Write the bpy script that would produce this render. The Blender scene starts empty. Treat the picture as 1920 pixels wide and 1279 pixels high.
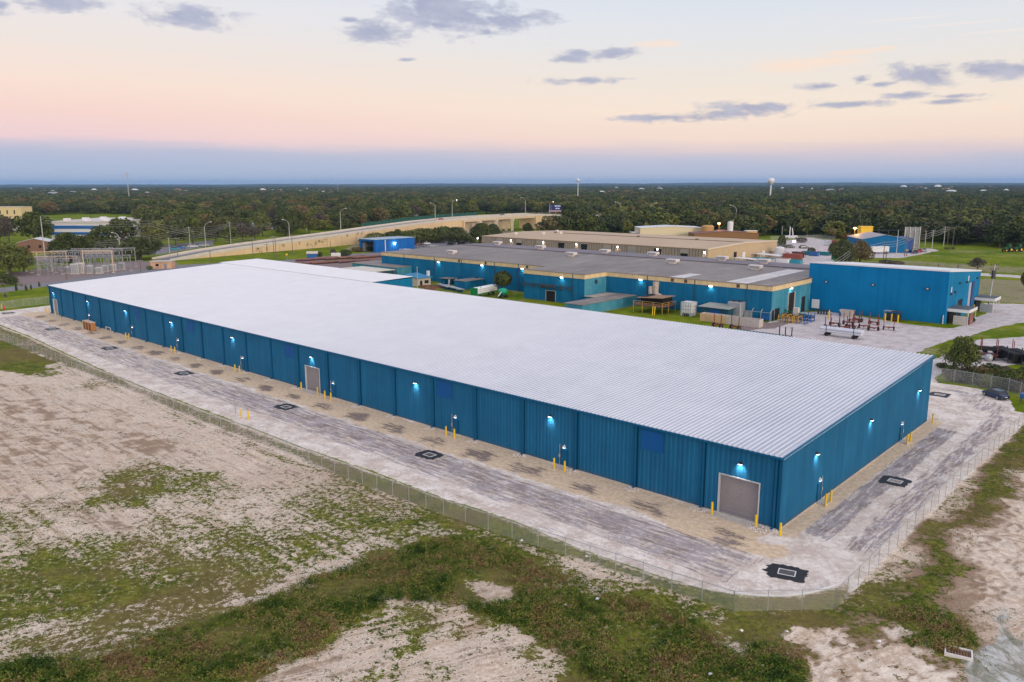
import bpy, math, random
import numpy as np
from mathutils import Matrix, Vector

# ------------------------------------------------------------------ camera
F, CX, CY, HC = 1493.0, 960.0, 639.5, 37.0            # focal length and centre in photograph pixels, camera height in metres
PITCH = math.atan((CY - 344.7) / F)
ROLL = math.radians(-0.12)
sc = bpy.context.scene
col = sc.collection
cam_d = bpy.data.cameras.new("camera")
cam = bpy.data.objects.new("camera", cam_d)
col.objects.link(cam)
cam_d.sensor_width = 36.0
cam_d.lens = F / 1920.0 * 36.0
cam_d.clip_start = 0.5
cam_d.clip_end = 60000.0
_cR, _sR, _cP, _sP = math.cos(ROLL), math.sin(ROLL), math.cos(PITCH), math.sin(PITCH)
_r = Vector((_cR, _sR * _sP, _sR * _cP)); _u = Vector((-_sR, _cR * _sP, _cR * _cP)); _f = Vector((0, _cP, -_sP))
cam.matrix_world = Matrix(((_r.x, _u.x, -_f.x, 0), (_r.y, _u.y, -_f.y, 0), (_r.z, _u.z, -_f.z, HC), (0, 0, 0, 1)))
sc.camera = cam
sc.view_settings.view_transform = 'Standard'
sc.view_settings.look = 'None'
sc.view_settings.exposure = 0.0
sc.view_settings.gamma = 1.0
sc.render.engine = 'CYCLES'
sc.cycles.max_bounces = 5
sc.cycles.diffuse_bounces = 3
sc.cycles.glossy_bounces = 2
sc.cycles.transparent_max_bounces = 12
sc.cycles.volume_bounces = 0
sc.cycles.use_denoising = True


def lin(r, g, b):
    def c(v):
        v = v / 255.0
        return v / 12.92 if v <= 0.04045 else ((v + 0.055) / 1.055) ** 2.4
    return (c(r), c(g), c(b), 1.0)


# ------------------------------------------------------------------ sky and sun
SUN_EL, SUN_AZ = math.radians(9.0), math.radians(150.0)   # low behind the camera, to its right
world = bpy.data.worlds.new("World")
sc.world = world
world.use_nodes = True
wt = world.node_tree
wt.nodes.clear()


class NT:
    """small helper to write node trees"""
    def __init__(s, tree): s.t = tree
    def n(s, typ, **kw):
        nd = s.t.nodes.new(typ)
        for k, v in kw.items():
            setattr(nd, k, v)
        return nd
    def link(s, a, b): s.t.links.new(a, b)
    def put(s, sock, v):
        if isinstance(v, (int, float, tuple, list)): sock.default_value = v
        else: s.link(v, sock)
    def m(s, op, a, b=0.0, c=None, clamp=False):
        nd = s.n('ShaderNodeMath', operation=op, use_clamp=clamp)
        s.put(nd.inputs[0], a); s.put(nd.inputs[1], b)
        if c is not None: s.put(nd.inputs[2], c)
        return nd.outputs[0]
    def mix(s, f, a, b):
        nd = s.n('ShaderNodeMix', data_type='RGBA')
        s.put(nd.inputs[0], f); s.put(nd.inputs[6], a); s.put(nd.inputs[7], b)
        return nd.outputs[2]
    def noise(s, vec, scale, detail=4, rough=0.55, dist=0.0, out=0):
        nd = s.n('ShaderNodeTexNoise')
        if vec is not None: s.link(vec, nd.inputs['Vector'])
        nd.inputs['Scale'].default_value = scale; nd.inputs['Detail'].default_value = detail
        nd.inputs['Roughness'].default_value = rough; nd.inputs['Distortion'].default_value = dist
        return nd.outputs[out]
    def mapping(s, vec, loc=(0, 0, 0), rot=(0, 0, 0), scale=(1, 1, 1)):
        nd = s.n('ShaderNodeMapping')
        s.link(vec, nd.inputs[0]); nd.inputs[1].default_value = loc; nd.inputs[2].default_value = rot; nd.inputs[3].default_value = scale
        return nd.outputs[0]
    def step(s, v, a, b, lo=0.0, hi=1.0):
        nd = s.n('ShaderNodeMapRange', interpolation_type='SMOOTHSTEP')
        s.put(nd.inputs[0], v); nd.inputs[1].default_value = a; nd.inputs[2].default_value = b
        nd.inputs[3].default_value = lo; nd.inputs[4].default_value = hi
        return nd.outputs[0]
    def ramp(s, v, stops):
        nd = s.n('ShaderNodeValToRGB')
        s.put(nd.inputs[0], v)
        el = nd.color_ramp.elements
        while len(el) > 1: el.remove(el[-1])
        el[0].position = stops[0][0]; el[0].color = stops[0][1]
        for p, c in stops[1:]:
            e = el.new(p); e.color = c
        return nd.outputs[0]


def px_dir(px, py):
    x, y = px - CX, CY - py
    xr = x * _cR - y * _sR; yr = x * _sR + y * _cR
    return np.array([xr, F * _cP + yr * _sP, -F * _sP + yr * _cP])


W_ = NT(wt)
tc = W_.n('ShaderNodeTexCoord')
sep = W_.n('ShaderNodeSeparateXYZ'); W_.link(tc.outputs['Generated'], sep.inputs[0])
elev = W_.m('ARCSINE', sep.outputs[2])
azim = W_.m('ARCTAN2', sep.outputs[0], sep.outputs[1])
cmb = W_.n('ShaderNodeCombineXYZ'); W_.link(azim, cmb.inputs[0]); W_.link(elev, cmb.inputs[1])
AE = cmb.outputs[0]
nwarp = W_.noise(W_.mapping(AE, scale=(5, 60, 1)), 1.0, 3)
zz = W_.m('ADD', elev, W_.m('MULTIPLY', W_.m('SUBTRACT', nwarp, 0.5), 0.018))
zz = W_.m('ADD', zz, W_.m('MULTIPLY', azim, 0.008))       # the grey band stands a little higher to the left
R2 = 1.0 / 0.6
left = W_.ramp(W_.m('MULTIPLY', zz, R2), [(p * R2, lin(*c)) for p, c in [
    (0.000, (178, 190, 213)), (0.020, (174, 186, 215)), (0.032, (180, 186, 213)), (0.041, (212, 197, 213)), (0.047, (238, 205, 210)),
    (0.072, (246, 209, 202)), (0.105, (248, 220, 206)), (0.145, (238, 224, 216)), (0.190, (232, 227, 229)), (0.24, (218, 224, 236)),
    (0.40, (190, 206, 236)), (0.60, (178, 198, 238))]])
right = W_.ramp(W_.m('MULTIPLY', zz, R2), [(p * R2, lin(*c)) for p, c in [
    (0.000, (186, 194, 215)), (0.022, (190, 194, 216)), (0.032, (204, 198, 213)), (0.040, (224, 205, 209)), (0.053, (246, 219, 205)),
    (0.085, (248, 228, 210)), (0.125, (238, 227, 217)), (0.165, (228, 227, 229)), (0.20, (221, 225, 233)), (0.25, (213, 221, 235)),
    (0.40, (190, 206, 236)), (0.60, (178, 198, 238))]])
skyc = W_.mix(W_.step(azim, -0.6, 0.35), left, right)
# bright afterglow on the far side of the sky, behind the camera
back = W_.m('MULTIPLY', W_.step(W_.m('ABSOLUTE', W_.m('SUBTRACT', azim, 2.55)), 0.2, 1.9, 1.0, 0.0), W_.step(elev, 0.0, 1.1, 1.0, 0.0))
back = W_.m('MULTIPLY', back, W_.step(W_.m('ABSOLUTE', azim), 0.9, 1.5))
skyc = W_.mix(back, skyc, (1.85, 1.50, 1.25, 1))
zen = W_.step(elev, 0.35, 1.0)
skyc = W_.mix(zen, skyc, (0.90, 0.91, 1.00, 1))
# clouds: soft cells at fixed bearings, each broken up by noise
cn1 = W_.noise(W_.mapping(AE, scale=(22, 60, 1)), 1.0, 6, 0.62, 0.4)
cn2 = W_.noise(W_.mapping(AE, loc=(3, 7, 0), scale=(70, 170, 1)), 1.0, 4, 0.6)
def cell(px, py, hw, hh):
    d = px_dir(px, py)
    a, e = math.atan2(d[0], d[1]), math.asin(d[2] / np.linalg.norm(d))
    w, h = hw / 1500.0, hh / 1500.0
    mp = W_.mapping(AE, loc=(-a / w, -e / h, 0), scale=(1 / w, 1 / h, 1))
    ln = W_.n('ShaderNodeVectorMath', operation='LENGTH'); W_.link(mp, ln.inputs[0])
    return ln.outputs['Value']
def cells(lst):
    cur = None
    for c in lst:
        v = cell(*c)
        cur = v if cur is None else W_.m('SMOOTH_MIN', cur, v, 0.25)
    return cur
dark = cells([(800, 10, 85, 40), (865, 30, 105, 30), (700, 60, 70, 23), (940, 38, 95, 20), (355, 30, 78, 20), (110, 2, 62, 18), (2, 12, 16, 12),
              (915, 61, 24, 8), (1152, 100, 48, 12), (1084, 151, 72, 8), (1228, 221, 75, 6), (1300, 220, 95, 9), (1420, 202, 90, 13), (1370, 212, 80, 8),
              (1737, 141, 60, 20), (1850, 129, 58, 14), (1912, 128, 34, 12), (1595, 196, 62, 6), (1700, 178, 34, 6), (1790, 180, 40, 5), (1780, 190, 42, 5),
              (1615, 150, 26, 9), (1545, 162, 34, 6), (1648, 158, 30, 6), (1090, 100, 34, 7), (762, 112, 16, 4), (655, 38, 22, 6), (1070, 110, 36, 9), (820, 46, 70, 12)])
dens = W_.m('SUBTRACT', W_.m('SUBTRACT', 1.0, dark), W_.m('MULTIPLY', W_.m('SUBTRACT', cn1, 0.5), -3.4))
dens = W_.m('ADD', dens, W_.m('MULTIPLY', W_.m('SUBTRACT', cn2, 0.5), 1.1))
dm = W_.step(dens, -0.25, 0.85)
cshade = W_.mix(W_.step(cn1, 0.35, 0.75), lin(150, 155, 186), lin(184, 184, 204))
skyc = W_.mix(W_.m('MULTIPLY', dm, 0.88), skyc, cshade)
peach = cells([(1480, 124, 80, 17), (1550, 116, 80, 11), (1600, 98, 80, 7), (1660, 90, 22, 4), (1880, 201, 22, 7), (1230, 82, 60, 8)])
pd = W_.m('ADD', W_.m('SUBTRACT', 1.0, peach), W_.m('MULTIPLY', W_.m('SUBTRACT', cn1, 0.5), 1.2))
skyc = W_.mix(W_.m('MULTIPLY', W_.step(pd, -0.1, 0.9), 0.75), skyc, lin(253, 224, 203))
trail = cells([(1700, 35, 90, 2.5), (1800, 44, 90, 2.5), (1880, 58, 70, 2.5)])
skyc = W_.mix(W_.m('MULTIPLY', W_.step(trail, 1.1, 0.2), 0.4), skyc, lin(250, 232, 222))
skyc = W_.mix(W_.step(elev, -0.02, -0.001, 1.0, 0.0), skyc, lin(110, 120, 120))
nish = W_.n('ShaderNodeTexSky', sky_type='NISHITA', sun_disc=False, sun_elevation=SUN_EL, sun_rotation=SUN_AZ)
bg1 = W_.n('ShaderNodeBackground'); W_.link(skyc, bg1.inputs[0]); bg1.inputs[1].default_value = 0.99
bg2 = W_.n('ShaderNodeBackground'); W_.link(nish.outputs[0], bg2.inputs[0]); bg2.inputs[1].default_value = 0.012
ad = W_.n('ShaderNodeAddShader'); W_.link(bg1.outputs[0], ad.inputs[0]); W_.link(bg2.outputs[0], ad.inputs[1])
wo = W_.n('ShaderNodeOutputWorld'); W_.link(ad.outputs[0], wo.inputs[0])

sun_d = bpy.data.lights.new("sun", 'SUN')
sun_d.energy = 1.25
sun_d.angle = math.radians(14.0)
sun_d.color = (1.0, 0.86, 0.72)
sun = bpy.data.objects.new("sun", sun_d)
col.objects.link(sun)
_sd = Vector((math.sin(SUN_AZ) * math.cos(SUN_EL), math.cos(SUN_AZ) * math.cos(SUN_EL), math.sin(SUN_EL)))
sun.rotation_euler = _sd.to_track_quat('Z', 'Y').to_euler()
# ------------------------------------------------------------------ helpers
def G(px, py, z=0.0):
    """ground point (height z) seen at a photograph pixel: used to survey where things stand"""
    d = px_dir(px, py); t = (z - HC) / d[2]
    return np.array([d[0] * t, d[1] * t, z])

A0 = np.array([28.89459694, 80.94705003])
UU = np.array([-0.73799768, 0.67480324]); VV = np.array([0.67480324, 0.73799768])
ROT = math.atan2(VV[1], VV[0])

def WP(s, t, z=0.0):
    p = A0 + UU * s + VV * t
    return (p[0], p[1], z)
def ST(px, py, z=0.0):
    g = G(px, py, z)[:2] - A0
    return float(g @ UU), float(g @ VV)
def hit_t(px, py, t):
    """point on the wall plane t=const: (s, z)"""
    d = px_dir(px, py); O = A0 + VV * t; k = (O @ VV) / (d[:2] @ VV); p = d * k
    return float((p[:2] - A0) @ UU), float(p[2] + HC)
def hit_s(px, py, s):
    d = px_dir(px, py); O = A0 + UU * s; k = (O @ UU) / (d[:2] @ UU); p = d * k
    return float((p[:2] - A0) @ VV), float(p[2] + HC)


class MB:
    """collects shapes and links them as ONE mesh object"""
    def __init__(s, off=(0, 0, 0)):
        s.v = []; s.f = []; s.mi = []; s.off = off; s.k = 0
    def add(s, vs, fs):
        b = len(s.v); s.v += [tuple(p) for p in vs]
        s.f += [tuple(b + i for i in f) for f in fs]; s.mi += [s.k] * len(fs)
        return s
    def bx(s, x0, x1, y0, y1, z0, z1):
        return s.add([(x0, y0, z0), (x1, y0, z0), (x1, y1, z0), (x0, y1, z0), (x0, y0, z1), (x1, y0, z1), (x1, y1, z1), (x0, y1, z1)],
                     [(0, 3, 2, 1), (4, 5, 6, 7), (0, 1, 5, 4), (1, 2, 6, 5), (2, 3, 7, 6), (3, 0, 4, 7)])
    def bev(s, x0, x1, y0, y1, z0, z1, b):
        """box with chamfered vertical edges and top"""
        def ring(i, z): return [(x0 + i, y0, z), (x1 - i, y0, z), (x1, y0 + i, z), (x1, y1 - i, z), (x1 - i, y1, z), (x0 + i, y1, z), (x0, y1 - i, z), (x0, y0 + i, z)]
        def shr(r, d): return [(min(max(x, x0 + d), x1 - d), min(max(y, y0 + d), y1 - d), z) for x, y, z in r]
        vs = ring(b, z0) + ring(b, z1 - b) + [(x, y, z1) for x, y, z in shr(ring(b, z1), b)]
        fs = [tuple(range(7, -1, -1)), tuple(range(16, 24))]
        for k in (0, 8):
            for i in range(8): j = (i + 1) % 8; fs.append((k + i, k + j, k + 8 + j, k + 8 + i))
        return s.add(vs, fs)
    def cyl(s, p0, p1, r0, r1=None, n=10, caps=True):
        r1 = r0 if r1 is None else r1
        a, b = Vector(p0), Vector(p1); d = (b - a).normalized()
        e = d.orthogonal().normalized(); g = d.cross(e)
        vs = []
        for c, r in ((a, r0), (b, r1)):
            for i in range(n):
                w = 2 * math.pi * i / n; vs.append(tuple(c + e * (r * math.cos(w)) + g * (r * math.sin(w))))
        fs = [(i, (i + 1) % n, n + (i + 1) % n, n + i) for i in range(n)]
        if caps: fs += [tuple(range(n - 1, -1, -1)), tuple(range(n, 2 * n))]
        return s.add(vs, fs)
    def bar(s, p0, p1, w, h=None):
        h = w if h is None else h
        a, b = Vector(p0), Vector(p1); d = (b - a).normalized()
        e = d.cross(Vector((0, 0, 1)))
        e = Vector((1, 0, 0)) if e.length < 1e-4 else e.normalized()
        g = e.cross(d)
        vs = []
        for c in (a, b):
            for x, y in ((-1, -1), (1, -1), (1, 1), (-1, 1)): vs.append(tuple(c + e * (x * w / 2) + g * (y * h / 2)))
        return s.add(vs, [(0, 3, 2, 1), (4, 5, 6, 7), (0, 1, 5, 4), (1, 2, 6, 5), (2, 3, 7, 6), (3, 0, 4, 7)])
    def path(s, pts, w):
        for a, b in zip(pts, pts[1:]): s.bar(a, b, w)
        return s
    def lathe(s, prof, c=(0, 0, 0), n=20):
        vs = [(c[0] + r * math.cos(2 * math.pi * i / n), c[1] + r * math.sin(2 * math.pi * i / n), c[2] + z) for r, z in prof for i in range(n)]
        fs = [(k * n + i, k * n + (i + 1) % n, (k + 1) * n + (i + 1) % n, (k + 1) * n + i) for k in range(len(prof) - 1) for i in range(n)]
        fs += [tuple(range(n - 1, -1, -1)), tuple(range((len(prof) - 1) * n, len(prof) * n))]
        return s.add(vs, fs)
    def slab(s, poly, z0, z1):
        """polygon (x, y) extruded from z0 to z1; z may be callables"""
        g0 = z0 if callable(z0) else (lambda x, y: z0); g1 = z1 if callable(z1) else (lambda x, y: z1)
        n = len(poly)
        vs = [(x, y, g0(x, y)) for x, y in poly] + [(x, y, g1(x, y)) for x, y in poly]
        return s.add(vs, [tuple(range(n - 1, -1, -1)), tuple(range(n, 2 * n))] + [(i, (i + 1) % n, n + (i + 1) % n, n + i) for i in range(n)])
    def ribs(s, a, b, z0, z1, pitch, depth, openings=(), lo=0.12, top=0.35):
        """vertical ribbed sheet from plan point a to b (outward = right of a->b); z1 may be callable of distance"""
        a, b = np.array(a, float), np.array(b, float); L = float(np.hypot(*(b - a))); d = (b - a) / L; o = np.array([d[1], -d[0]])
        zt = z1 if callable(z1) else (lambda x: z1)
        n = max(1, int(round(L / pitch))); p = L / n
        xs = []
        for i in range(n):
            xs += [(i * p, 0), ((i + 0.5 - top / 2 - lo) * p, 0), ((i + 0.5 - top / 2) * p, depth), ((i + 0.5 + top / 2) * p, depth), ((i + 0.5 + top / 2 + lo) * p, 0)]
        xs.append((L, 0))
        vs = []; fs = []
        def zb(m):
            for (q0, q1, qz) in openings:
                if q0 < m < q1: return qz
            return z0
        for (x0, d0), (x1, d1) in zip(xs, xs[1:]):
            z = zb((x0 + x1) / 2); k = len(vs)
            P0, P1 = a + d * x0 + o * d0, a + d * x1 + o * d1
            vs += [(P0[0], P0[1], z), (P1[0], P1[1], z), (P1[0], P1[1], zt(x1)), (P0[0], P0[1], zt(x0))]
            fs.append((k, k + 1, k + 2, k + 3))
        return s.add(vs, fs)
    def build(s, name, mats, parent=None, smooth=False, uv=None):
        me = bpy.data.meshes.new(name)
        ox, oy, oz = s.off
        me.from_pydata([(x - ox, y - oy, z - oz) for x, y, z in s.v], [], s.f)
        mats = mats if isinstance(mats, (list, tuple)) else [mats]
        for m in mats: me.materials.append(m)
        if len(mats) > 1: me.polygons.foreach_set('material_index', s.mi)
        if smooth: me.polygons.foreach_set('use_smooth', [True] * len(s.f))
        o = bpy.data.objects.new(name, me); col.objects.link(o)
        if parent is not None: o.parent = parent
        return o


def tag(o, label=None, cat=None, group=None, kind=None):
    if label: o['label'] = label
    if cat: o['category'] = cat
    if group: o['group'] = group
    if kind: o['kind'] = kind
    return o

def thing(name, loc, rot=0.0, label=None, cat=None, group=None):
    o = bpy.data.objects.new(name, None); o.empty_display_size = 0.2
    o.location = loc; o.rotation_euler = (0, 0, rot); col.objects.link(o)
    return tag(o, label, cat, group)

def kids(o):
    return [c for c in bpy.data.objects if c.parent is o]

def copy_tree(o, parent=None, depth=0, kc={}):
    c = o.copy(); col.objects.link(c)
    if parent is not None: c.parent = parent
    if o.name not in kc: kc[o.name] = kids(o)
    for ch in kc[o.name]: copy_tree(ch, c, depth + 1)
    return c

def place(proto, used, loc, rot=None, label=None, group=None, scale=None):
    """first use moves the prototype itself, later uses copy it with its parts"""
    o = proto if not used else copy_tree(proto)
    used.append(1)
    o.location = loc
    if rot is not None: o.rotation_euler = (0, 0, rot)
    if scale is not None: o.scale = scale if isinstance(scale, tuple) else (scale,) * 3
    if label: o['label'] = label
    if group: o['group'] = group
    return o


# ------------------------------------------------------------------ materials
def new_mat(name):
    m = bpy.data.materials.new(name); m.use_nodes = True; m.node_tree.nodes.clear()
    t = NT(m.node_tree)
    b = t.n('ShaderNodeBsdfPrincipled'); o = t.n('ShaderNodeOutputMaterial'); t.link(b.outputs[0], o.inputs[0])
    return m, t, b, o

MC = {}
ORD = ['first', 'second', 'third', 'fourth', 'fifth', 'sixth', 'seventh', 'eighth', 'ninth', 'tenth', 'eleventh', 'twelfth', 'thirteenth', 'fourteenth', 'fifteenth', 'sixteenth', 'seventeenth', 'eighteenth', 'nineteenth', 'twentieth']
def ordw(i):
    return ORD[i] if i < 20 else ('twenty-' + ORD[i - 20] if i < 29 else 'thirtieth' if i == 29 else 'thirty-' + ORD[i - 30] if i < 39 else 'fortieth' if i == 39 else 'forty-' + ORD[i - 40] if i < 49 else 'fiftieth' if i == 49 else 'fifty-' + ORD[i - 50] if i < 59 else 'sixtieth' if i == 59 else 'sixty-' + ORD[i - 60] if i < 69 else 'seventieth')
def pm(name, c, rough=0.7, var=0.18, scale=1.5, metal=0.0, spec=0.35, stain=None, amt=0.35, bump=0.0, vert=1.0):
    """painted / mineral surface: base colour, low-frequency variation, optional streaky stain colour"""
    if name in MC: return MC[name]
    m, t, b, o = new_mat(name)
    g = t.n('ShaderNodeTexCoord').outputs['Object']
    n1 = t.noise(g, scale, 5, 0.6)
    n2 = t.noise(t.mapping(g, scale=(1, 1, vert)), scale * 6, 3, 0.6)
    f = t.m('ADD', t.m('MULTIPLY', n1, 0.6), t.m('MULTIPLY', n2, 0.4))
    f = t.step(f, 0.3, 0.7)
    lo = tuple(x * (1 - var) for x in c[:3]) + (1,); hi = tuple(min(1, x * (1 + var)) for x in c[:3]) + (1,)
    cc = t.mix(f, lo, hi)
    if stain:
        n3 = t.noise(t.mapping(g, loc=(5, 3, 1), scale=(1, 1, vert * 0.3)), scale * 1.7, 6, 0.65)
        cc = t.mix(t.m('MULTIPLY', t.step(n3, 0.48, 0.72), amt), cc, stain if len(stain) == 4 else stain + (1,))
    t.link(cc, b.inputs['Base Color'])
    b.inputs['Roughness'].default_value = rough; b.inputs['Metallic'].default_value = metal
    b.inputs['Specular IOR Level'].default_value = spec
    if bump:
        bp = t.n('ShaderNodeBump'); bp.inputs['Strength'].default_value = 1.0; bp.inputs['Distance'].default_value = bump
        t.link(n2, bp.inputs['Height']); t.link(bp.outputs[0], b.inputs['Normal'])
    MC[name] = m
    return m

def emit(name, c, strength):
    if name in MC: return MC[name]
    m, t, b, o = new_mat(name)
    b.inputs['Base Color'].default_value = (0.8, 0.8, 0.8, 1)
    b.inputs['Emission Color'].default_value = c; b.inputs['Emission Strength'].default_value = strength
    MC[name] = m
    return m

def glass_dark(name='dark_glass', c=(0.02, 0.025, 0.03, 1)):
    if name in MC: return MC[name]
    m, t, b, o = new_mat(name)
    b.inputs['Base Color'].default_value = c; b.inputs['Roughness'].default_value = 0.08; b.inputs['Specular IOR Level'].default_value = 0.6
    MC[name] = m
    return m

def foliage(name, c0, c1, c2, dry=None):
    """leaves: colour drifts from leaf clump to leaf clump and from tree to tree"""
    if name in MC: return MC[name]
    m, t, b, o = new_mat(name)
    g = t.n('ShaderNodeTexCoord').outputs['Object']; oi = t.n('ShaderNodeObjectInfo')
    n = t.noise(g, 0.55, 4, 0.65); n2 = t.noise(g, 3.0, 2, 0.5)
    f = t.step(t.m('ADD', t.m('MULTIPLY', n, 0.6), t.m('MULTIPLY', n2, 0.4)), 0.34, 0.66)
    cc = t.mix(f, c0, c1)
    cc = t.mix(t.m('MULTIPLY', t.step(oi.outputs['Random'], 0.25, 1.0), 0.6), cc, c2)
    if dry:
        cc = t.mix(t.m('MULTIPLY', t.step(t.m('FRACT', t.m('MULTIPLY', oi.outputs['Random'], 7.31)), 0.80, 0.98), 0.7), cc, dry)
    t.link(cc, b.inputs['Base Color']); b.inputs['Roughness'].default_value = 0.75; b.inputs['Specular IOR Level'].default_value = 0.15
    MC[name] = m
    return m

def corrugated(name, c, c2, rough=0.45, dirt=(0.10, 0.09, 0.08, 1), dirt_amt=0.18, streak=1.0):
    """sheet-metal wall paint: soft vertical weathering streaks and dust near the foot"""
    if name in MC: return MC[name]
    m, t, b, o = new_mat(name)
    g = t.n('ShaderNodeTexCoord').outputs['Object']
    st = t.noise(t.mapping(g, scale=(1.2, 1.2, 0.07)), 1.0, 6, 0.65)
    bl = t.noise(g, 0.16, 4, 0.6)
    cc = t.mix(t.step(t.m('ADD', t.m('MULTIPLY', st, 0.5 * streak), t.m('MULTIPLY', bl, 1 - 0.5 * streak)), 0.35, 0.65), c, c2)
    sp = t.n('ShaderNodeSeparateXYZ'); t.link(g, sp.inputs[0])
    wn = t.n('ShaderNodeTexWhiteNoise', noise_dimensions='1D'); t.link(t.m('FLOOR', t.m('DIVIDE', t.m('ADD', sp.outputs[0], sp.outputs[1]), 0.915)), wn.inputs['W'])
    cc = t.mix(t.m('MULTIPLY', wn.outputs['Value'], 0.20), cc, tuple(q * .55 for q in c[:3]) + (1,))
    foot = t.m('MULTIPLY', t.step(sp.outputs[2], 0.0, 0.7, 1.0, 0.0), t.noise(g, 2.0, 4))
    st2 = t.noise(t.mapping(g, loc=(9, 2, 0), scale=(2.5, 2.5, 0.05)), 1.0, 4, 0.7)
    dd = t.m('MAXIMUM', t.m('MULTIPLY', foot, 0.8), t.m('MULTIPLY', t.step(st2, 0.55, 0.8), dirt_amt), clamp=True)
    cc = t.mix(dd, cc, dirt)
    t.link(cc, b.inputs['Base Color']); b.inputs['Roughness'].default_value = rough; b.inputs['Specular IOR Level'].default_value = 0.07
    MC[name] = m
    return m

M_blue = corrugated('blue_sheet_metal', (0.014, 0.112, 0.235, 1), (0.018, 0.146, 0.29, 1), 0.5)
M_blue_trim = pm('blue_trim_metal', (0.004, 0.10, 0.22, 1), 0.5, 0.1, 0.3, spec=0.15)
M_blue_patch = pm('bright_blue_sheet', (0.006, 0.088, 0.29, 1), 0.5, 0.06, 0.4, spec=0.15)
M_white_roof = None
M_old_blue = corrugated('old_blue_paint', (0.006, 0.135, 0.29, 1), (0.014, 0.180, 0.34, 1), 0.6, (0.10, 0.17, 0.17, 1), 0.5, 0.7)
M_old_blue_light = corrugated('faded_blue_paint', (0.030, 0.22, 0.33, 1), (0.10, 0.31, 0.39, 1), 0.65, (0.20, 0.22, 0.18, 1), 0.5, 0.7)
M_box_blue = corrugated('saturated_blue_paint', (0.003, 0.170, 0.40, 1), (0.005, 0.20, 0.44, 1), 0.5, (0.02, 0.14, 0.3, 1), 0.15, 0.5)
M_beige = pm('cream_fascia_paint', (0.72, 0.55, 0.30, 1), 0.6, 0.12, 0.5, stain=(0.32, 0.22, 0.12), amt=0.3, vert=0.3)
M_dark = pm('dark_metal', (0.035, 0.037, 0.045, 1), 0.5, 0.2, 2.0)
M_black = pm('black_opening', (0.012, 0.012, 0.014, 1), 0.8, 0.3, 1.0)
M_white = pm('white_painted_metal', (0.72, 0.72, 0.73, 1), 0.5, 0.08, 1.0, stain=(0.4, 0.36, 0.32), amt=0.2)
M_galv = pm('galvanised_steel', (0.42, 0.44, 0.46, 1), 0.45, 0.12, 4.0, metal=0.35)
M_grey = pm('grey_painted_metal', (0.30, 0.31, 0.34, 1), 0.55, 0.1, 1.0)
M_door = pm('grey_roller_door_paint', (0.235, 0.215, 0.225, 1), 0.5, 0.06, 0.8)
M_yellow = pm('yellow_safety_paint', (0.80, 0.52, 0.008, 1), 0.5, 0.08, 2.0, stain=(0.35, 0.22, 0.05), amt=0.25)
M_conc = pm('concrete', (0.52, 0.47, 0.43, 1), 0.85, 0.12, 1.5, stain=(0.28, 0.25, 0.22), amt=0.35, bump=0.01)
M_rust = pm('rusty_steel', (0.24, 0.11, 0.06, 1), 0.8, 0.35, 1.2, stain=(0.42, 0.30, 0.22), amt=0.5)
M_red = pm('red_oxide_paint', (0.22, 0.045, 0.032, 1), 0.6, 0.3, 2.0, stain=(0.14, 0.05, 0.04), amt=0.5)
M_tyre = pm('black_rubber', (0.018, 0.018, 0.02, 1), 0.85, 0.2, 4.0)
M_wood = pm('weathered_timber_pole', (0.17, 0.13, 0.10, 1), 0.9, 0.25, 1.0, vert=0.1)
M_paleconc = pm('pale_concrete_pole', (0.48, 0.47, 0.46, 1), 0.8, 0.1, 0.8)
M_wire = pm('overhead_cable', (0.35, 0.34, 0.34, 1), 0.5, 0.1, 1.0)
M_lit = emit('lit_lamp_lens', (1.0, 0.93, 0.86, 1), 14.0)
M_litw = emit('lit_cool_lens', (0.86, 0.93, 1.0, 1), 9.0)
M_sod = emit('lit_sodium_lens', (1.0, 0.42, 0.06, 1), 30.0)
M_green = pm('green_machine_paint', (0.008, 0.20, 0.06, 1), 0.45, 0.12, 1.0)
M_bark = pm('tree_bark', (0.10, 0.075, 0.06, 1), 0.9, 0.3, 2.0, bump=0.02)
M_palebark = pm('pale_tree_bark', (0.28, 0.22, 0.18, 1), 0.9, 0.25, 2.0)
M_glass = glass_dark()

# white standing-seam roof: faint lap lines across the slope, stains; pans toned darker so the seams read as lit
def _roof():
    m, t, b, o = new_mat('white_standing_seam_roof')
    g = t.n('ShaderNodeTexCoord').outputs['Object']; sp = t.n('ShaderNodeSeparateXYZ'); t.link(g, sp.inputs[0])
    n1 = t.noise(g, 0.05, 4, 0.6); n2 = t.noise(t.mapping(g, scale=(0.05, 0.9, 1)), 1.0, 6, 0.7)
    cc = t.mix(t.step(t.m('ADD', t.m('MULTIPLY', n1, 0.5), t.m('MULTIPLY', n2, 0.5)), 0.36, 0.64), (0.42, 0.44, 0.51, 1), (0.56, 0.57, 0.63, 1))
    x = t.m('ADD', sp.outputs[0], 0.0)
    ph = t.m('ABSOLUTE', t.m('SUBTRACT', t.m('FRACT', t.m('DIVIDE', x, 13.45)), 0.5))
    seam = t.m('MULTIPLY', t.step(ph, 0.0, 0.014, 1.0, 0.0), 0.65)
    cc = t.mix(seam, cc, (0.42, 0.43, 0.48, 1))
    t.link(cc, b.inputs['Base Color']); b.inputs['Roughness'].default_value = 0.38; b.inputs['Specular IOR Level'].default_value = 0.45
    return m
M_white_roof = _roof()

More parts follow.
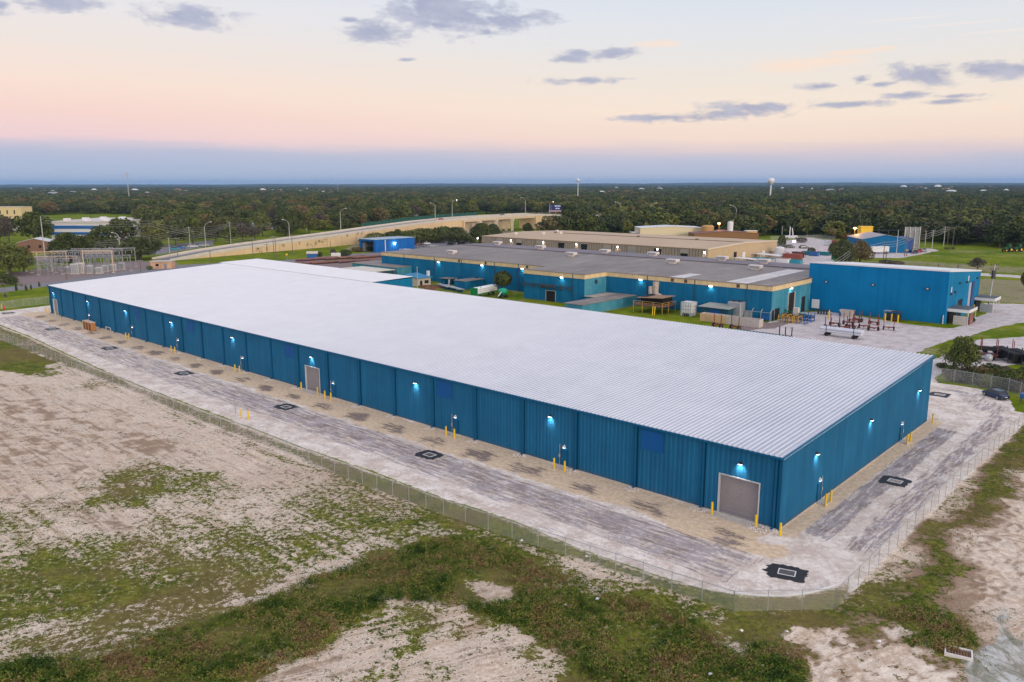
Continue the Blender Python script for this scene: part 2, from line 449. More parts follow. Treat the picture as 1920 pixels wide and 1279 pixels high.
def _old_roof(name, c0, c1, c2, amt, lines):
    m, t, b, o = new_mat(name)
    g = t.n('ShaderNodeTexCoord').outputs['Object']; sp = t.n('ShaderNodeSeparateXYZ'); t.link(g, sp.inputs[0])
    n1 = t.noise(t.mapping(g, scale=(0.5, 1, 1)), 0.06, 6, 0.7); n2 = t.noise(t.mapping(g, scale=(0.12, 1.4, 1)), 1.2, 5, 0.7)
    cc = t.mix(t.step(t.m('ADD', t.m('MULTIPLY', n1, 0.5), t.m('MULTIPLY', n2, 0.5)), 0.35, 0.66), c0, c1)
    n3 = t.noise(t.mapping(g, loc=(4, 4, 0), scale=(0.25, 1.0, 1)), 0.18, 6, 0.7)
    cc = t.mix(t.m('MULTIPLY', t.step(n3, 0.55, 0.75), amt), cc, c2)
    ph = t.m('ABSOLUTE', t.m('SUBTRACT', t.m('FRACT', t.m('DIVIDE', sp.outputs[1], lines)), 0.5))
    cc = t.mix(t.m('MULTIPLY', t.step(ph, 0.0, 0.09, 1.0, 0.0), 0.35), cc, tuple(x * 0.55 for x in c0[:3]) + (1,))
    t.link(cc, b.inputs['Base Color']); b.inputs['Roughness'].default_value = 0.7
    return m
M_oldroof = _old_roof('weathered_grey_roof', (0.165, 0.138, 0.128, 1), (0.29, 0.25, 0.225, 1), (0.52, 0.45, 0.39, 1), 0.6, 1.2)
M_darkroof = _old_roof('dark_grey_roof', (0.15, 0.125, 0.145, 1), (0.21, 0.18, 0.20, 1), (0.34, 0.29, 0.30, 1), 0.4, 1.2)
M_tanroof = _old_roof('tan_coated_roof', (0.47, 0.33, 0.21, 1), (0.57, 0.41, 0.27, 1), (0.30, 0.22, 0.18, 1), 0.35, 3.0)

# chain-link: real diamond wires cut out of the panel by its own UVs in metres
def _link():
    m, t, b, o = new_mat('chain_link_wire')
    uv = t.n('ShaderNodeUVMap'); sp = t.n('ShaderNodeSeparateXYZ'); t.link(uv.outputs[0], sp.inputs[0])
    def w(op):
        q = t.m(op, sp.outputs[0], sp.outputs[1])
        return t.m('ABSOLUTE', t.m('SUBTRACT', t.m('FRACT', t.m('MULTIPLY', q, 13.0)), 0.5))
    k = t.m('MAXIMUM', t.m('GREATER_THAN', w('ADD'), 0.443), t.m('GREATER_THAN', w('SUBTRACT'), 0.443))
    b.inputs['Base Color'].default_value = (0.56, 0.56, 0.56, 1); b.inputs['Roughness'].default_value = 0.5; b.inputs['Metallic'].default_value = 0.2
    tr = t.n('ShaderNodeBsdfTransparent'); mx = t.n('ShaderNodeMixShader')
    t.link(k, mx.inputs[0]); t.link(tr.outputs[0], mx.inputs[1]); t.link(b.outputs[0], mx.inputs[2]); t.link(mx.outputs[0], o.inputs[0])
    return m
M_link = _link()
# ------------------------------------------------------------------ ground: one sheet to the horizon, its surfaces mapped by survey outlines
def poly(pts, st=False):
    if st: return np.array([WP(s, t)[:2] for s, t in pts])
    return np.array([G(x, y)[:2] for x, y in pts])

def sdist(P, X, Y):
    """signed distance (positive inside) of points to polygon P"""
    d2 = np.full(X.shape, 1e18); ins = np.zeros(X.shape, bool); n = len(P)
    for i in range(n):
        x0, y0 = P[i]; x1, y1 = P[(i + 1) % n]
        ex, ey = x1 - x0, y1 - y0
        k = np.clip(((X - x0) * ex + (Y - y0) * ey) / (ex * ex + ey * ey + 1e-12), 0, 1)
        d2 = np.minimum(d2, (X - x0 - k * ex) ** 2 + (Y - y0 - k * ey) ** 2)
        c = ((y0 > Y) != (y1 > Y)) & (X < (x1 - x0) * (Y - y0) / (y1 - y0 + 1e-12) + x0)
        ins ^= c
    return np.where(ins, 1, -1) * np.sqrt(d2)

def axis(lo, hi, segs):
    """segs: (from, to, step) fine zones; geometric growth outside"""
    a = []
    for f, t, s in segs: a += list(np.arange(f, t, s))
    a.append(segs[-1][1]); out = list(a); st = segs[-1][2]; x = a[-1]
    while x < hi: st *= 1.22; x += st; out.append(x)
    st = segs[0][2]; x = a[0]; pre = []
    while x > lo: st *= 1.22; x -= st; pre.append(x)
    return np.array(pre[::-1] + out)

gx = axis(-16000, 16000, [(-330, -140, 1.4), (-140, 130, 0.55), (130, 330, 1.4)])
gy = axis(-400, 24000, [(20, 175, 0.5), (175, 330, 0.9), (330, 640, 2.2)])
X, Y = np.meshgrid(gx, gy)
nx, ny = len(gx), len(gy)
XF, YF = X.ravel(), Y.ravel()
SF = (XF - A0[0]) * UU[0] + (YF - A0[1]) * UU[1]; TF = (XF - A0[0]) * VV[0] + (YF - A0[1]) * VV[1]
NV = len(XF)
ch = {k: np.zeros(NV, np.float32) for k in ('lawn', 'field', 'green', 'brown', 'drive', 'apron', 'mill', 'none', 'gravel', 'asphalt', 'yard', 'mud')}
ch['lawn'][:] = 1.0

def wob(x, y):
    return (1.7 * np.sin(x * .31 + 1.3 * np.sin(y * .23)) + .9 * np.sin(x * .83 - y * .67 + 2) + .5 * np.sin(x * 1.9 + y * 1.3),
            1.5 * np.sin(y * .37 + 1.1 * np.sin(x * .27 + 1)) + .8 * np.sin(y * .91 + x * .53) + .5 * np.sin(y * 2.1 - x * 1.1))
def paint(k, P, val=1.0, soft=1.0, mode='mix', warp=0.0):
    lo, hi = P.min(0) - 3 * soft, P.max(0) + 3 * soft
    idx = np.nonzero((XF > lo[0]) & (XF < hi[0]) & (YF > lo[1]) & (YF < hi[1]))[0]
    if len(idx) == 0: return
    wx, wy = wob(XF[idx], YF[idx]) if warp else (0, 0)
    w = np.clip(0.5 + sdist(P, XF[idx] + warp * wx, YF[idx] + warp * wy) / (2 * soft), 0, 1)
    w = w * w * (3 - 2 * w)
    a = ch[k]
    if mode == 'add': a[idx] += w * val
    elif mode == 'max': a[idx] = np.maximum(a[idx], w * val)
    else: a[idx] = a[idx] * (1 - w) + val * w

def blob(k, s, t, rs, rt, val, mode='add'):
    idx = np.nonzero((np.abs(SF - s) < rs * 1.8) & (np.abs(TF - t) < rt * 1.8))[0]
    d = (np.abs((SF[idx] - s + .5 * np.sin(TF[idx] * 2.1)) / rs) ** 3 + np.abs((TF[idx] - t + .35 * np.sin(SF[idx] * 1.7 + s)) / rt) ** 3) ** (1 / 3)
    w = np.clip(1.5 - d, 0, 1)
    if mode == 'add': ch[k][idx] += w * val
    else: ch[k][idx] = np.maximum(ch[k][idx], w * val)

FENCE = [(-90, 598), (0, 638), (62, 660), (125, 687), (200, 716), (262, 741), (355, 784), (480, 828), (580, 869), (707, 920), (832, 966), (960, 1010), (1060, 1042), (1154, 1073), (1259, 1109), (1375, 1147), (1566, 1143), (1647, 1060), (1715, 992), (1785, 918), (1852, 858), (1925, 790)]
P_field = poly(FENCE[:-1] + [(1925, 790), (1990, 735), (2300, 700), (2900, 900), (2900, 2400), (-1200, 2400), (-1200, 900), (-700, 560)])
paint('field', P_field, 1.0, 0.5); paint('lawn', P_field, 0.0, 0.5)
P_drive = poly([(-200, 596), (0, 609), (60, 632), (110, 656), (180, 688), (260, 722), (420, 782), (560, 836), (700, 884), (820, 930), (960, 975), (1090, 1030), (1250, 1085), (1330, 1106), (1400, 1117),
                (1500, 1117), (1566, 1103), (1660, 1028), (1760, 935), (1845, 850), (1898, 792), (1903, 770), (1895, 752), (1870, 738), (1830, 728), (1760, 718), (1700, 640), (980, 590), (300, 560), (92, 573), (0, 584), (-200, 592)])
paint('drive', P_drive, 1.0, 0.7)
for t0, t1, v in ((-15.0, -6.8, 0.55), (-17.5, -15.2, 0.36)):
    paint('mill', poly([(-2, t0), (225, t0), (225, t1), (-2, t1)], True), v, 1.2, 'max')
paint('mill', poly([(3, -12.5), (100, -12.5), (100, -8), (3, -8)], True), 0.10, 1.2, 'add')
paint('apron', poly([(-0.5, -6.6), (228, -6.6), (228, 0.5), (-0.5, 0.5)], True), 1.0, 1.4, warp=.35)
paint('apron', poly([(-4.5, -3), (-3, -7), (2, -8.6), (9, -8.4), (14, -6), (0, -4)], True), 0.8, 1.5, 'max', .4)
paint('apron', poly([(-2.1, -1), (0.5, -1), (0.5, 55.5), (-2.1, 55.5)], True), 1.0, 0.25)
paint('mill', poly([(-5.2, 1.0), (-2.0, 1.0), (-2.0, 52), (-5.2, 52)], True), 0.66, 0.5, 'max')
paint('mill', poly([(-10.0, 0), (-6.3, 0), (-6.3, 66), (-10.0, 66)], True), 0.60, 1.3, 'max')
paint('mill', poly([(-8, 66), (-4, 66), (2, 76), (-3, 80)], True), 0.50, 1.0, 'max')
rg = random.Random(4)
for k in range(24):
    s0 = 9.25 * k + 4.6
    if k == 0: s0 = 3.5
    blob('mill', s0 + rg.uniform(-0.4, 0.4), -4.4 + rg.uniform(-0.2, 0.2), rg.uniform(2.4, 3.4), rg.uniform(1.4, 2.1), (0.70 if k < 14 else 0.68) * rg.uniform(0.86, 1.08), 'max')
for s0, t0, r1, r2, v in ((31, -16, 3, 1.2, .42), (20, -14, 6, 1.2, .45), (2.5, -6.4, 2.2, 1.0, .62), (56, -11, 2.5, 1.0, .2), (75, -8.5, 5, 1.2, .6), (103, -8.4, 4, 1.0, .55), (146, -13, 8, 1.5, .5), (-6, 70, 3, 5, .55), (2, 78, 4, 1.3, .6)):
    blob('mill', s0, t0, r1, r2, v, 'max')
# mown strip between drive and fence, slightly dry
P_strip = poly(FENCE[:-4] + [(1660, 1030), (1560, 1105), (1500, 1119), (1400, 1119), (1250, 1087), (1090, 1032), (960, 977), (820, 932), (700, 886), (560, 838), (420, 784), (260, 724), (180, 690), (110, 658), (60, 634), (0, 611), (-90, 590)])
paint('lawn', P_strip, 0.0, 0.6); paint('green', P_strip, 0.60, 1.0, 'mix')
P_st2 = poly([(600, 880), (707, 917), (832, 963), (960, 1007), (1154, 1070), (1375, 1144), (1560, 1140), (1590, 1112), (1560, 1105), (1500, 1121), (1400, 1121), (1250, 1089), (1090, 1034), (960, 980), (820, 936), (700, 892)])
paint('green', P_st2, 0.80, 1.0, 'mix'); paint('brown', P_st2, 0.70, 1.0, 'mix')
P_st3 = poly([(1590, 1122), (1647, 1062), (1715, 994), (1785, 920), (1852, 860), (1925, 792), (1925, 775), (1898, 770), (1870, 800), (1800, 860), (1650, 1010), (1580, 1080)])
paint('lawn', P_st3, 0.0, 0.3); paint('drive', P_st3, 0.62, 0.3); paint('brown', P_strip, 0.62, 1.5, 'mix')
paint('brown', poly([(200, 712), (420, 800), (700, 905), (960, 1000), (960, 985), (820, 940), (560, 845), (420, 790), (180, 692)]), 0.62, 1.5, 'max')
# the rough field outside the fence
paint('green', P_field, 0.46, 0.5); paint('brown', P_field, 0.43, 0.5, 'max')
def fld(k, pts, v, soft=2.0): paint(k, poly(pts), v, soft * 1.7, 'add', 1.0)
fld('green', [(-300, 640), (0, 655), (125, 700), (200, 730), (380, 800), (500, 850), (420, 890), (250, 880), (120, 930), (-300, 980)], -0.17, 3)
fld('brown', [(-300, 690), (0, 700), (250, 790), (470, 860), (400, 900), (200, 880), (-300, 960)], 0.03, 3)
fld('green', [(-120, 632), (0, 642), (62, 664), (100, 682), (70, 700), (0, 692), (-120, 690)], 0.85, 1.2)
fld('green', [(60, 690), (120, 688), (130, 700), (90, 705)], 0.3, 1.0)
fld('green', [(270, 860), (420, 880), (450, 905), (330, 935), (230, 950), (120, 945), (200, 900)], 0.20, 1.5)
fld('green', [(-200, 980), (120, 955), (180, 970), (60, 1000), (-200, 1020)], 0.10, 1.5)
fld('green', [(-300, 1030), (300, 990), (560, 980), (640, 1040), (300, 1180), (-300, 1240)], 0.10, 3)
fld('green', [(-200, 1060), (140, 1040), (330, 1070), (440, 1110), (250, 1170), (-200, 1230)], 0.16, 2)
fld('green', [(400, 1010), (560, 1000), (640, 1020), (560, 1060), (440, 1060)], 0.10, 2)
fld('green', [(560, 930), (700, 950), (870, 1000), (740, 1015), (600, 985), (500, 950)], 0.10, 1.5)
fld('green', [(40, 960), (180, 945), (300, 940), (260, 985), (90, 1010)], -0.10, 1.5)
fld('green', [(350, 870), (500, 860), (560, 900), (420, 900)], -0.16, 1.5)
fld('green', [(380, 1110), (560, 1055), (700, 1030), (640, 1060), (540, 1095), (240, 1175)], -0.12, 1.0)
BELT = [(-60, 1262), (150, 1222), (300, 1185), (430, 1155), (510, 1122), (560, 1092), (640, 1066), (700, 1046), (780, 1022), (870, 1003), (960, 1030), (1010, 1062), (1090, 1090), (1160, 1118), (1230, 1140), (1300, 1160), (1352, 1200), (1392, 1245), (1385, 1320),
        (1150, 1320), (1090, 1248), (1020, 1205), (960, 1170), (880, 1142), (800, 1128), (740, 1122), (690, 1142), (640, 1185), (610, 1225), (480, 1262), (300, 1330), (-120, 1360)]
BELT2 = [(1392, 1240), (1420, 1195), (1480, 1190), (1515, 1240), (1500, 1320), (1400, 1320)]
BELT3 = [(1640, 1150), (1720, 1140), (1800, 1165), (1835, 1205), (1780, 1225), (1700, 1205)]
BELT4 = [(1690, 1120), (1700, 1060), (1770, 975), (1840, 890), (1925, 800), (1975, 800), (1905, 900), (1850, 980), (1800, 1080), (1780, 1150), (1730, 1150)]
for b, v in ((BELT, 0.36), (BELT2, 0.40), (BELT3, 0.45), (BELT4, 0.30)): fld('green', b, v, 0.9)
fld('brown', BELT, 0.12, 1.0); fld('brown', BELT4, 0.50, 2.2)
fld('brown', [(1380, 1150), (1566, 1147), (1660, 1060), (1760, 960), (1850, 870), (1900, 880), (1760, 1080), (1720, 1150), (1640, 1190), (1400, 1190)], 0.22, 1.5)
fld('green', [(1380, 1148), (1566, 1146), (1640, 1090), (1700, 1100), (1650, 1165), (1560, 1190), (1400, 1190)], 0.22, 1.2)
fld('green', [(870, 1088), (960, 1092), (975, 1125), (900, 1132), (850, 1112)], -0.8, 0.8)
fld('green', [(490, 1232), (640, 1200), (700, 1150), (760, 1135), (900, 1150), (1060, 1235), (1150, 1320), (460, 1320)], -0.09, 1.0)
fld('brown', [(490, 1232), (640, 1200), (700, 1150), (760, 1135), (900, 1150), (1060, 1235), (1150, 1320), (460, 1320)], 0.02, 1.0)
fld('green', [(560, 930), (700, 900), (900, 980), (860, 1010), (700, 1045), (560, 1000)], 0.10, 2)
fld('brown', [(600, 870), (760, 930), (900, 985), (860, 1005), (600, 940), (430, 900)], 0.10, 2)
fld('green', [(690, 1165), (760, 1150), (770, 1200), (710, 1215)], 0.3, 1)
fld('green', [(860, 1130), (980, 1150), (960, 1200), (880, 1190)], 0.14, 1)
fld('green', [(720, 985), (780, 972), (800, 985), (740, 1000)], 0.2, 1)
fld('green', [(640, 1290), (700, 1190), (780, 1190), (860, 1320)], 0.12, 1.5)
fld('green', [(1500, 1150), (1650, 1150), (1700, 1220), (1640, 1300), (1520, 1300)], 0.0, 1.5)
fld('brown', [(1570, 1140), (1700, 1130), (1830, 1060), (1920, 1120), (2000, 1320), (1500, 1320)], 0.16, 2)
fld('green', [(1800, 1000), (1870, 940), (1960, 900), (1960, 1130), (1880, 1150), (1815, 1130)], -0.40, 1.5)
fld('brown', [(1800, 1000), (1870, 940), (1960, 900), (1960, 1130), (1880, 1150), (1815, 1130)], -0.16, 1.5)
fld('green', [(1640, 1040), (1760, 940), (1850, 870), (1900, 860), (1800, 960), (1720, 1050)], -0.04, 1.5)
fld('green', [(1380, 1150), (1566, 1147), (1640, 1100), (1650, 1130), (1560, 1180), (1400, 1180)], 0.12, 1.5)
fld('green', [(870, 985), (960, 1016), (1154, 1080), (1370, 1152), (1350, 1185), (1230, 1130), (1090, 1085), (960, 1030)], 0.22, 1.0)
fld('brown', [(870, 985), (960, 1016), (1154, 1080), (1370, 1152), (1350, 1185), (1230, 1130), (1090, 1085), (960, 1030)], 0.15, 1.0)
fld('brown', [(1430, 1178), (1590, 1160), (1660, 1225), (1600, 1300), (1520, 1300), (1500, 1235)], 0.16, 1.5)

for k_ in range(5):     # wheel ruts in the sand at the right edge and bottom right
    x0 = 1826 + k_ * 30
    fld('brown', [(x0 - 8, 1130), (x0 + 4, 1130), (x0 + 76, 900), (x0 + 68, 900)], 0.42 if k_ % 2 else .30, 0.22)
    fld('green', [(x0 - 6, 1130), (x0 + 3, 1130), (x0 + 74, 905), (x0 + 66, 905)], 0.18, 0.22)
for k_ in range(8):
    x0 = 1505 + k_ * 26
    fld('green', [(x0, 1190), (x0 + 11, 1188), (x0 + 66, 1310), (x0 + 48, 1310)], -0.5, 0.22)
    fld('brown', [(x0, 1190), (x0 + 11, 1188), (x0 + 66, 1310), (x0 + 48, 1310)], -0.5, 0.22)
for k_ in range(9):
    y0 = 690 + k_ * 22
    fld('brown', [(-80, y0 + 4), (-80, y0 + 11), (330 - k_ * 12, y0 + 128 + k_ * 4), (330 - k_ * 12, y0 + 119 + k_ * 4)], 0.22 if k_ % 3 else .12, 0.5)
OTH = {}   # 'other' channel codes: 0.25 gravel, 0.5 asphalt, 0.75 yard stone, 1.0 wet pale mud
def oth(pts, v, st=False, soft=0.5):
    P = poly(pts, st)
    for k, q in (('gravel', .25), ('asphalt', .5), ('yard', .75), ('mud', 1.0)): paint(k, P, 1.0 if abs(v - q) < .01 else 0.0, 1.6 if v > .9 else 0.8, 'mix', .25 if v != .5 else 0.0)
G_GRAV = [(-60, 528), (0, 516), (40, 509), (130, 497), (250, 489), (330, 492), (345, 505), (250, 519), (160, 529), (60, 534), (20, 534)]
oth(G_GRAV, 0.25)
oth([(-60, 553), (0, 549), (60, 541), (110, 534), (180, 523), (330, 505), (450, 503), (560, 495), (540, 490), (440, 492), (330, 497), (230, 509), (110, 527), (0, 540), (-60, 545)], 0.5)
oth([(-60, 502), (60, 493), (200, 483), (300, 477), (400, 460), (400, 450), (290, 462), (170, 474), (0, 484), (-60, 488)], 0.5)
oth([(60, 487), (190, 478), (300, 470), (250, 462), (170, 466)], 0.5)
oth([(430, 499), (540, 495), (640, 486), (800, 470), (770, 458), (690, 456), (760, 468), (640, 478), (530, 488)], 0.5)
oth([(560, 500), (690, 484), (800, 470), (800, 500), (720, 520), (560, 505)], 0.25)
oth([(740, 470), (760, 452), (890, 446), (900, 462), (880, 480), (760, 478)], 0.5)
YARD = [(1330, 640), (1400, 622), (1440, 606), (1500, 585), (1560, 585), (1690, 606), (1775, 616), (1800, 610), (1836, 592), (1856, 585), (1862, 577), (1845, 568), (1990, 573), (1990, 598), (1905, 606), (1845, 622), (1800, 633), (1745, 650), (1700, 665), (1560, 690), (1330, 690)]
oth(YARD, 0.75)
oth([(1838, 636), (1905, 632), (1990, 622), (1990, 690), (1905, 682), (1830, 694), (1770, 700), (1755, 712), (1730, 700), (1760, 665), (1820, 650)], 0.75)
oth([(1380, 505), (1440, 470), (1450, 455), (1520, 445), (1560, 452), (1565, 470), (1560, 500), (1600, 520), (1480, 520)], 0.75)
oth([(1605, 480), (1640, 470), (1745, 466), (1760, 470), (1690, 484), (1640, 484)], 0.75)
oth([(1540, 497), (1840, 512), (1990, 521), (1990, 526), (1840, 517), (1540, 501)], 0.75)
oth([(1395, 700), (930, 590), (1010, 590), (1180, 600), (1290, 615), (1420, 640), (1500, 660)], 0.0)
oth([(880, 560), (950, 562), (1000, 575), (900, 580)], 0.25)
oth([(1400, 600), (1445, 606), (1500, 600), (1450, 616), (1380, 622)], 0.25)
oth([(1795, 1232), (1850, 1208), (1880, 1205), (1885, 1170), (1905, 1150), (1915, 1195), (1990, 1205), (1990, 1330), (1850, 1330), (1800, 1262)], 1.0)
for P_, v in (([(700, 475), (820, 440), (1060, 470), (1100, 520), (900, 600), (760, 560)], 0.35), ([(950, 560), (1420, 600), (1420, 650), (950, 620)], 0.20),
              ([(1500, 505), (1990, 530), (1990, 572), (1840, 566), (1740, 545), (1540, 515)], 0.62), ([(1560, 492), (1700, 488), (1990, 505), (1990, 516), (1560, 500)], 0.55), ([(1765, 700), (1850, 694), (1990, 690), (1990, 760), (1915, 738), (1760, 712)], 0.50), ([(1600, 470), (1780, 466), (1990, 480), (1990, 488), (1700, 486)], 0.30), ([(1770, 466), (1990, 472), (1990, 480), (1780, 476)], 0.4),
              ([(1740, 640), (1840, 618), (1990, 604), (1990, 615), (1850, 640)], 0.35), ([(1560, 668), (1700, 655), (1760, 650), (1800, 640), (1740, 690), (1600, 700)], 0.4), ([(640, 470), (700, 440), (880, 420), (1000, 440), (820, 455)], 0.75)):
    paint('brown', poly(P_), v, 2.0, 'max')

def make_ground():
    me = bpy.data.meshes.new('ground')
    co = np.empty((NV, 3), np.float32); co[:, 0] = XF; co[:, 1] = YF
    fade = np.clip(ch['field'], 0, 1)
    rough = 0.05 * np.sin(XF * 1.3 + 2 * np.sin(YF * 0.7)) * np.sin(YF * 1.1 + np.sin(XF * 0.5))
    co[:, 2] = fade * rough * (np.abs(XF) < 200) * (YF < 260) - 0.05 * fade
    me.vertices.add(NV); me.vertices.foreach_set('co', co.ravel())
    i = np.arange(NV).reshape(ny, nx)
    q = np.stack([i[:-1, :-1], i[:-1, 1:], i[1:, 1:], i[1:, :-1]], -1).reshape(-1, 4)
    nf = len(q)
    me.loops.add(nf * 4); me.loops.foreach_set('vertex_index', q.ravel().astype(np.int32))
    me.polygons.add(nf); me.polygons.foreach_set('loop_start', np.arange(0, nf * 4, 4, dtype=np.int32)); me.polygons.foreach_set('loop_total', np.full(nf, 4, np.int32))
    me.update(calc_edges=True)
    for nm, ks in (('zone_a', ('lawn', 'field', 'green', 'brown')), ('zone_b', ('drive', 'apron', 'mill', 'none')), ('zone_c', ('gravel', 'asphalt', 'yard', 'mud'))):
        at = me.color_attributes.new(nm, 'FLOAT_COLOR', 'POINT')
        at.data.foreach_set('color', np.stack([ch[k] for k in ks], -1).astype(np.float32).ravel())
    me.polygons.foreach_set('use_smooth', np.ones(nf, bool))
    o = bpy.data.objects.new('ground', me); col.objects.link(o); tag(o, kind='structure')
    return o
ground = make_ground()

def ground_mat():
    m, t, b, o = new_mat('ground_surface')
    def at(n):
        a = t.n('ShaderNodeAttribute', attribute_name=n, attribute_type='GEOMETRY'); s = t.n('ShaderNodeSeparateColor'); t.link(a.outputs['Color'], s.inputs[0])
        return s.outputs[0], s.outputs[1], s.outputs[2], a.outputs['Alpha']
    lawn, field, green, brown = at('zone_a'); drive, apron, mill, _n = at('zone_b'); gravel, asphalt, yard, mud_ = at('zone_c')
    g = t.n('ShaderNodeTexCoord').outputs['Object']
    gst = t.n('ShaderNodeVectorRotate', rotation_type='Z_AXIS'); t.link(g, gst.inputs['Vector']); gst.inputs['Angle'].default_value = -ROT; gst = gst.outputs[0]
    # noises
    nA = t.noise(g, 0.055, 5, 0.6)          # 20 m
    nB = t.noise(g, 0.35, 6, 0.62)          # 3 m
    nC = t.noise(g, 1.7, 5, 0.65)           # 0.6 m
    nD = t.noise(g, 7.0, 3, 0.6)            # 0.15 m
    stS = t.noise(t.mapping(gst, scale=(2.2, 0.22, 1)), 1.0, 7, 0.68, 0.5)     # streaks along the long side
    stT = t.noise(t.mapping(gst, loc=(7, 1, 0), scale=(0.3, 2.2, 1)), 1.0, 7, 0.66, 0.5)     # streaks along the short side
    sp = t.n('ShaderNodeSeparateXYZ'); t.link(g, sp.inputs[0])
    sx = t.m('ADD', t.m('MULTIPLY', t.m('SUBTRACT', sp.outputs[0], float(A0[0])), float(UU[0])), t.m('MULTIPLY', t.m('SUBTRACT', sp.outputs[1], float(A0[1])), float(UU[1])))
    side = t.step(sx, -2.5, 1.0)
    stk = t.mix(side, stT, stS)
    # sand of the rough field
    gn = t.n('ShaderNodeVectorRotate', rotation_type='Z_AXIS'); t.link(g, gn.inputs['Vector']); gn.inputs['Angle'].default_value = -math.radians(25)
    trk = t.noise(t.mapping(gn.outputs[0], scale=(0.06, 0.75, 1)), 1.0, 6, 0.66, 0.6)
    trk2 = t.noise(t.mapping(gst, loc=(3, 3, 0), scale=(1.0, 0.06, 1)), 1.0, 7, 0.70, 0.4)
    trk = t.mix(t.step(sp.outputs[1], 62.0, 78.0), trk, trk2)
    sand = t.mix(t.step(t.m('ADD', t.m('MULTIPLY', nC, .45), t.m('MULTIPLY', trk, .55)), 0.38, 0.62), (0.47, 0.335, 0.235, 1), (0.90, 0.77, 0.635, 1))
    sand = t.mix(t.m('MULTIPLY', t.step(nB, 0.42, 0.68), 0.5), sand, (0.90, 0.80, 0.70, 1))
    sand = t.mix(t.m('MULTIPLY', t.step(nD, 0.52, 0.70), 0.35), sand, (0.26, 0.18, 0.14, 1))
    sum_b = t.m('ADD', t.m('MULTIPLY', nB, 0.18), t.m('ADD', t.m('MULTIPLY', nC, 0.22), t.m('ADD', t.m('MULTIPLY', nD, 0.14), t.m('MULTIPLY', trk, 0.46))))
    bth = t.m('ADD', t.m('MULTIPLY', t.m('SUBTRACT', sum_b, 0.5), 2.8), t.m('SUBTRACT', brown, 0.5))
    browns = t.mix(t.step(nD, 0.35, 0.65), (0.105, 0.053, 0.026, 1), (0.32, 0.185, 0.10, 1))
    c = t.mix(t.m('MULTIPLY', t.step(bth, -0.10, 0.20), 0.80), sand, browns)
    sum_g = t.m('ADD', t.m('MULTIPLY', nA, 0.20), t.m('ADD', t.m('MULTIPLY', nB, 0.20), t.m('ADD', t.m('MULTIPLY', nC, 0.38), t.m('MULTIPLY', nD, 0.22))))
    gth = t.m('ADD', t.m('MULTIPLY', t.m('SUBTRACT', t.m('ADD', t.m('MULTIPLY', sum_g, .82), t.m('MULTIPLY', trk, -.18)), 0.32), 4.2), t.m('SUBTRACT', green, 0.5))
    gcol = t.mix(t.step(nB, 0.35, 0.65), (0.075, 0.110, 0.010, 1), (0.20, 0.205, 0.028, 1))
    gcol = t.mix(t.m('MULTIPLY', t.step(t.m('ADD', t.m('MULTIPLY', nC, .6), t.m('MULTIPLY', nD, .4)), 0.46, 0.60), 0.75), gcol, (0.022, 0.036, 0.007, 1))
    gcol = t.mix(t.m('MULTIPLY', t.step(t.noise(g, 2.6, 4, .6), .52, .66), .7), gcol, (0.25, 0.185, 0.09, 1))
    gcol = t.mix(t.m('MULTIPLY', t.step(t.m('ADD', nA, t.m('MULTIPLY', nC, 0.3)), 0.62, 0.76), 0.6), gcol, (0.19, 0.13, 0.06, 1))
    c = t.mix(t.step(gth, -0.06, 0.12), c, gcol)
    # mown / wild grass outside the field
    lg = t.mix(t.step(t.m('ADD', t.m('MULTIPLY', nA, 0.6), t.m('MULTIPLY', nB, 0.4)), 0.38, 0.62), (0.095, 0.155, 0.004, 1), (0.235, 0.26, 0.014, 1))
    lg = t.mix(t.m('MULTIPLY', t.step(nC, 0.4, 0.7), 0.4), lg, (0.05, 0.080, 0.005, 1))
    dryc = t.mix(t.step(nC, 0.3, 0.7), (0.19, 0.165, 0.085, 1), (0.37, 0.315, 0.22, 1))
    dth = t.m('ADD', t.m('MULTIPLY', t.m('SUBTRACT', t.m('ADD', t.m('ADD', t.m('MULTIPLY', nB, 0.5), t.m('MULTIPLY', nA, 0.3)), t.m('MULTIPLY', nC, 0.2)), 0.5), 2.2), t.m('SUBTRACT', brown, 0.45))
    lg = t.mix(t.m('MULTIPLY', t.step(dth, -0.15, 0.22), 0.9), lg, dryc)
    c = t.mix(t.step(t.m('ADD', lawn, t.m('MULTIPLY', t.m('SUBTRACT', nC, 0.5), 0.5)), 0.45, 0.55), c, lg)
    # crushed lime-rock drive with milled-asphalt patches showing through
    lime = t.mix(t.step(t.m('ADD', t.m('MULTIPLY', nB, .55), t.m('MULTIPLY', nC, .45)), 0.38, 0.62), (0.58, 0.47, 0.40, 1), (0.90, 0.81, 0.735, 1))
    lime = t.mix(t.m('MULTIPLY', t.step(nD, 0.50, 0.70), 0.35), lime, (0.34, 0.28, 0.26, 1))
    lime = t.mix(t.m('MULTIPLY', t.step(nA, 0.5, 0.66), 0.4), lime, (0.62, 0.50, 0.43, 1))
    dmask = t.step(t.m('ADD', drive, t.m('MULTIPLY', t.m('SUBTRACT', t.m('ADD', t.m('MULTIPLY', nC, 0.6), t.m('MULTIPLY', nB, 0.6)), 0.6), 1.3)), 0.40, 0.62)
    c = t.mix(dmask, c, lime)
    apc = t.mix(t.step(nC, 0.3, 0.7), (0.60, 0.435, 0.285, 1), (0.80, 0.635, 0.465, 1))
    apc = t.mix(t.m('MULTIPLY', t.step(nD, 0.5, 0.75), 0.35), apc, (0.36, 0.27, 0.20, 1))
    c = t.mix(t.step(t.m('ADD', apron, t.m('MULTIPLY', t.m('SUBTRACT', nB, 0.5), 0.8)), 0.40, 0.62), c, apc)
    mil = t.mix(t.step(nB, 0.3, 0.7), (0.17, 0.14, 0.145, 1), (0.37, 0.32, 0.34, 1))
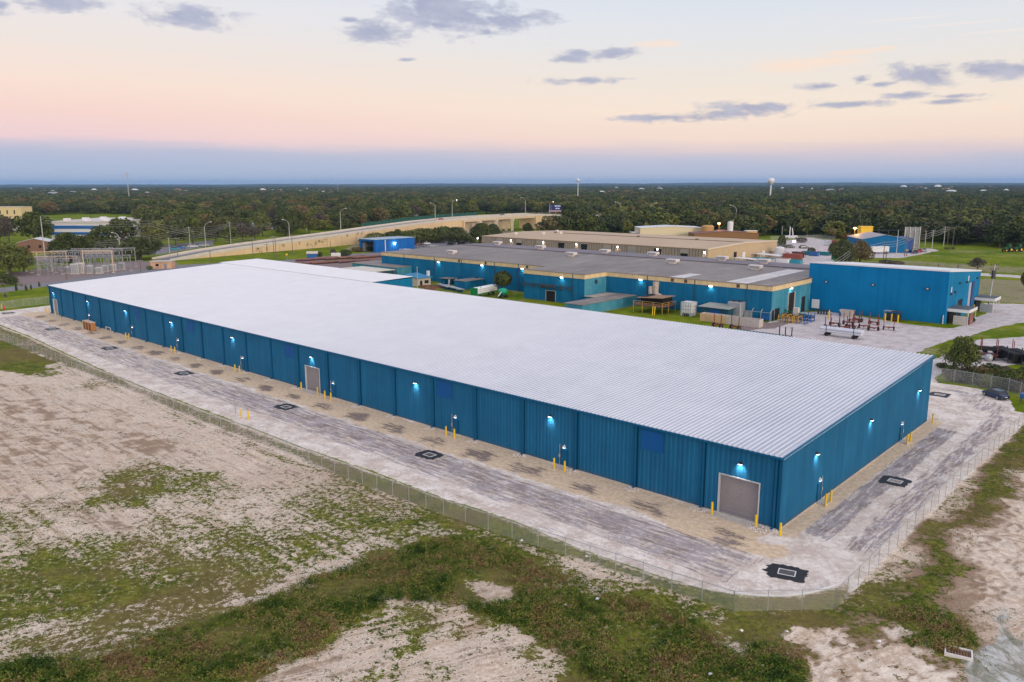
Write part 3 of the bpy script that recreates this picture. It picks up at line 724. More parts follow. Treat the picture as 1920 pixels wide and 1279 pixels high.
    mil = t.mix(t.m('MULTIPLY', apron, 0.7), mil, (0.11, 0.08, 0.075, 1))
    mth = t.m('ADD', t.m('MULTIPLY', t.m('SUBTRACT', t.m('ADD', t.m('MULTIPLY', stk, 0.46), t.m('ADD', t.m('ADD', t.m('MULTIPLY', nC, 0.28), t.m('MULTIPLY', nD, 0.12)), t.m('MULTIPLY', nB, 0.14))), 0.5), 3.6), t.m('SUBTRACT', mill, 0.5))
    c = t.mix(t.m('MULTIPLY', t.step(mth, -0.10, 0.20), 0.85), c, mil)
    # gravel, asphalt, yard stone, wet pale mud
    def soft(v, k=0.9): return t.step(t.m('ADD', v, t.m('MULTIPLY', t.m('SUBTRACT', t.m('ADD', t.m('MULTIPLY', nC, .5), t.m('MULTIPLY', nB, .5)), 0.5), k)), .42, .58)
    grv = t.mix(t.step(nC, 0.3, 0.7), (0.19, 0.14, 0.135, 1), (0.33, 0.26, 0.25, 1))
    c = t.mix(soft(gravel), c, grv)
    asp = t.mix(t.step(nB, 0.3, 0.7), (0.20, 0.19, 0.20, 1), (0.27, 0.255, 0.27, 1))
    c = t.mix(soft(asphalt, .2), c, asp)
    yd = t.mix(t.step(nB, 0.3, 0.7), (0.50, 0.43, 0.42, 1), (0.66, 0.60, 0.60, 1))
    yd = t.mix(t.m('MULTIPLY', t.step(t.noise(t.mapping(gst, scale=(0.25, 0.6, 1)), 1.0, 6, 0.7), 0.5, 0.7), 0.55), yd, (0.34, 0.29, 0.27, 1))
    c = t.mix(soft(yard), c, yd)
    mud = t.mix(t.step(t.noise(t.mapping(g, scale=(0.7, 0.3, 1)), 1.0, 7, 0.7, 1.0), 0.4, 0.62), (0.26, 0.25, 0.20, 1), (0.62, 0.62, 0.60, 1))
    c = t.mix(t.m('MULTIPLY', soft(mud_, 1.6), .85), c, mud)
    t.link(c, b.inputs['Base Color'])
    b.inputs['Roughness'].default_value = 0.95; b.inputs['Specular IOR Level'].default_value = 0.04
    bp = t.n('ShaderNodeBump'); bp.inputs['Strength'].default_value = 0.8; bp.inputs['Distance'].default_value = 0.12
    t.link(t.m('ADD', t.m('MULTIPLY', nC, 0.6), t.m('MULTIPLY', nD, 0.4)), bp.inputs['Height']); t.link(bp.outputs[0], b.inputs['Normal'])
    return m
ground.data.materials.append(ground_mat())
# ------------------------------------------------------------------ the new blue warehouse
L_, D_, H0, H1 = 222.0, 54.3, 8.28, 10.65
def roofz(t): return H0 + (H1 - H0) * t / D_
def building(name, s0, t0, label, cat, group=None):
    o = thing(name, WP(s0, t0), ROT, label, cat, group)
    o['off'] = (t0, s0, 0.0)
    return o
def bmb(o): return MB(tuple(o['off']))

wh = building('warehouse', 0, 0, 'huge new blue metal warehouse under one low white standing-seam roof', 'warehouse')
ROLL_F = [(2.45, 7.15, 4.65), (86.0, 90.3, 4.5), (216.6, 219.6, 4.4)]
DOOR_F = [29.7, 50.6, 81.7, 112.7, 140.9, 165.3, 192.7]
DOOR_R = [10.8, 41.0]
b = bmb(wh)
b.ribs((0, L_), (0, 0), 0.0, H0 - 0.05, 0.61, 0.045, [(L_ - q, L_ - p, z) for p, q, z in ROLL_F])      # front, outward -t
b.build('wall', M_blue, wh)
b = bmb(wh); b.ribs((0, 0), (D_, 0), 0.0, lambda x: roofz(x) - 0.05, 0.305, 0.03); b.build('wall', M_blue, wh)
b = bmb(wh); b.ribs((D_, L_), (0, L_), 0.0, lambda x: roofz(D_ - x) - 0.05, 0.61, 0.03); b.build('wall', M_blue, wh)
b = bmb(wh); b.ribs((D_, 0), (D_, L_), 0.0, H1 - 0.05, 0.61, 0.03); b.build('wall', M_blue, wh)
# roof: standing seams every 61 cm running down the slope, part by part
M_seam = pm('lit_white_seam', (0.66, 0.685, 0.755, 1), 0.35, 0.04, 0.2)  # paler than the pans: light catching the ribs is put into the colour
def seam_roof(o, s0, s1, t0, t1, zf, m, pitch=0.61, hgt=0.10, w=0.075):
    b = bmb(o); n = int(round((s1 - s0) / pitch)); p = (s1 - s0) / n; vs = []; fs = []
    prof = []
    for i in range(n):
        a = s0 + i * p
        prof += [(a, 0), (a + p / 2 - w, 0), (a + p / 2 - w * 0.45, hgt), (a + p / 2 + w * 0.45, hgt), (a + p / 2 + w, 0)]
    prof.append((s1, 0))
    for s, d in prof: vs += [(t0, s, zf(t0) + d), (t1, s, zf(t1) + d)]
    fs = [(2 * i, 2 * i + 1, 2 * i + 3, 2 * i + 2) for i in range(len(prof) - 1)]
    b.add(vs, fs)
    r_ = b.build('roof', [m, M_seam], o)
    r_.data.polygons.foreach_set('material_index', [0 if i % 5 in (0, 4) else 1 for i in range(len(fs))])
    return r_
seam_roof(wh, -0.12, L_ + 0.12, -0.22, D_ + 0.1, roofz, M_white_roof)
# gutter along the low eave, rake trim on both gables
b = bmb(wh); b.bx(-0.42, -0.2, -0.1, L_ + 0.1, H0 - 0.22, H0 + 0.0); b.bx(-0.20, 0.02, -0.1, L_ + 0.1, H0 - 0.26, H0 - 0.22)
for i in range(0, 364): b.bx(-0.44, -0.42, i * 0.61 + 0.1, i * 0.61 + 0.26, H0 - 0.05, H0 + 0.07)
b.build('gutter', M_blue_trim, wh)
for (sa, sb) in ((-0.28, -0.1), (L_ + 0.1, L_ + 0.28)):
    b = bmb(wh)
    b.add([(-0.42, sa, roofz(-0.42) - 0.30), (D_ + 0.1, sa, roofz(D_ + .1) - 0.30), (D_ + 0.1, sb, roofz(D_ + .1) - 0.30), (-0.42, sb, roofz(-.42) - 0.30),
           (-0.42, sa, roofz(-0.42) + 0.04), (D_ + 0.1, sa, roofz(D_ + .1) + 0.04), (D_ + 0.1, sb, roofz(D_ + .1) + 0.10), (-0.42, sb, roofz(-.42) + 0.10)],
          [(0, 3, 2, 1), (4, 5, 6, 7), (0, 1, 5, 4), (1, 2, 6, 5), (2, 3, 7, 6), (3, 0, 4, 7)])
    b.build('rake_trim', M_blue_trim, wh)
b = bmb(wh)
b.add([(-0.42, -0.30, roofz(-.42) + 0.03), (D_ + 0.1, -0.30, roofz(D_ + .1) + 0.03), (D_ + 0.1, -0.281, roofz(D_ + .1) - 0.16), (-0.42, -0.281, roofz(-.42) - 0.16)], [(0, 1, 2, 3), (3, 2, 1, 0)])
b.build('rake_flashing', pm('pale_blue_flashing', (0.30, 0.55, 0.72, 1), 0.3, 0.05, 1.0), wh)
# downspouts at every bay, each standing proud of the ribs
SEAMS = [0.55] + [9.25 * k for k in range(1, 24)] + [L_ - 0.4]
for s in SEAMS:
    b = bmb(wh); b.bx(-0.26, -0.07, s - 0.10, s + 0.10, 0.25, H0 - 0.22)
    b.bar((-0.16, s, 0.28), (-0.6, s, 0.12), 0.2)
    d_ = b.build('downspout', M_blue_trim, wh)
    b = bmb(wh); b.bx(-0.065, -0.046, s - 0.28, s + 0.28, 0.1, H0 - 0.27); b.build('shadow_strip', pm('dark_blue_shadow', (0.003, 0.042, 0.10, 1), .6, .1, .5, spec=.1), d_)  # dark strip carries the downspout's shadow on the wall as colour
b = bmb(wh); b.bx(-0.12, 0.05, -0.12, 0.02, 0, H0 - 0.27); b.build('corner_trim', M_blue_trim, wh)
# foundation edge
b = bmb(wh); b.bx(-0.10, -0.03, 0, L_, 0.0, 0.10); b.bx(-0.03, D_, -0.10, -0.03, 0.0, 0.10)
b.build('foundation', M_conc, wh)
# darker-blue blanking panels under the eave
for s0, s1 in ((14.7, 17.75), (51.4, 54.6), (93.7, 96.9), (133.0, 136.0), (160.5, 163.0)):
    b = bmb(wh); b.bx(-0.075, -0.05, s0, s1, 5.3, 7.75)
    f = b.build('blanking_panel', M_blue_patch, wh)
    b = bmb(wh)
    for z in (5.25, 7.75): b.bx(-0.085, -0.052, s0 - 0.06, s1 + 0.06, z, z + 0.05)
    for s in (s0 - 0.06, s1): b.bx(-0.085, -0.052, s, s + 0.06, 5.3, 7.75)
    b.build('panel_frame', M_blue_trim, f)
# roller doors
for p, q, z in ROLL_F:
    b = bmb(wh); n = int(z / 0.10)
    vs = []; fs = []
    for i in range(n + 1):
        zz_ = z * i / n; dd = 0.02 if i % 2 else 0.0
        vs += [(0.16 - dd, p, zz_), (0.16 - dd, q, zz_)]
    fs = [(2 * i, 2 * i + 1, 2 * i + 3, 2 * i + 2) for i in range(n)]
    b.add(vs, fs); d = b.build('roller_door', M_door, wh)
    b = bmb(wh)
    b.bx(-0.09, 0.2, p - 0.14, p, 0, z + 0.14); b.bx(-0.09, 0.2, q, q + 0.14, 0, z + 0.14); b.bx(-0.09, 0.2, p, q, z, z + 0.14)
    b.build('door_frame', pm('pale_door_jamb', (0.50, 0.53, 0.56, 1), 0.5, 0.05), d)
    b = bmb(wh); b.bx(0.09, 0.14, p + 0.03, q - 0.03, 0.02, 0.18); b.bx(0.10, 0.14, p + 0.03, q - 0.03, 0.62, 0.66); b.build('bottom_bar', M_grey, d)
    b = bmb(wh); b.bx(-1.4, -0.1, p - 0.2, q + 0.2, 0.0, 0.06); b.build('door_slab', M_conc, wh)
# man doors with jambs, light and stoop
def man_door(o, front, p):
    b = bmb(o)
    def bx(x0, x1, y0, y1, z0, z1):      # x: depth out of wall, y: along wall
        if front: b.bx(-x1, -x0, y0, y1, z0, z1)
        else: b.bx(y0, y1, -x1, -x0, z0, z1)
    bx(0.06, 0.11, p - 0.46, p + 0.46, 0.15, 2.25)
    d = b.build('door', M_blue_trim, o)
    b = bmb(o)
    def bx(x0, x1, y0, y1, z0, z1):
        if front: b.bx(-x1, -x0, y0, y1, z0, z1)
        else: b.bx(y0, y1, -x1, -x0, z0, z1)
    bx(0.05, 0.16, p - 0.56, p - 0.46, 0.15, 2.35); bx(0.05, 0.16, p + 0.46, p + 0.56, 0.15, 2.35); bx(0.05, 0.16, p - 0.46, p + 0.46, 2.25, 2.35)
    b.build('door_frame', M_blue_trim, d)
    b = bmb(o)
    def bx(x0, x1, y0, y1, z0, z1):
        if front: b.bx(-x1, -x0, y0, y1, z0, z1)
        else: b.bx(y0, y1, -x1, -x0, z0, z1)
    bx(0.11, 0.16, p + 0.32, p + 0.40, 1.05, 1.12); b.build('door_handle', M_galv, d)
    b = bmb(o)
    def bx(x0, x1, y0, y1, z0, z1):
        if front: b.bx(-x1, -x0, y0, y1, z0, z1)
        else: b.bx(y0, y1, -x1, -x0, z0, z1)
    bx(0.1, 1.3, p - 0.8, p + 0.8, 0.0, 0.14); b.build('stoop', M_conc, o)
    b = bmb(o)
    def bx(x0, x1, y0, y1, z0, z1):
        if front: b.bx(-x1, -x0, y0, y1, z0, z1)
        else: b.bx(y0, y1, -x1, -x0, z0, z1)
    bx(0.05, 0.26, p - 0.20, p + 0.20, 2.62, 2.86); bx(0.04, 0.12, p - 0.10, p + 0.10, 2.86, 3.0)
    l = b.build('door_lamp', pm('pale_lamp_casing', (0.62, 0.66, 0.70, 1), 0.4, 0.05), o)
    b = bmb(o)
    def bx(x0, x1, y0, y1, z0, z1):
        if front: b.bx(-x1, -x0, y0, y1, z0, z1)
        else: b.bx(y0, y1, -x1, -x0, z0, z1)
    bx(0.08, 0.24, p - 0.17, p + 0.17, 2.585, 2.62); b.build('lens', M_litw, l)
    # conduit beside the door
    b = bmb(o)
    def bx(x0, x1, y0, y1, z0, z1):
        if front: b.bx(-x1, -x0, y0, y1, z0, z1)
        else: b.bx(y0, y1, -x1, -x0, z0, z1)
    bx(0.05, 0.13, p + 0.72, p + 0.80, 0.2, 3.0); bx(0.05, 0.2, p + 0.64, p + 0.88, 1.2, 1.6); b.build('conduit', M_galv, o)
for p in DOOR_F: man_door(wh, True, p)
for p in DOOR_R: man_door(wh, False, p)

def wall_light(loc, out, energy, color, size_deg=100, name='lamp'):
    l = bpy.data.lights.new(name, 'SPOT'); l.energy = energy; l.color = color
    l.spot_size = math.radians(size_deg); l.spot_blend = 0.9; l.shadow_soft_size = 0.25
    o = bpy.data.objects.new(name, l); col.objects.link(o); o.location = loc
    o.rotation_euler = Vector((-out[0], -out[1], -out[2])).to_track_quat('Z', 'Y').to_euler() if False else (-Vector(out)).to_track_quat('Z', 'Y').to_euler()
    return o
# wall packs: a dark wedge housing with its lens underneath
LAMP_F = [4.7, 32.1, 59.5, 88.0, 116.2, 143.6, 168.5, 192.7, 218.5]
LAMP_R = [9.2, 27.2, 48.0]
def wall_pack(front, p, z, energy):
    b = bmb(wh)
    def P(d, y, zz_): return (-d, y, zz_) if front else (y, -d, zz_)
    vs = [P(0.05, p - .22, z - .1), P(0.05, p + .22, z - .1), P(0.05, p + .22, z + .14), P(0.05, p - .22, z + .14), P(0.42, p - .22, z - .02), P(0.42, p + .22, z - .02), P(0.42, p + .22, z + .05), P(0.42, p - .22, z + .05)]
    b.add(vs, [(0, 1, 2, 3), (7, 6, 5, 4), (0, 4, 5, 1), (3, 2, 6, 7), (0, 3, 7, 4), (1, 5, 6, 2)])
    l = b.build('wall_lamp', M_dark, wh)
    b = bmb(wh); vs = [P(0.10, p + .20, z - .115), P(0.10, p - .20, z - .115), P(0.38, p + .18, z - .10), P(0.38, p - .18, z - .10), P(0.435, p + .18, z - .03), P(0.435, p - .18, z - .03)]
    b.add(vs, [(0, 1, 3, 2), (2, 3, 5, 4)]); b.build('lens', M_litw, l)
    s, t = (p, -0.48) if front else (-0.48, p)
    q = WP(s, t, z - 0.14)
    inw = (VV if front else UU)
    wall_light(q, (inw[0] * 0.85, inw[1] * 0.85, -1.0), energy, (1.0, 0.80, 0.74), 100, 'wall_lamp_light')
for p in LAMP_F: wall_pack(True, p, 6.5, 420)
for p in LAMP_R: wall_pack(False, p, 6.4, 420)
# low hoses / meters on the wall near the far end
b = bmb(wh); b.path([(-0.3, 178.5, 0.3), (-0.3, 178.5, 0.9), (-0.3, 181.5, 0.9), (-0.3, 181.5, 0.2)], 0.12)
b.build('pipework', M_white, wh)

# extension behind, sharing the eave line
ex = building('warehouse_extension', 141.5, D_ + 0.6, 'smaller white-roofed blue annex behind the far end of the big warehouse', 'building')
EX1 = 69.6
b = bmb(ex); b.ribs((D_ + 0.6, 141.5), (EX1, 141.5), 0, 10.55, 0.61, 0.03); b.ribs((EX1, 141.5), (EX1, L_ + 4), 0, 10.75, 0.61, 0.03); b.ribs((EX1, L_ + 4), (D_ + .6, L_ + 4), 0, 10.55, 0.61, 0.03)
b.build('wall', corrugated('annex_blue_sheet', (0.006, 0.15, 0.28, 1), (0.01, 0.18, 0.33, 1), .5), ex)
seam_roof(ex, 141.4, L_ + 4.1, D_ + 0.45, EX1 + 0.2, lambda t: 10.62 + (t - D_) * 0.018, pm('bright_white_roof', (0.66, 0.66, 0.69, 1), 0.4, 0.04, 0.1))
b = bmb(ex); b.bx(D_ + 0.16, D_ + 0.44, 141.4, L_ + 4.1, 10.60, 10.72); b.build('gutter', M_dark, ex)

# ------------------------------------------------------------------ bollards
def make_bollard():
    o = thing('bollard', (0, 0, 0), 0, 'yellow bollard', 'bollard', 'yellow pipe bollards round the warehouse')
    b = MB(); b.cyl((0, 0, 0), (0, 0, 1.42), 0.125, n=14, caps=False); b.lathe([(0.125, 1.42), (0.115, 1.47), (0.07, 1.51), (0.0, 1.525)], n=14)
    b.build('post', M_yellow, o, smooth=True)
    b = MB(); b.lathe([(0.21, 0), (0.21, 0.03), (0.14, 0.05)], n=12); b.build('footing', M_conc, o)
    return o
bol = make_bollard(); ub = []
ordn = ['nearest', 'second', 'third', 'fourth', 'fifth', 'sixth', 'farthest']
BOL = [(-0.8, -1.3, 'yellow bollard standing at the near bottom corner of the warehouse'),
       (2.1, -1.05, 'yellow bollard by the right jamb of the nearest big roller door'), (7.4, -1.05, 'yellow bollard by the left jamb of the nearest big roller door'),
       (85.4, -0.95, 'yellow bollard by the right jamb of the middle roller door'), (90.6, -0.95, 'yellow bollard by the left jamb of the middle roller door'),
       (215.8, -1.0, 'yellow bollard right of the farthest roller door'), (222.2, -0.6, 'yellow bollard at the far left corner of the warehouse'), (225.9, -0.2, 'yellow bollard beyond the far left corner, outermost there'),
       (-0.9, 54.1, 'lone yellow bollard at the far right corner of the warehouse'),
       (82.3, -17.5, 'left one of two yellow bollards standing out by the fence'), (80.8, -17.1, 'right one of two yellow bollards standing out by the fence'), (243.1, -7.1, 'yellow bollard at the left edge beside the far fence')]
for i, s in enumerate(DOOR_F):
    for dx, w in ((-1.05, 'right'), (0.75, 'left')):
        BOL.append((s - 0.3 + dx, -1.65, '%s yellow bollard at the %s blue man door of the long wall' % (w, ordn[i])))
for i, t in enumerate(DOOR_R):
    for dx, w in ((-0.8, 'nearer'), (0.75, 'farther')):
        BOL.append((-1.25, t + dx, '%s yellow bollard at the %s man door of the short wall' % (w, ('near', 'far')[i])))
for s, t, lb in BOL:
    place(bol, ub, WP(s, t), rg.uniform(0, 6), lb)

# ------------------------------------------------------------------ drains in the drive: black patch, pale frame, grate
DR = [(-4.8, -8.7, 0.3, 'at the near corner of the drive'), (-4.7, 23.8, 0.0, 'beside the short blue wall'), (3.1, 73.5, 0.0, 'past the far right corner of the warehouse'), (46.5, -9.0, 0, 'second along the long drive'), (82.8, -9.0, 0, 'opposite the middle roller door'),
      (119.5, -9.2, 0, 'fourth along the long drive'), (156.5, -9.1, 0, 'fifth along the long drive'), (193.6, -9.1, 0, 'sixth along the long drive'), (232.4, -8.4, 0, 'at the far left end of the drive')]
M_tar = pm('fresh_black_asphalt', (0.022, 0.021, 0.024, 1), 0.55, 0.35, 2.0, bump=0.01)
for i, (s, t, r, lb) in enumerate(DR):
    o = thing('drain_inlet', WP(s, t), ROT + r, 'square storm drain in black asphalt ' + lb, 'drain', 'storm drains along the drive')
    rr = random.Random(i + 11); ring = []
    hx, hy = (2.0, 2.3) if t < 0 else (2.3, 2.0)
    for k in range(44):
        a = 2 * math.pi * k / 44; c_, s_ = math.cos(a), math.sin(a); q = 1 / max(abs(c_), abs(s_)); q = q * 0.8 + 0.2
        w = rr.uniform(0.86, 1.06) + (0.18 * rr.random() if (1.0 < a < 2.6) else 0)
        ring.append((hx * c_ * q * w * 0.78, hy * s_ * q * w * 0.82))
    b = MB(); b.slab(ring, -0.02, 0.02); b.build('asphalt_patch', M_tar, o)
    b = MB()
    for x0, x1, y0, y1 in ((-.62, .62, -.82, -.72), (-.62, .62, .72, .82), (-.62, -.52, -.72, .72), (.52, .62, -.72, .72)): b.bx(x0, x1, y0, y1, 0.0, 0.045)
    b.build('frame', M_white, o)
    b = MB(); b.bx(-.52, .52, -.72, .72, 0.0, 0.024); b.build('grate', pm('drain_grate_iron', (0.10, 0.09, 0.09, 1), 0.7, 0.3, 3.0) if i not in (1, 2) else pm('sandy_grate', (0.35, 0.29, 0.25, 1), 0.8, 0.3, 3.0), o)

# stones washed out under the downspouts
def stone_heap(n, r, seed):
    rr = random.Random(seed); b = MB()
    for i in range(n):
        a, q = rr.uniform(0, 6.28), r * math.sqrt(rr.random()); x, y = q * math.cos(a) * 0.8, q * math.sin(a) * 1.15; z = max(0, 0.18 * (1 - q / r)) * rr.random()
        s = rr.uniform(0.05, 0.13); vs = []
        for dx, dy, dz in ((1, 0, 0), (-1, 0, 0), (0, 1, 0), (0, -1, 0), (0, 0, 1), (0, 0, -1)): vs.append((x + dx * s * rr.uniform(.7, 1.3), y + dy * s * rr.uniform(.7, 1.3), z + 0.04 + dz * s * rr.uniform(.5, .9)))
        b.add(vs, [(0, 2, 4), (2, 1, 4), (1, 3, 4), (3, 0, 4), (2, 0, 5), (1, 2, 5), (3, 1, 5), (0, 3, 5)])
    return b
M_stone = pm('white_limestone', (0.74, 0.66, 0.60, 1), 0.9, 0.2, 6.0)
for i, s in enumerate(SEAMS[:16]):
    n = 260 if i == 0 else 80
    w = 'spread at the near corner of the warehouse' if i == 0 else 'under a downspout of the long wall'
    o = stone_heap(n, 1.5 if i == 0 else 0.95, i).build('stone_heap', M_stone)
    o.location = WP(s + (0.9 if i == 0 else 0), -0.95, 0.0); o.rotation_euler = (0, 0, ROT)
    tag(o, 'little heap of white stones ' + w, 'stones', 'stone splash heaps at the downspouts', 'stuff')
# ------------------------------------------------------------------ the old blue factory
S_A, S_B = 59.4, 228.0
T0f, TP, TR, TBk = 127.0, 115.6, 171.5, 190.0       # front wall, projecting part, ridge, back
PS0, PS1 = 114.6, 139.5                             # projecting part
HF = 9.6
fac = building('old_factory', S_A, T0f, 'long old blue factory with cream fascia band and grey roof behind the new warehouse', 'factory')
def fwall(mat, a, b_, z0, z1, d=0.04, op=()):
    b = bmb(fac); b.ribs(a, b_, z0, z1, 0.5, d, op); return b.build('wall', mat, fac)
fwall(M_old_blue, (T0f, S_B), (T0f, PS1), 0, 8.25); fwall(M_old_blue, (T0f, PS0), (T0f, S_A), 0, 8.25)
OPP = [(PS1 - 130.0, PS1 - 126.0, 3.4)]
fwall(M_old_blue, (TP, PS1), (TP, PS0), 0, 8.25, op=OPP)
fwall(M_old_blue_light, (TP, PS0), (T0f, PS0), 0, 8.25); fwall(M_old_blue, (T0f, PS1), (TP, PS1), 0, 8.25)
fwall(M_old_blue_light, (T0f, S_A), (T0f + 26, S_A), 0, 8.25, op=[(0.6, 5.4, 3.1), (10.8, 14.6, 6.6), (20.0, 22.6, 4.6)])
fwall(M_old_blue, (TBk, S_A), (TBk, S_B), 0, 8.25); fwall(M_old_blue, (TBk, S_B), (T0f, S_B), 0, 8.25)
# cream fascia panels
def fascia(x0, x1, y0, y1):
    b = bmb(fac); b.bx(x0, x1, y0, y1, 8.2, HF); return b.build('fascia', M_beige, fac)
fascia(T0f - 0.14, T0f - 0.02, PS1, S_B); fascia(T0f - 0.14, T0f - 0.02, S_A - 0.02, PS0 - 0.14); fascia(TP - 0.14, TP - 0.02, PS0 - 0.14, PS1)
fascia(TP - 0.02, T0f - 0.14, PS0 - 0.14, PS0 - 0.02); fascia(T0f - 0.14, TBk, S_A - 0.14, S_A - 0.02)
b = bmb(fac)
for s in (66.7, 83.0, 99.2, 152.0, 163.5, 180.5, 195.5, 213.5): b.bx(T0f - 0.22, T0f - 0.14, s - 0.12, s + 0.12, 0.2, HF)
b.bx(TP - 0.22, TP - 0.14, 119.0, 119.2, 0.2, HF)
b.build('downspout', pm('dull_blue_downspout', (0.02, 0.09, 0.17, 1), 0.6, 0.2, 1.0), fac)
b = bmb(fac)
for s in (69.4, 86.0, 90.5, 148.0, 168.0, 181.8): b.bx(T0f - 0.20, T0f - 0.142, s - .5, s + .5, 8.35, 9.35)
b.build('vent_louver', pm('brown_louver', (0.11, 0.075, 0.06, 1), 0.7, 0.3, 2.0), fac)
# roofs: front pitch rises to the ridge step, then the rear roof falls away
def zf(t): return HF + 0.02 + (t - T0f) * 0.008
b = bmb(fac)
b.add([(TP - .2, PS0 - .2, zf(TP)), (TP - .2, PS1 + .1, zf(TP)), (T0f - .2, PS1 + .1, zf(T0f)), (T0f - .2, S_B, zf(T0f)), (TR, S_B, zf(TR)), (TR, S_A - .2, zf(TR)), (T0f - .2, S_A - .2, zf(T0f)), (T0f - .2, PS0 - .2, zf(T0f))],
      [tuple(range(8))])
for (x0, x1, y0, y1) in ((TP - .28, TP - .2, PS0 - .28, PS1 + .1), (T0f - .28, T0f - .2, PS1 + .1, S_B), (T0f - .28, T0f - .2, S_A - .28, PS0 - .28)): b.bx(x0, x1, y0, y1, HF - 0.1, HF + 0.06)
b.bx(TP - .2, T0f - .28, PS0 - .28, PS0 - .2, HF - .1, HF + .06); b.bx(T0f - .2, TR, S_A - .28, S_A - .2, HF - .1, HF + .06)
b.build('roof', M_oldroof, fac)
b = bmb(fac); b.bx(TR, TR + 0.5, S_A - .2, S_B, 9.6, 10.35)
b.build('ridge_curb', M_darkroof, fac)
b = bmb(fac); b.add([(TR + .5, S_A - .2, 10.3), (TR + .5, S_B, 10.3), (TBk, S_B, 9.7), (TBk, S_A - .2, 9.7)], [(0, 1, 2, 3)]); b.build('roof', M_darkroof, fac)
# bare white roof patches
b = bmb(fac)
for (s0, s1, t0, t1) in ((67.0, 73.6, 127.3, 168.0), (87, 92, 127.3, 139)): b.add([(t0, s0, zf(t0) + .03), (t0, s1, zf(t0) + .03), (t1, s1 - .5, zf(t1) + .03), (t1, s0 + .5, zf(t1) + .03)], [(0, 1, 2, 3)])
b.build('roof_patch', pm('white_roof_coating', (0.62, 0.58, 0.57, 1), 0.6, 0.15, 0.15, stain=(0.3, 0.26, 0.26), amt=0.5), fac)
# roof ventilators: low white hoods on curbs
VENT = [(197.6, 138.0), (215.2, 183), (182.5, 174.6), (154.9, 160.1), (151.4, 177), (131.2, 180), (111.1, 160.9), (103.1, 181), (80.6, 160.6), (86.9, 180)]
M_vent = pm('white_ventilator', (0.66, 0.60, 0.56, 1), 0.6, 0.1, 1.0, stain=(0.4, 0.28, 0.2), amt=0.3)
for i, (s, t) in enumerate(VENT):
    z = zf(t) if t < TR else 10.3 - (t - TR) * 0.03
    b = bmb(fac); b.bx(t - .9, t + .9, s - 1.1, s + 1.1, z - 0.1, z + 0.7); b.bev(t - 1.2, t + 1.2, s - 2.1, s + 2.1, z + 0.7, z + 1.55, 0.12)
    v_ = b.build('roof_ventilator', M_vent, fac)
    b = bmb(fac); b.bx(t - 1.25, t - 1.205, s - 1.7, s + 1.7, z + 0.85, z + 1.3); b.build('louver', M_grey, v_)
# openings
b = bmb(fac); b.bx(TP + 0.05, TP + 3.0, 125.9, 130.1, 0, 3.45); b.build('door_opening', M_black, fac)
b = bmb(fac)
for s in (126.0, 130.0): b.bx(TP - 0.16, TP - 0.02, s - .1, s + .1, 0, 3.5)
b.bx(TP - 0.16, TP - 0.02, 125.9, 130.1, 3.4, 3.55)
b.build('door_frame', pm('faded_pale_frame', (0.35, 0.38, 0.36, 1), 0.7, 0.2), fac)
for a, c, z in ((T0f + 0.6, T0f + 5.4, 3.1), (T0f + 10.8, T0f + 14.6, 6.6), (T0f + 20, T0f + 22.6, 4.6)):
    b = bmb(fac); b.bx(a - .05, c + .05, S_A + 0.08, S_A + 3, 0, z + .05); b.build('door_opening', M_black, fac)
b = bmb(fac); b.bx(T0f + 14.6, T0f + 14.9, S_A - .22, S_A, 0, 6.7); b.bx(T0f + 10.5, T0f + 10.8, S_A - .12, S_A, 0, 6.7); b.build('door_jamb', pm('pale_door_track', (0.45, 0.42, 0.36, 1), 0.6, 0.2), fac)
# rusty conveyor track hung on the projecting wall
b = bmb(fac)
for z in (4.4, 5.3): b.bx(TP - 0.9, TP - 0.75, 119.5, 139.5, z, z + .16)
for s in (120, 123.5, 127, 131, 135, 139): b.bx(TP - 0.9, TP - 0.1, s, s + .12, 4.2, 5.5)
b.bx(TP - 1.3, TP - 0.9, 125.5, 131.5, 4.9, 5.5)
b.build('wall_track', pm('grimy_steel', (0.06, 0.06, 0.06, 1), 0.8, 0.4, 2.0), fac)
# round fan and small windows
b = bmb(fac); b.cyl((121.5, PS0 - .1, 6.9), (121.5, PS0 - .02, 6.9), 0.75, n=20); b.build('wall_fan', M_dark, fac)
for s, z in ((172.5, 2.6), (86.5, 1.3)): b = bmb(fac); b.bx(T0f - .10, T0f - .05, s - .7, s + .7, z - .7, z + .9); b.build('window', M_glass, fac)
# lit wall lamps
FL = [(1183 / 8 + 660 - 0, 0)]
for s, t, z, fr in ((193.0, T0f, 7.6, 1), (169.6, T0f, 7.9, 1), (150.0, T0f, 8.0, 1), (123.3, TP, 8.0, 1), (101.5, T0f, 8.0, 1), (77.7, T0f, 8.0, 1), (S_A, T0f + 11.5, 7.9, 0)):
    b = bmb(fac)
    if fr: b.bx(t - 0.5, t - .15, s - .45, s + .45, z, z + .22)
    else: b.bx(t - .45, t + .45, s - .5, s - .15, z, z + .22)
    l = b.build('wall_lamp', M_white, fac)
    b = bmb(fac)
    if fr: b.bx(t - 0.56, t - .5, s - .45, s + .45, z - .02, z + .2); b.bx(t - 0.5, t - .2, s - .45, s + .45, z - .05, z)
    else: b.bx(t - .45, t + .45, s - .56, s - .5, z - .02, z + .2); b.bx(t - .45, t + .45, s - .5, s - .2, z - .05, z)
    b.build('lens', M_lit, l)
    p = WP(s, t - .6, z - .2) if fr else WP(s - .6, t, z - .2)
    inw = VV if fr else UU
    wall_light(p, (inw[0] * .25, inw[1] * .25, -1), 190, (1.0, .86, .76), 150, 'wall_lamp_light')

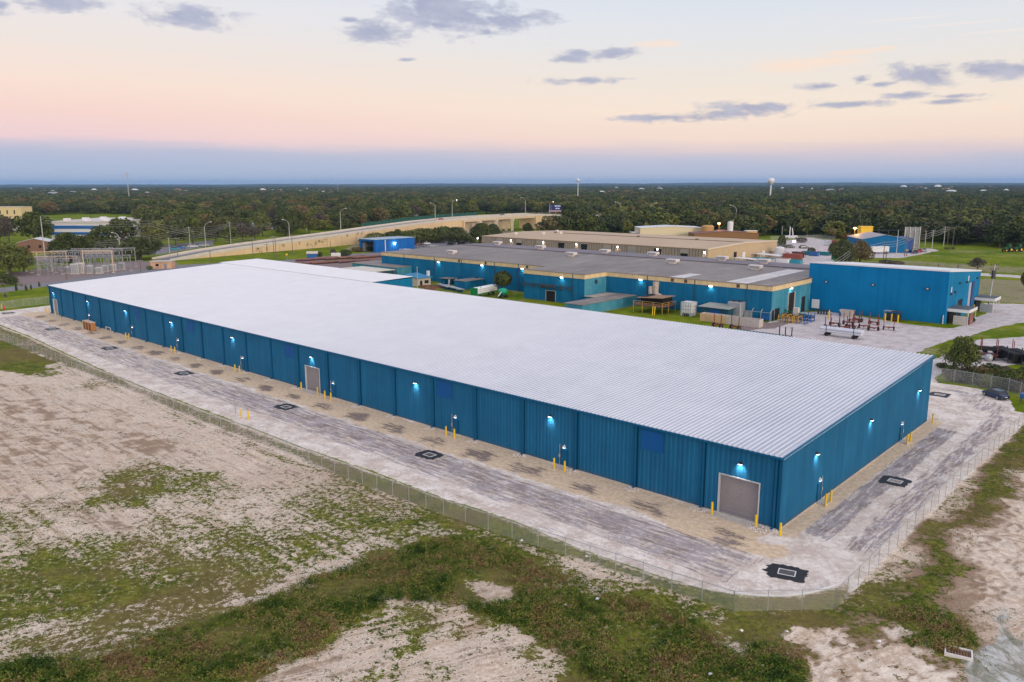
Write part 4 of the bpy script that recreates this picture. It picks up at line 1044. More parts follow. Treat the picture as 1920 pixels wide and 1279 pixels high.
# L-shaped lean-to annexes against the front wall
ann = building('annex', 103, T0f, 'low pale blue lean-to with grey roof running out from the factory wall', 'shed')
b = bmb(ann); b.ribs((99.4, 109.2), (99.4, 103.0), 0, 3.1, .4, .03); b.ribs((99.4, 103.0), (T0f, 103.0), 0, 3.1, .4, .03); b.ribs((T0f, 109.2), (99.4, 109.2), 0, 3.1, .4, .03); b.build('wall', M_old_blue_light, ann)
b = bmb(ann); b.slab([(99.1, 102.7), (T0f - .25, 102.7), (T0f - .25, 109.4), (99.1, 109.4)], 3.1, 3.25); b.build('roof', M_oldroof, ann)
b = bmb(ann); b.bx(T0f - 12, T0f - .3, 109.25, 114.0, 0, 3.0); b.build('rear_room', M_old_blue, ann)
b = bmb(ann); b.slab([(T0f - 12.2, 109.45), (T0f - .25, 109.45), (T0f - .25, 114.2), (T0f - 12.2, 114.2)], 3.0, 3.14); b.build('roof', pm('pale_rusty_roof', (0.46, 0.38, 0.33, 1), .7, .2, .3, stain=(.28, .2, .15), amt=.5), ann)
sh = building('shed', 168.8, 117, 'blue flat-roofed shed beside the pipe trailer against the factory', 'shed')
b = bmb(sh); b.bx(117, T0f - .3, 168.8, 174.2, 0, 3.0); b.build('wall', M_old_blue, sh)
b = bmb(sh); b.slab([(116.7, 168.5), (T0f - .2, 168.5), (T0f - .2, 174.5), (116.7, 174.5)], 3.0, 3.15); b.build('roof', M_oldroof, sh)
# far-left lean-to with grey roof and white canopy
lt = building('lean_to', 209, 121, 'long grey-roofed lean-to under the far end of the factory wall', 'shed')
b = bmb(lt); b.ribs((119.5, 209), (T0f - .1, 209), 0, 4.9, .5, .03); b.ribs((119.5, 238), (119.5, 209), 0, 4.9, .5, .03); b.build('wall', M_old_blue_light, lt)
b = bmb(lt); b.slab([(119.2, 208.7), (T0f - .25, 208.7), (136, 228.2), (136, 240), (119.2, 240)], 4.9, 5.05); b.build('roof', M_oldroof, lt)
cn = building('canopy', 207, 111, 'open white-roofed canopy on thin posts in front of the lean-to', 'canopy')
b = bmb(cn); b.slab([(108.5, 209.3), (118.8, 209.3), (118.8, 230), (108.5, 230)], 4.15, 4.3); b.build('roof', pm('cream_sheet_roof', (0.66, 0.61, 0.52, 1), .6, .1, .4), cn)
for s in (209.6, 216, 223, 229.7):
    for t in (108.8, 118.5):
        b = bmb(cn); b.bar((t, s, 0), (t, s, 4.15), .14); b.build('post', M_rust, cn)
# shack with blue mono-pitch roof
sk = building('workshop_shack', 190, 112, 'small cream shack with bright blue sloping roof by the warehouse annex', 'shack')
k0 = ST(*(805, 527)); ks, kt = 188.0, 112.0
b = bmb(sk); b.slab([(kt, ks), (kt + 6, ks), (kt + 6, ks + 7), (kt, ks + 7)], 0, lambda x, y: 3.0 + (y - ks) * .12); b.build('wall', pm('cream_boarding', (.52, .47, .39, 1), .8, .12, 1.5, stain=(.2, .2, .2), amt=.3), sk)
b = bmb(sk); b.slab([(kt - .5, ks - .6), (kt + 6.5, ks - .6), (kt + 6.5, ks + 8), (kt - .5, ks + 8)], lambda x, y: 3.05 + (y - ks) * .12, lambda x, y: 3.2 + (y - ks) * .12)
b.build('roof', pm('bright_blue_sheet_roof', (.015, .20, .38, 1), .5, .12, .6), sk)
b = bmb(sk); b.bx(kt + .8, kt + 1.9, ks - .05, ks - .02, 0, 2.1); b.build('door', M_black, sk)
b = bmb(sk); b.bx(kt + 3, kt + 5, ks - .05, ks - .02, .9, 2.1); b.build('window', M_glass, sk)
b = bmb(sk); b.bar((kt + 6.6, ks + 2, 0), (kt + 6.6, ks + 2, 5.2), .9); b.build('flue', M_white, sk)
s2 = building('pump_shed', 180, 113, 'tiny grey-roofed open shed right of the cream shack', 'shed')
s0_, t0_ = ST(842, 535)
b = bmb(s2); b.slab([(t0_ - .5, s0_ - .5), (t0_ + 4, s0_ - .5), (t0_ + 4, s0_ + 5), (t0_ - .5, s0_ + 5)], 2.3, 2.42); b.build('roof', M_oldroof, s2)
b = bmb(s2); b.bx(t0_, t0_ + 3.5, s0_ + 2.2, s0_ + 4.5, 0, 2.3); b.build('wall', M_old_blue, s2)
for dt in (0, 3.5): b = bmb(s2); b.bx(t0_ + dt, t0_ + dt + .5, s0_, s0_ + .5, 0, 2.3); b.build('post', M_white, s2)

# ------------------------------------------------------------------ the tall blue box building
bxb = building('box_building', 22.8, 153, 'tall plain bright blue box building with white roof edge at right', 'building')
BS0, BS1, BT0, BT1 = 22.8, 60.2, 153.2, 187.5
def zb(t): return 14.1 - (t - BT0) * 0.075
b = bmb(bxb); b.ribs((BT0, BS1), (BT0, BS0), 0, 14.0, .3, .025); b.build('wall', M_box_blue, bxb)
b = bmb(bxb); b.ribs((BT0, BS0), (BT1, BS0), 0, lambda x: zb(BT0 + x) - .1, .3, .025, op_ if False else [(11.5, 16.2, 5.2), (22.3, 28.2, 9.0)]); b.build('wall', corrugated('lighter_blue_paint', (0.006, 0.17, 0.38, 1), (0.02, 0.22, 0.43, 1), .55, (.03, .22, .35, 1), .3, .8), bxb)
b = bmb(bxb); b.ribs((BT1, BS0), (BT1, BS1), 0, zb(BT1) - .1, .3, .025); b.ribs((BT1, BS1), (BT0, BS1), 0, lambda x: zb(BT1 - x) - .1, .3, .025); b.build('wall', M_box_blue, bxb)
b = bmb(bxb); b.slab([(BT0 - .15, BS0 - .15), (BT1 + .15, BS0 - .15), (BT1 + .15, BS1 + .15), (BT0 - .15, BS1 + .15)], lambda x, y: zb(x) - .16, lambda x, y: zb(x) + .22)
b.build('roof', pm('white_roof_trim', (.74, .74, .76, 1), .5, .05), bxb)
b = bmb(bxb); b.bx(BT0 + 11.4, BT0 + 16.3, BS0 + .1, BS0 + 3, 0, 5.3); b.build('door_opening', M_black, bxb)
b = bmb(bxb); b.bx(BT0 + 22.2, BT0 + 28.3, BS0 + .12, BS0 + .3, 0, 9.1); b.build('tall_door', pm('pale_lilac_door', (.40, .41, .52, 1), .5, .08), bxb)
b = bmb(bxb); b.bx(BT0 + 25.4, BT0 + 28.3, BS0 - .12, BS0 - .03, 0, 9.2); b.build('tall_door', pm('deep_blue_door', (.01, .08, .25, 1), .5, .08), bxb)
for s, z in ((54.9, 8.8), (41.8, 9.0), (27.7, 9.1)):
    b = bmb(bxb); b.bx(BT0 - .35, BT0 - .03, s - .45, s + .45, z - .3, z + .3); l = b.build('wall_lamp', M_dark, bxb)
    b = bmb(bxb); b.bx(BT0 - .38, BT0 - .35, s - .25, s + .25, z - .12, z + .12); b.build('lens', M_white, l)
for t, z in ((2.5, 7.6), (10.5, 9.8), (18, 9.4), (29.5, 9.5), (6.6, 7.7)):
    b = bmb(bxb); b.bx(BT0 + t, BT0 + t + .9, BS0 - .45, BS0 - .03, z, z + .45); b.build('wall_fixture', M_dark, bxb)
for t, z in ((3.0, 8.2), (20, 9.8)):
    b = bmb(bxb); b.bx(BT0 + t, BT0 + t + .7, BS0 - .12, BS0 - .03, z, z + 1.4); b.build('wall_vent', M_white, bxb)
b = bmb(bxb); b.bar((BT0 - .15, BS0 + .4, 0), (BT0 - .15, BS0 + .4, 2.4), .22); b.build('pipe', M_white, bxb)
# entrance porches on its right side
for i, (t0, w, lb) in enumerate(((1.0, 8.5, 'near flat-roofed entrance porch with deep white fascia on the blue box'), (29.5, 7.5, 'far flat-roofed entrance porch with deep white fascia on the blue box'))):
    p = building('porch', BS0 - 4, BT0 + t0, lb, 'porch')
    x0, x1, y0, y1 = BT0 + t0, BT0 + t0 + w, BS0 - 5.4, BS0 - .1
    b = bmb(p); b.bx(x0, x1, y0, y1, 3.35, 4.15); b.build('fascia', M_white, p)
    b = bmb(p); b.bx(x0 + .15, x1 - .15, y0 + .15, y1, 4.15, 4.21); b.build('roof', pm('dark_felt_roof', (.10, .115, .13, 1), .8, .25, .6), p)
    for (x, y) in ((x0 + .3, y0 + .3), (x1 - .3, y0 + .3), ((x0 + x1) / 2, y0 + .3)): b = bmb(p); b.bar((x, y, 0), (x, y, 3.35), .16); b.build('post', M_white, p)
    b = bmb(p); b.bx(x0 + .6, x1 - .6, y1 - .4, y1 - .1, 0, 3.2); b.build('back_wall', M_black, p)
    b = bmb(p); b.bx(x0 + .2, x0 + .35, y0 + .5, y1 - 1.6, 0, 2.4); b.build('screen', M_conc if i == 0 else M_galv, p)
    if i == 0: b = bmb(p); b.bx(x0 + 2.2, x0 + 5.5, y0 + .2, y0 + .45, .0, 2.7); b.build('panel', pm('red_brown_panel', (.22, .07, .06, 1), .6, .3, 1.5, stain=(.5, .35, .32), amt=.6), p)

# ------------------------------------------------------------------ tan warehouse behind
tn = building('tan_warehouse', 144.4, 246, 'long tan ribbed warehouse with loading docks behind the old factory', 'warehouse')
TS0, TS1, TT0, TT1, TZ = 144.4, 287.0, 246.0, 318.0, 8.0
def zt(t): return TZ + (1.0 - abs((t - 282) / 36.0)) * 1.0
b = bmb(tn); b.ribs((TT0, TS1), (TT0, TS0), 0, TZ, 1.55, .3, top=.42, lo=.04); b.build('wall', pm('tan_grey_ribbed_wall', (.33, .27, .22, 1), .7, .1, .5), tn)
M_tan = pm('tan_sheet_wall', (.50, .38, .235, 1), .6, .08, .4, vert=.1)
b = bmb(tn); b.ribs((TT0, TS0), (TT1, TS0), 0, lambda x: zt(TT0 + x) - .1, 1.2, .1); b.ribs((TT1, TS0), (TT1, TS1), 0, TZ, 1.2, .1); b.ribs((TT1, TS1), (TT0, TS1), 0, lambda x: zt(TT1 - x) - .1, 1.2, .1); b.build('wall', M_tan, tn)
b = bmb(tn)
b.add([(TT0 - .4, TS0 - .2, TZ), (TT0 - .4, TS1 + .2, TZ), (282, TS1 + .2, 9.0), (282, TS0 - .2, 9.0)], [(0, 1, 2, 3)])
b.add([(282, TS0 - .2, 9.0), (282, TS1 + .2, 9.0), (TT1 + .3, TS1 + .2, TZ), (TT1 + .3, TS0 - .2, TZ)], [(0, 1, 2, 3)])
b.bx(TT0 - .45, TT0 - .4, TS0 - .2, TS1 + .2, TZ - .25, TZ + .02)
b.build('roof', M_tanroof, tn)
b = bmb(tn); b.bx(281.6, 282.4, TS0 + 1, TS1 - 30, 9.0, 9.22)
for s in (170, 205, 262): b.bx(281, 283, s, s + .8, 9.0, 9.7)
b.build('ridge_vent', pm('brown_ridge_cap', (.17, .12, .09, 1), .7, .2), tn)
for a_, c_ in ((TS0 - .45, TS0 - .2),):
    b = bmb(tn); b.slab([(TT0 - .4, a_), (282, a_), (282, c_ + .6), (TT0 - .4, c_ + .6)], lambda x, y: zt(x) - .35, lambda x, y: zt(x) + .1); b.slab([(282, a_), (TT1, a_), (TT1, c_ + .6), (282, c_ + .6)], lambda x, y: zt(x) - .35, lambda x, y: zt(x) + .1)
    b.build('rake_trim', pm('cream_trim', (.66, .56, .43, 1), .6, .06), tn)
for i, (px, kind) in enumerate(((937, 1), (974, 1), (1012, 2), (1053, 0), (1096, 0), (1139, 2), (1185, 2), (1234, 0), (1284, 1))):
    s = hit_t(px, 465, TT0)[0]
    b = bmb(tn)
    b.bx(TT0 - .5, TT0 - .32, s - 2.3, s + 2.3, 5.4, 7.3) if kind else b.bx(TT0 - .5, TT0 - .32, s - 2.1, s + 2.1, 6.9, 7.3)
    b.bx(TT0 - .5, TT0 - .32, s - 2.3, s - 2.0, 1.2, 5.4); b.bx(TT0 - .5, TT0 - .32, s + 2.0, s + 2.3, 1.2, 5.4)
    d = b.build('dock_door', pm('dock_surround', (.36, .31, .27, 1), .7, .1), tn)
    b = bmb(tn); b.bx(TT0 - .36, TT0 - .31, s - 2.0, s + 2.0, 1.2, 6.9 if not kind else 5.4); b.build('opening', M_black if kind != 2 else M_grey, d)
for px, py in ((896, 445), (958, 450), (1019, 454), (1081, 458), (1158, 462), (1233, 465), (1321, 472)):
    s, z = hit_t(px, py, TT0 - .6)
    b = bmb(tn); b.bx(TT0 - .7, TT0 - .45, s - .3, s + .3, 6.2, 6.8); l = b.build('wall_lamp', M_white, tn)
    b = bmb(tn); b.bx(TT0 - .78, TT0 - .7, s - .3, s + .3, 6.15, 6.8); b.build('lens', M_lit, l)
    wall_light(WP(s, TT0 - .9, 6.1), (VV[0] * .25, VV[1] * .25, -1), 180, (1, .86, .74), 150, 'wall_lamp_light')
for t, z0, z1, w in ((256, 0, 4, 2.4), (271, 2.2, 5, 2.6), (279.5, 1.8, 4.4, 3.0), (301, 1.2, 3.9, 3)):
    b = bmb(tn); b.bx(t, t + w, TS0 - .25, TS0 - .12, z0, z1); b.build('door', M_white if t != 271 else M_black, tn)
for s, t, w in ((276, 262, 2), (262, 270, 2), (256, 278, 2.2), (268, 290, 1.6)):
    b = bmb(tn); b.bev(t - w / 2, t + w / 2, s - w / 2, s + w / 2, zt(t) - .1, zt(t) + 1.3, .1); b.build('roof_unit', M_vent, tn)
# ------------------------------------------------------------------ cars
PAINT = {}
def paint_mat(name, c):
    return pm('car_paint_' + name, c, 0.25, 0.03, 0.5, spec=0.6)
def make_car(paint, label, group=None, suv=False):
    o = thing('parked_car', (0, 0, 0), 0, label, 'car', group)
    L, Wd, H = 4.6, 1.8, (1.7 if suv else 1.42)
    # body: lofted cross-sections along x
    sec = [(-2.3, .42, .62, .70), (-2.22, .30, .86, .80), (-1.7, .26, .95, .88), (-1.0, .24, .98, .90), (0.2, .24, .95, .90), (1.1, .25, .90, .89), (1.9, .28, .78, .84), (2.25, .34, .62, .72), (2.3, .42, .52, .66)]
    if suv: sec = [(x, a, z + .12, w) for x, a, z, w in sec]
    vs = []; fs = []
    for x, a, z, w in sec:
        vs += [(x, -w * .96, a), (x, -w, (a + z) / 2), (x, -w * .93, z - .04), (x, -w * .5, z + .02), (x, w * .5, z + .02), (x, w * .93, z - .04), (x, w, (a + z) / 2), (x, w * .96, a)]
    n = 8
    for k in range(len(sec) - 1):
        for i in range(n): j = (i + 1) % n; fs.append((k * n + i, k * n + j, (k + 1) * n + j, (k + 1) * n + i))
    fs += [tuple(range(n)), tuple(range((len(sec) - 1) * n + n - 1, (len(sec) - 1) * n - 1, -1))]
    b = MB(); b.add(vs, fs)
    zr, zl = H, (.98 if suv else .93)
    def ring(xr, xf, w, z): return [(xr, -w, z), (xf, -w, z), (xf, w, z), (xr, w, z)]
    b.add(ring(-1.15, .35, .60, zr) + ring(-1.3, .55, .66, zr - .05), [(0, 1, 2, 3), (4, 5, 1, 0), (5, 6, 2, 1), (6, 7, 3, 2), (7, 4, 0, 3)])
    for (xa, xb) in ((-1.3, -1.75 if not suv else -2.05), (.55, 1.25), (-.3, -.32)):
        for s in (-1, 1): b.bar((xa, s * .66, zr - .05), (xb, s * .80, zl - .02), .07)
    b.build('body', paint, o, smooth=False)
    b = MB(); xb = -1.72 if not suv else -2.0
    b.add(ring(xb, 1.22, .79, zl - .03) + ring(-1.28, .53, .65, zr - .055), [(0, 1, 5, 4), (1, 2, 6, 5), (2, 3, 7, 6), (3, 0, 4, 7)])
    b.build('window', M_glass, o)
    for x in (-1.4, 1.4):
        for s in (-1, 1):
            b = MB(); b.cyl((x, s * .68, .32), (x, s * .90, .32), .32, n=16); w = b.build('wheel', M_tyre, o)
            b = MB(); b.cyl((x, s * .90, .32), (x, s * .915, .32), .2, n=10); b.build('rim', M_galv, w)
    for s in (-1, 1):
        b = MB(); b.bx(2.20, 2.29, s * .62 - .14, s * .62 + .14, .56, .66); b.build('headlight', M_white, o)
        b = MB(); b.bx(-2.29, -2.22, s * .62 - .14, s * .62 + .14, .68, .80); b.build('tail_light', M_red, o)
    b = MB(); b.bx(-2.325, -2.29, -.24, .24, .52, .65); b.build('number_plate', M_white, o)
    return o
CP = {'navy': paint_mat('navy', (.012, .035, .09, 1)), 'silver': paint_mat('silver', (.42, .43, .45, 1)), 'maroon': paint_mat('maroon', (.09, .012, .02, 1)), 'white': paint_mat('white', (.68, .68, .70, 1)),
      'red': paint_mat('red', (.52, .03, .03, 1)), 'black': paint_mat('black', (.012, .012, .016, 1)), 'teal': paint_mat('teal', (.02, .28, .36, 1)), 'blue': paint_mat('blue', (.02, .12, .35, 1)), 'grey': paint_mat('grey', (.14, .15, .16, 1))}
c = make_car(CP['navy'], 'dark blue saloon car parked on the pale drive, right of the new warehouse')
c.location = G(1866, 745); c.rotation_euler = (0, 0, math.radians(100)); c.scale = (1.05, 1.05, 1.05)
for px, py, colr, rz, lb in ((768, 461, 'silver', 20, 'silver car leftmost in the car park before the tan warehouse'), (786, 460, 'maroon', 25, 'maroon car second in the car park before the tan warehouse'), (801, 458, 'white', 15, 'white car in the car park before the tan warehouse'),
                           (766, 467, 'red', 200, 'bright red car parked behind the old factory roof'), (778, 465, 'navy', 200, 'dark blue car beside the bright red one'), (793, 463, 'black', 200, 'black car second right of the bright red one'), (812, 463, 'silver', 30, 'pale silver car by the factory roof edge'),
                           (845, 459, 'black', 10, 'black car under the big oak by the tan warehouse'), (868, 458, 'navy', 10, 'dark car second right of the big oak'), (884, 458, 'silver', 10, 'silver car nearest the corner of the tan warehouse')):
    c = make_car(CP[colr], lb, 'cars in the factory car park'); c.location = G(px, py); c.rotation_euler = (0, 0, math.radians(rz))
for px, py, colr, rz, lb in ((328, 469, 'teal', 12, 'turquoise car at the roadside left of the ramp'), (338, 467, 'blue', 12, 'blue car just behind the turquoise one'), (362, 464, 'white', 12, 'white car by the road at the foot of the ramp'), (383, 462, 'silver', 12, 'silver car behind the white one by the ramp'),
                           (202, 467, 'white', 80, 'white car under the trees left of the big oak'), (218, 466, 'silver', 80, 'silver car right of the white one under the trees')):
    c = make_car(CP[colr], lb, 'cars by the left road'); c.location = G(px, py); c.rotation_euler = (0, 0, math.radians(rz)); c.scale = (1.3, 1.3, 1.3)
for px, py, colr, rz, lb in ((1716, 475, 'navy', 60, 'dark blue car left of the white lot by the blue sheds'), (1724, 473, 'red', 60, 'red car behind the dark blue one by the blue sheds'), (1733, 472, 'silver', 60, 'silver car rightmost by the blue sheds'), (1507, 466, 'black', 5, 'black car parked on the stony yard left of the pink lamp'), (1481, 465, 'black', 0, 'long black car on the grass edge of the stony yard')):
    c = make_car(CP[colr], lb, 'cars by the far yard', True); c.location = G(px, py); c.rotation_euler = (0, 0, math.radians(rz)); c.scale = (1.2, 1.2, 1.2)
# distant packed car lot
far_c = make_car(CP['white'], 'car in the packed lot far behind the overpass', 'cars in the distant lot'); uc = []
for i in range(44):
    k, r = i % 11, i // 11
    p = G(452 + k * 6.8 + r * 1.5, 430 - r * 3.0 + k * .12)
    cn_ = ('silver', 'red', 'white', 'maroon', 'navy')[(i * 7) % 5] if i % 3 else 'white'
    o = place(far_c, uc, p, math.radians(95), '%s car %s from the left in the %s row of the far packed lot' % (cn_, ordw(k), ORD[r]), None, 1.6)
    if i % 3: 
        for ch_ in kids(o):
            if ch_.name.startswith('body'):
                ch_.material_slots[0].link = 'OBJECT'; ch_.material_slots[0].material = CP[('silver', 'red', 'white', 'maroon', 'navy')[(i * 7) % 5]]

# ------------------------------------------------------------------ pipe dollies in the yard (two axles, four stakes)
def make_dolly(m, label, L=0.0):
    o = thing('pipe_dolly', (0, 0, 0), 0, label, 'trailer', 'red steel pipe dollies in the yard')
    b = MB(); b.bx(-1.1, 1.1, -.12, .12, .55, .75); b.bx(-.15, .15, -1.0, 1.0, .5, .65); b.bar((0, 0, .6), (0, -2.2, .45), .12); b.build('frame', m, o)
    for x in (-1.0, 1.0): b = MB(); b.bar((x, 0, .7), (x * 1.08, 0, 2.7), .13); b.build('stake', m, o)
    for x in (-1.05, 1.05): b = MB(); b.cyl((x - .14, 0, .45), (x + .14, 0, .45), .45, n=16); w = b.build('wheel', M_tyre, o); b = MB(); b.cyl((x - .16, 0, .45), (x + .16, 0, .45), .18, n=10); b.build('hub', M_red, w)
    return o
dol = make_dolly(M_red, 'dolly'); ud = []
M_dkred = pm('dark_rusty_steel', (.08, .035, .035, 1), .8, .3, 2.0)
for i, (px, py, w) in enumerate(((1552, 617, 'leftmost of the group'), (1565, 611, 'second from the left, standing behind'), (1583, 618, 'third from the left, in front'), (1594, 616, 'beside the third one'), (1590, 609, 'in the middle of the cluster'), (1601, 605, 'at the back of the cluster'),
                                (1608, 603, 'reddest one at the very back'), (1620, 616, 'just right of the cluster'), (1637, 620, 'nearest, right of the cluster'), (1638, 609, 'behind, below the yellow bollards'), (1666, 619, 'standing alone at the right'))):
    o = place(dol, ud, G(px, py), ROT + math.pi / 2 + (i * 37 % 11 - 5) * .12, 'red pipe dolly ' + w, None, 1.15)
# loaded dolly train with white pipes
def pipe_load(loc, rz, label, mp, mt, L=9.0, rows=3, cols=4, r=.28, z0=.95, cat='trailer'):
    o = thing('pipe_trailer', loc, rz, label, cat)
    for y in (-L * .33, L * .33):
        b = MB(); b.bx(-1.0, 1.0, y - .12, y + .12, .6, .8); b.build('axle_frame', mt, o)
        for x in (-.95, .95):
            b = MB(); b.bar((x * 1.25, y, .7), (x * 1.25, y, z0 + rows * 2 * r + .6), .12); b.build('stake', mt, o)
            b = MB(); b.cyl((x - .15, y, .48), (x + .15, y, .48), .48, n=16); b.build('wheel', M_tyre, o)
    for j in range(rows):
        for i in range(cols):
            x = (i - (cols - 1) / 2) * 2.05 * r; z = z0 + r + j * 2 * r
            b = MB(); b.cyl((x, -L / 2, z), (x, L / 2, z), r, n=12); b.build('pipe', mp, o, smooth=False)
    return o
M_pipe = pm('pale_steel_pipe', (.60, .61, .68, 1), .4, .06, .5)
pipe_load(G(1577, 632), ROT, 'dolly train loaded with long pale pipes near the warehouse roof edge', M_pipe, M_dark, 10, 2, 4, .3)
_d = G(934, 549) - G(882, 560)
tr = pipe_load((G(934, 549) + G(882, 560)) / 2, math.atan2(_d[1], _d[0]) - math.pi / 2, 'green flatbed trailer stacked with long white pipes', pm('white_pipe', (.78, .78, .80, 1), .4, .05), M_green, 12, 3, 4, .33, 1.2)
b = MB(); b.bx(-1.4, 1.4, -6.3, -6.1, .8, 3.3); b.build('headboard', M_green, tr); b = MB(); b.bx(-1.4, 1.4, 6.1, 6.25, .8, 2.8); b.build('tailboard', M_green, tr); b = MB(); b.bx(-1.3, 1.3, -6, 6, .95, 1.15); b.build('bed', M_green, tr)
tk = thing('tank_trailer', G(943, 558), 0.4, 'small teal-green tank trailer with white chute beneath the palm', 'trailer')
b = MB(); b.lathe([(.2, .8), (.9, 1.1), (1.5, 1.7), (1.6, 2.3), (1.2, 2.9), (.5, 3.1)], n=18); b.build('drum', pm('teal_green_paint', (.01, .35, .20, 1), .4, .08), tk, smooth=True)
b = MB(); b.bx(-1.5, 1.5, -.8, .8, .55, .8); b.build('chassis', M_dark, tk)
b = MB(); b.bar((0, -.5, 2.9), (-2.6, -2.2, .8), .3, .12); b.build('chute', M_white, tk)
for x in (-1.1, 1.1): b = MB(); b.cyl((x, -1.0, .45), (x, -.75, .45), .45, n=14); b.build('wheel', M_tyre, tk); b = MB(); b.cyl((x, .75, .45), (x, 1.0, .45), .45, n=14); b.build('wheel', M_tyre, tk)

# stake bodies / trailers at the right edge
for px, py, m, rz, lb in ((1838, 672, M_red, ROT + .2, 'red stake trailer loaded with black pipes behind the round tree'), (1868, 664, M_red, ROT + .3, 'empty red stake trailer right of the loaded one')):
    o = thing('stake_trailer', G(px, py), rz, lb, 'trailer', 'trailers at the right edge of the yard')
    b = MB(); b.bx(-1.2, 1.2, -3.2, 3.2, .9, 1.15); b.build('bed', m, o)
    for y in (-3, 0, 3):
        for x in (-1.2, 1.2): b = MB(); b.bar((x, y, 1.1), (x, y, 3.4), .15); b.build('stake', m, o)
    for y in (-2.2, 2.2):
        for x in (-1.1, 1.1): b = MB(); b.cyl((x - .15, y, .48), (x + .15, y, .48), .48, n=14); b.build('wheel', M_tyre, o)
    if px < 1850:
        for i in range(4): b = MB(); b.cyl((-.75 + i * .5, -3.6, 2.2 + .2 * (i % 2)), (-.75 + i * .5, 3.6, 2.2 + .2 * (i % 2)), .25, n=10); b.build('pipe', M_black, o)
        b = MB(); b.lathe([(.5, 0), (.8, .5), (.8, 1.2), (.3, 1.5)], (-2.2, -1.5, 0), 14); b.build('drum', M_galv, o, smooth=True)
for px, py, L, lb in ((1888, 676, 8, 'black steel rack stacked with dark beams at the right edge'), (1915, 680, 7, 'lower black beam stack cut off by the right edge')):
    o = thing('beam_rack', G(px, py), ROT - .9, lb, 'rack')
    for y in (-L * .35, L * .35):
        b = MB(); b.bx(-1.3, 1.3, y - .15, y + .15, 0, .9)
        for x in (-1.3, 1.3): b.bar((x, y, 0), (x, y, 2.6), .18)
        b.build('support', M_dark, o)
    for i in range(4):
        for j in range(3): b = MB(); b.bx(-1.1 + i * .58, -.65 + i * .58, -L / 2 - .2 * j, L / 2 + .15 * i, .9 + j * .5, 1.32 + j * .5); b.build('beam', M_black, o)
o = thing('beam_rack', G(1420, 634), ROT + math.pi, 'long dark green beam lying just beyond the warehouse roof edge', 'rack')
b = MB(); b.bx(-1.2, 1.2, -6, 6, .5, 1.4); b.build('beam', pm('dark_green_steel', (.02, .07, .07, 1), .6, .2), o); b = MB(); b.bx(-1.3, 1.3, -4, -3.7, 0, .5); b.bx(-1.3, 1.3, 3.7, 4, 0, .5); b.build('support', M_dark, o)
for px, py, lb in ((1345, 614, 'rusty stake dolly leftmost on the grass by the planter trough'), (1378, 618, 'rusty stake dolly right of the trough on the grass')):
    place(dol, ud, G(px, py), ROT + 1.2, lb, None, 1.3)
for px, py, h, lb in ((1472, 634, 2.8, 'three dark posts on a stand just beyond the roof edge'),):
    o = thing('post_stand', G(px, py), ROT, lb, 'stand'); b = MB(); b.bx(-.8, .8, -1.5, 1.5, .3, .6); b.build('base', M_dark, o)
    for y in (-1.6, 0, 1.5): b = MB(); b.bar((0, y, 0), (0, y, h), .2); b.build('post', M_dark, o)

# yellow bollards in the yard
for px, py, w in ((1659, 603, 'leftmost of three by the tall blue box'), (1671, 604, 'middle of three by the tall blue box'), (1683, 606, 'rightmost of three by the tall blue box'), (1554, 597, 'standing alone near the saw tables'), (1825, 586, 'at the far porch of the blue box')):
    place(bol, ub, G(px, py), 0, 'yellow yard bollard ' + w, 'yellow bollards in the factory yard', 1.5)
for px, py, lb in ((1666, 600, 'dark welding rig left of the pair behind the yellow bollards'), (1680, 602, 'dark brown welding rig right of the pair behind the yellow bollards')):
    o = thing('welding_rig', G(px, py), ROT, lb, 'machine'); b = MB(); b.bx(-.7, .7, -1, 1, .3, 1.9); b.build('cabinet', M_dark, o); b = MB(); b.bx(-.9, .9, -1.2, 1.2, 2.5, 2.62)
    for x in (-.8, .8): b.bar((x, -1, .2), (x, -1, 2.5), .1); b.bar((x, 1, .2), (x, 1, 2.5), .1)
    b.build('canopy', M_galv if px < 1670 else M_dkred, o)
o = thing('scrap_bin', G(1588, 593), ROT + math.pi / 2, 'pale grey tapered scrap bin against the tall blue wall', 'bin')
b = MB(); b.add([(-1.4, -.6, 0), (1.4, -.6, 0), (1.4, .6, 0), (-1.4, .6, 0), (-1.9, -.9, 1.8), (1.9, -.9, 1.8), (1.9, .9, 1.8), (-1.9, .9, 1.8)], [(0, 3, 2, 1), (0, 1, 5, 4), (1, 2, 6, 5), (2, 3, 7, 6), (3, 0, 4, 7)]); b.build('tub', M_conc, o)
b = MB(); b.bx(-1.7, 1.7, -.75, .75, 1.2, 1.5); b.build('contents', M_rust, o)
o = thing('barrel', G(1576, 592), 0, 'blue barrel left of the scrap bin', 'barrel'); b = MB(); b.lathe([(.5, 0), (.55, .4), (.55, 1.1), (.5, 1.4)], n=16); b.build('drum', CP['blue'], o); b = MB(); b.lathe([(.42, 1.4), (.42, 1.46)], n=16); b.build('lid', M_white, o)
o = thing('notice_panel', G(1528, 584), ROT, 'white blank board on legs at the foot of the tall blue wall', 'panel'); b = MB(); b.bx(-.06, .06, -1.1, 1.1, 1.0, 3.6); b.build('board', M_white, o); b = MB(); b.bar((0, -.9, 0), (0, -.9, 1), .1); b.bar((0, .9, 0), (0, .9, 1), .1); b.build('leg', M_dark, o)
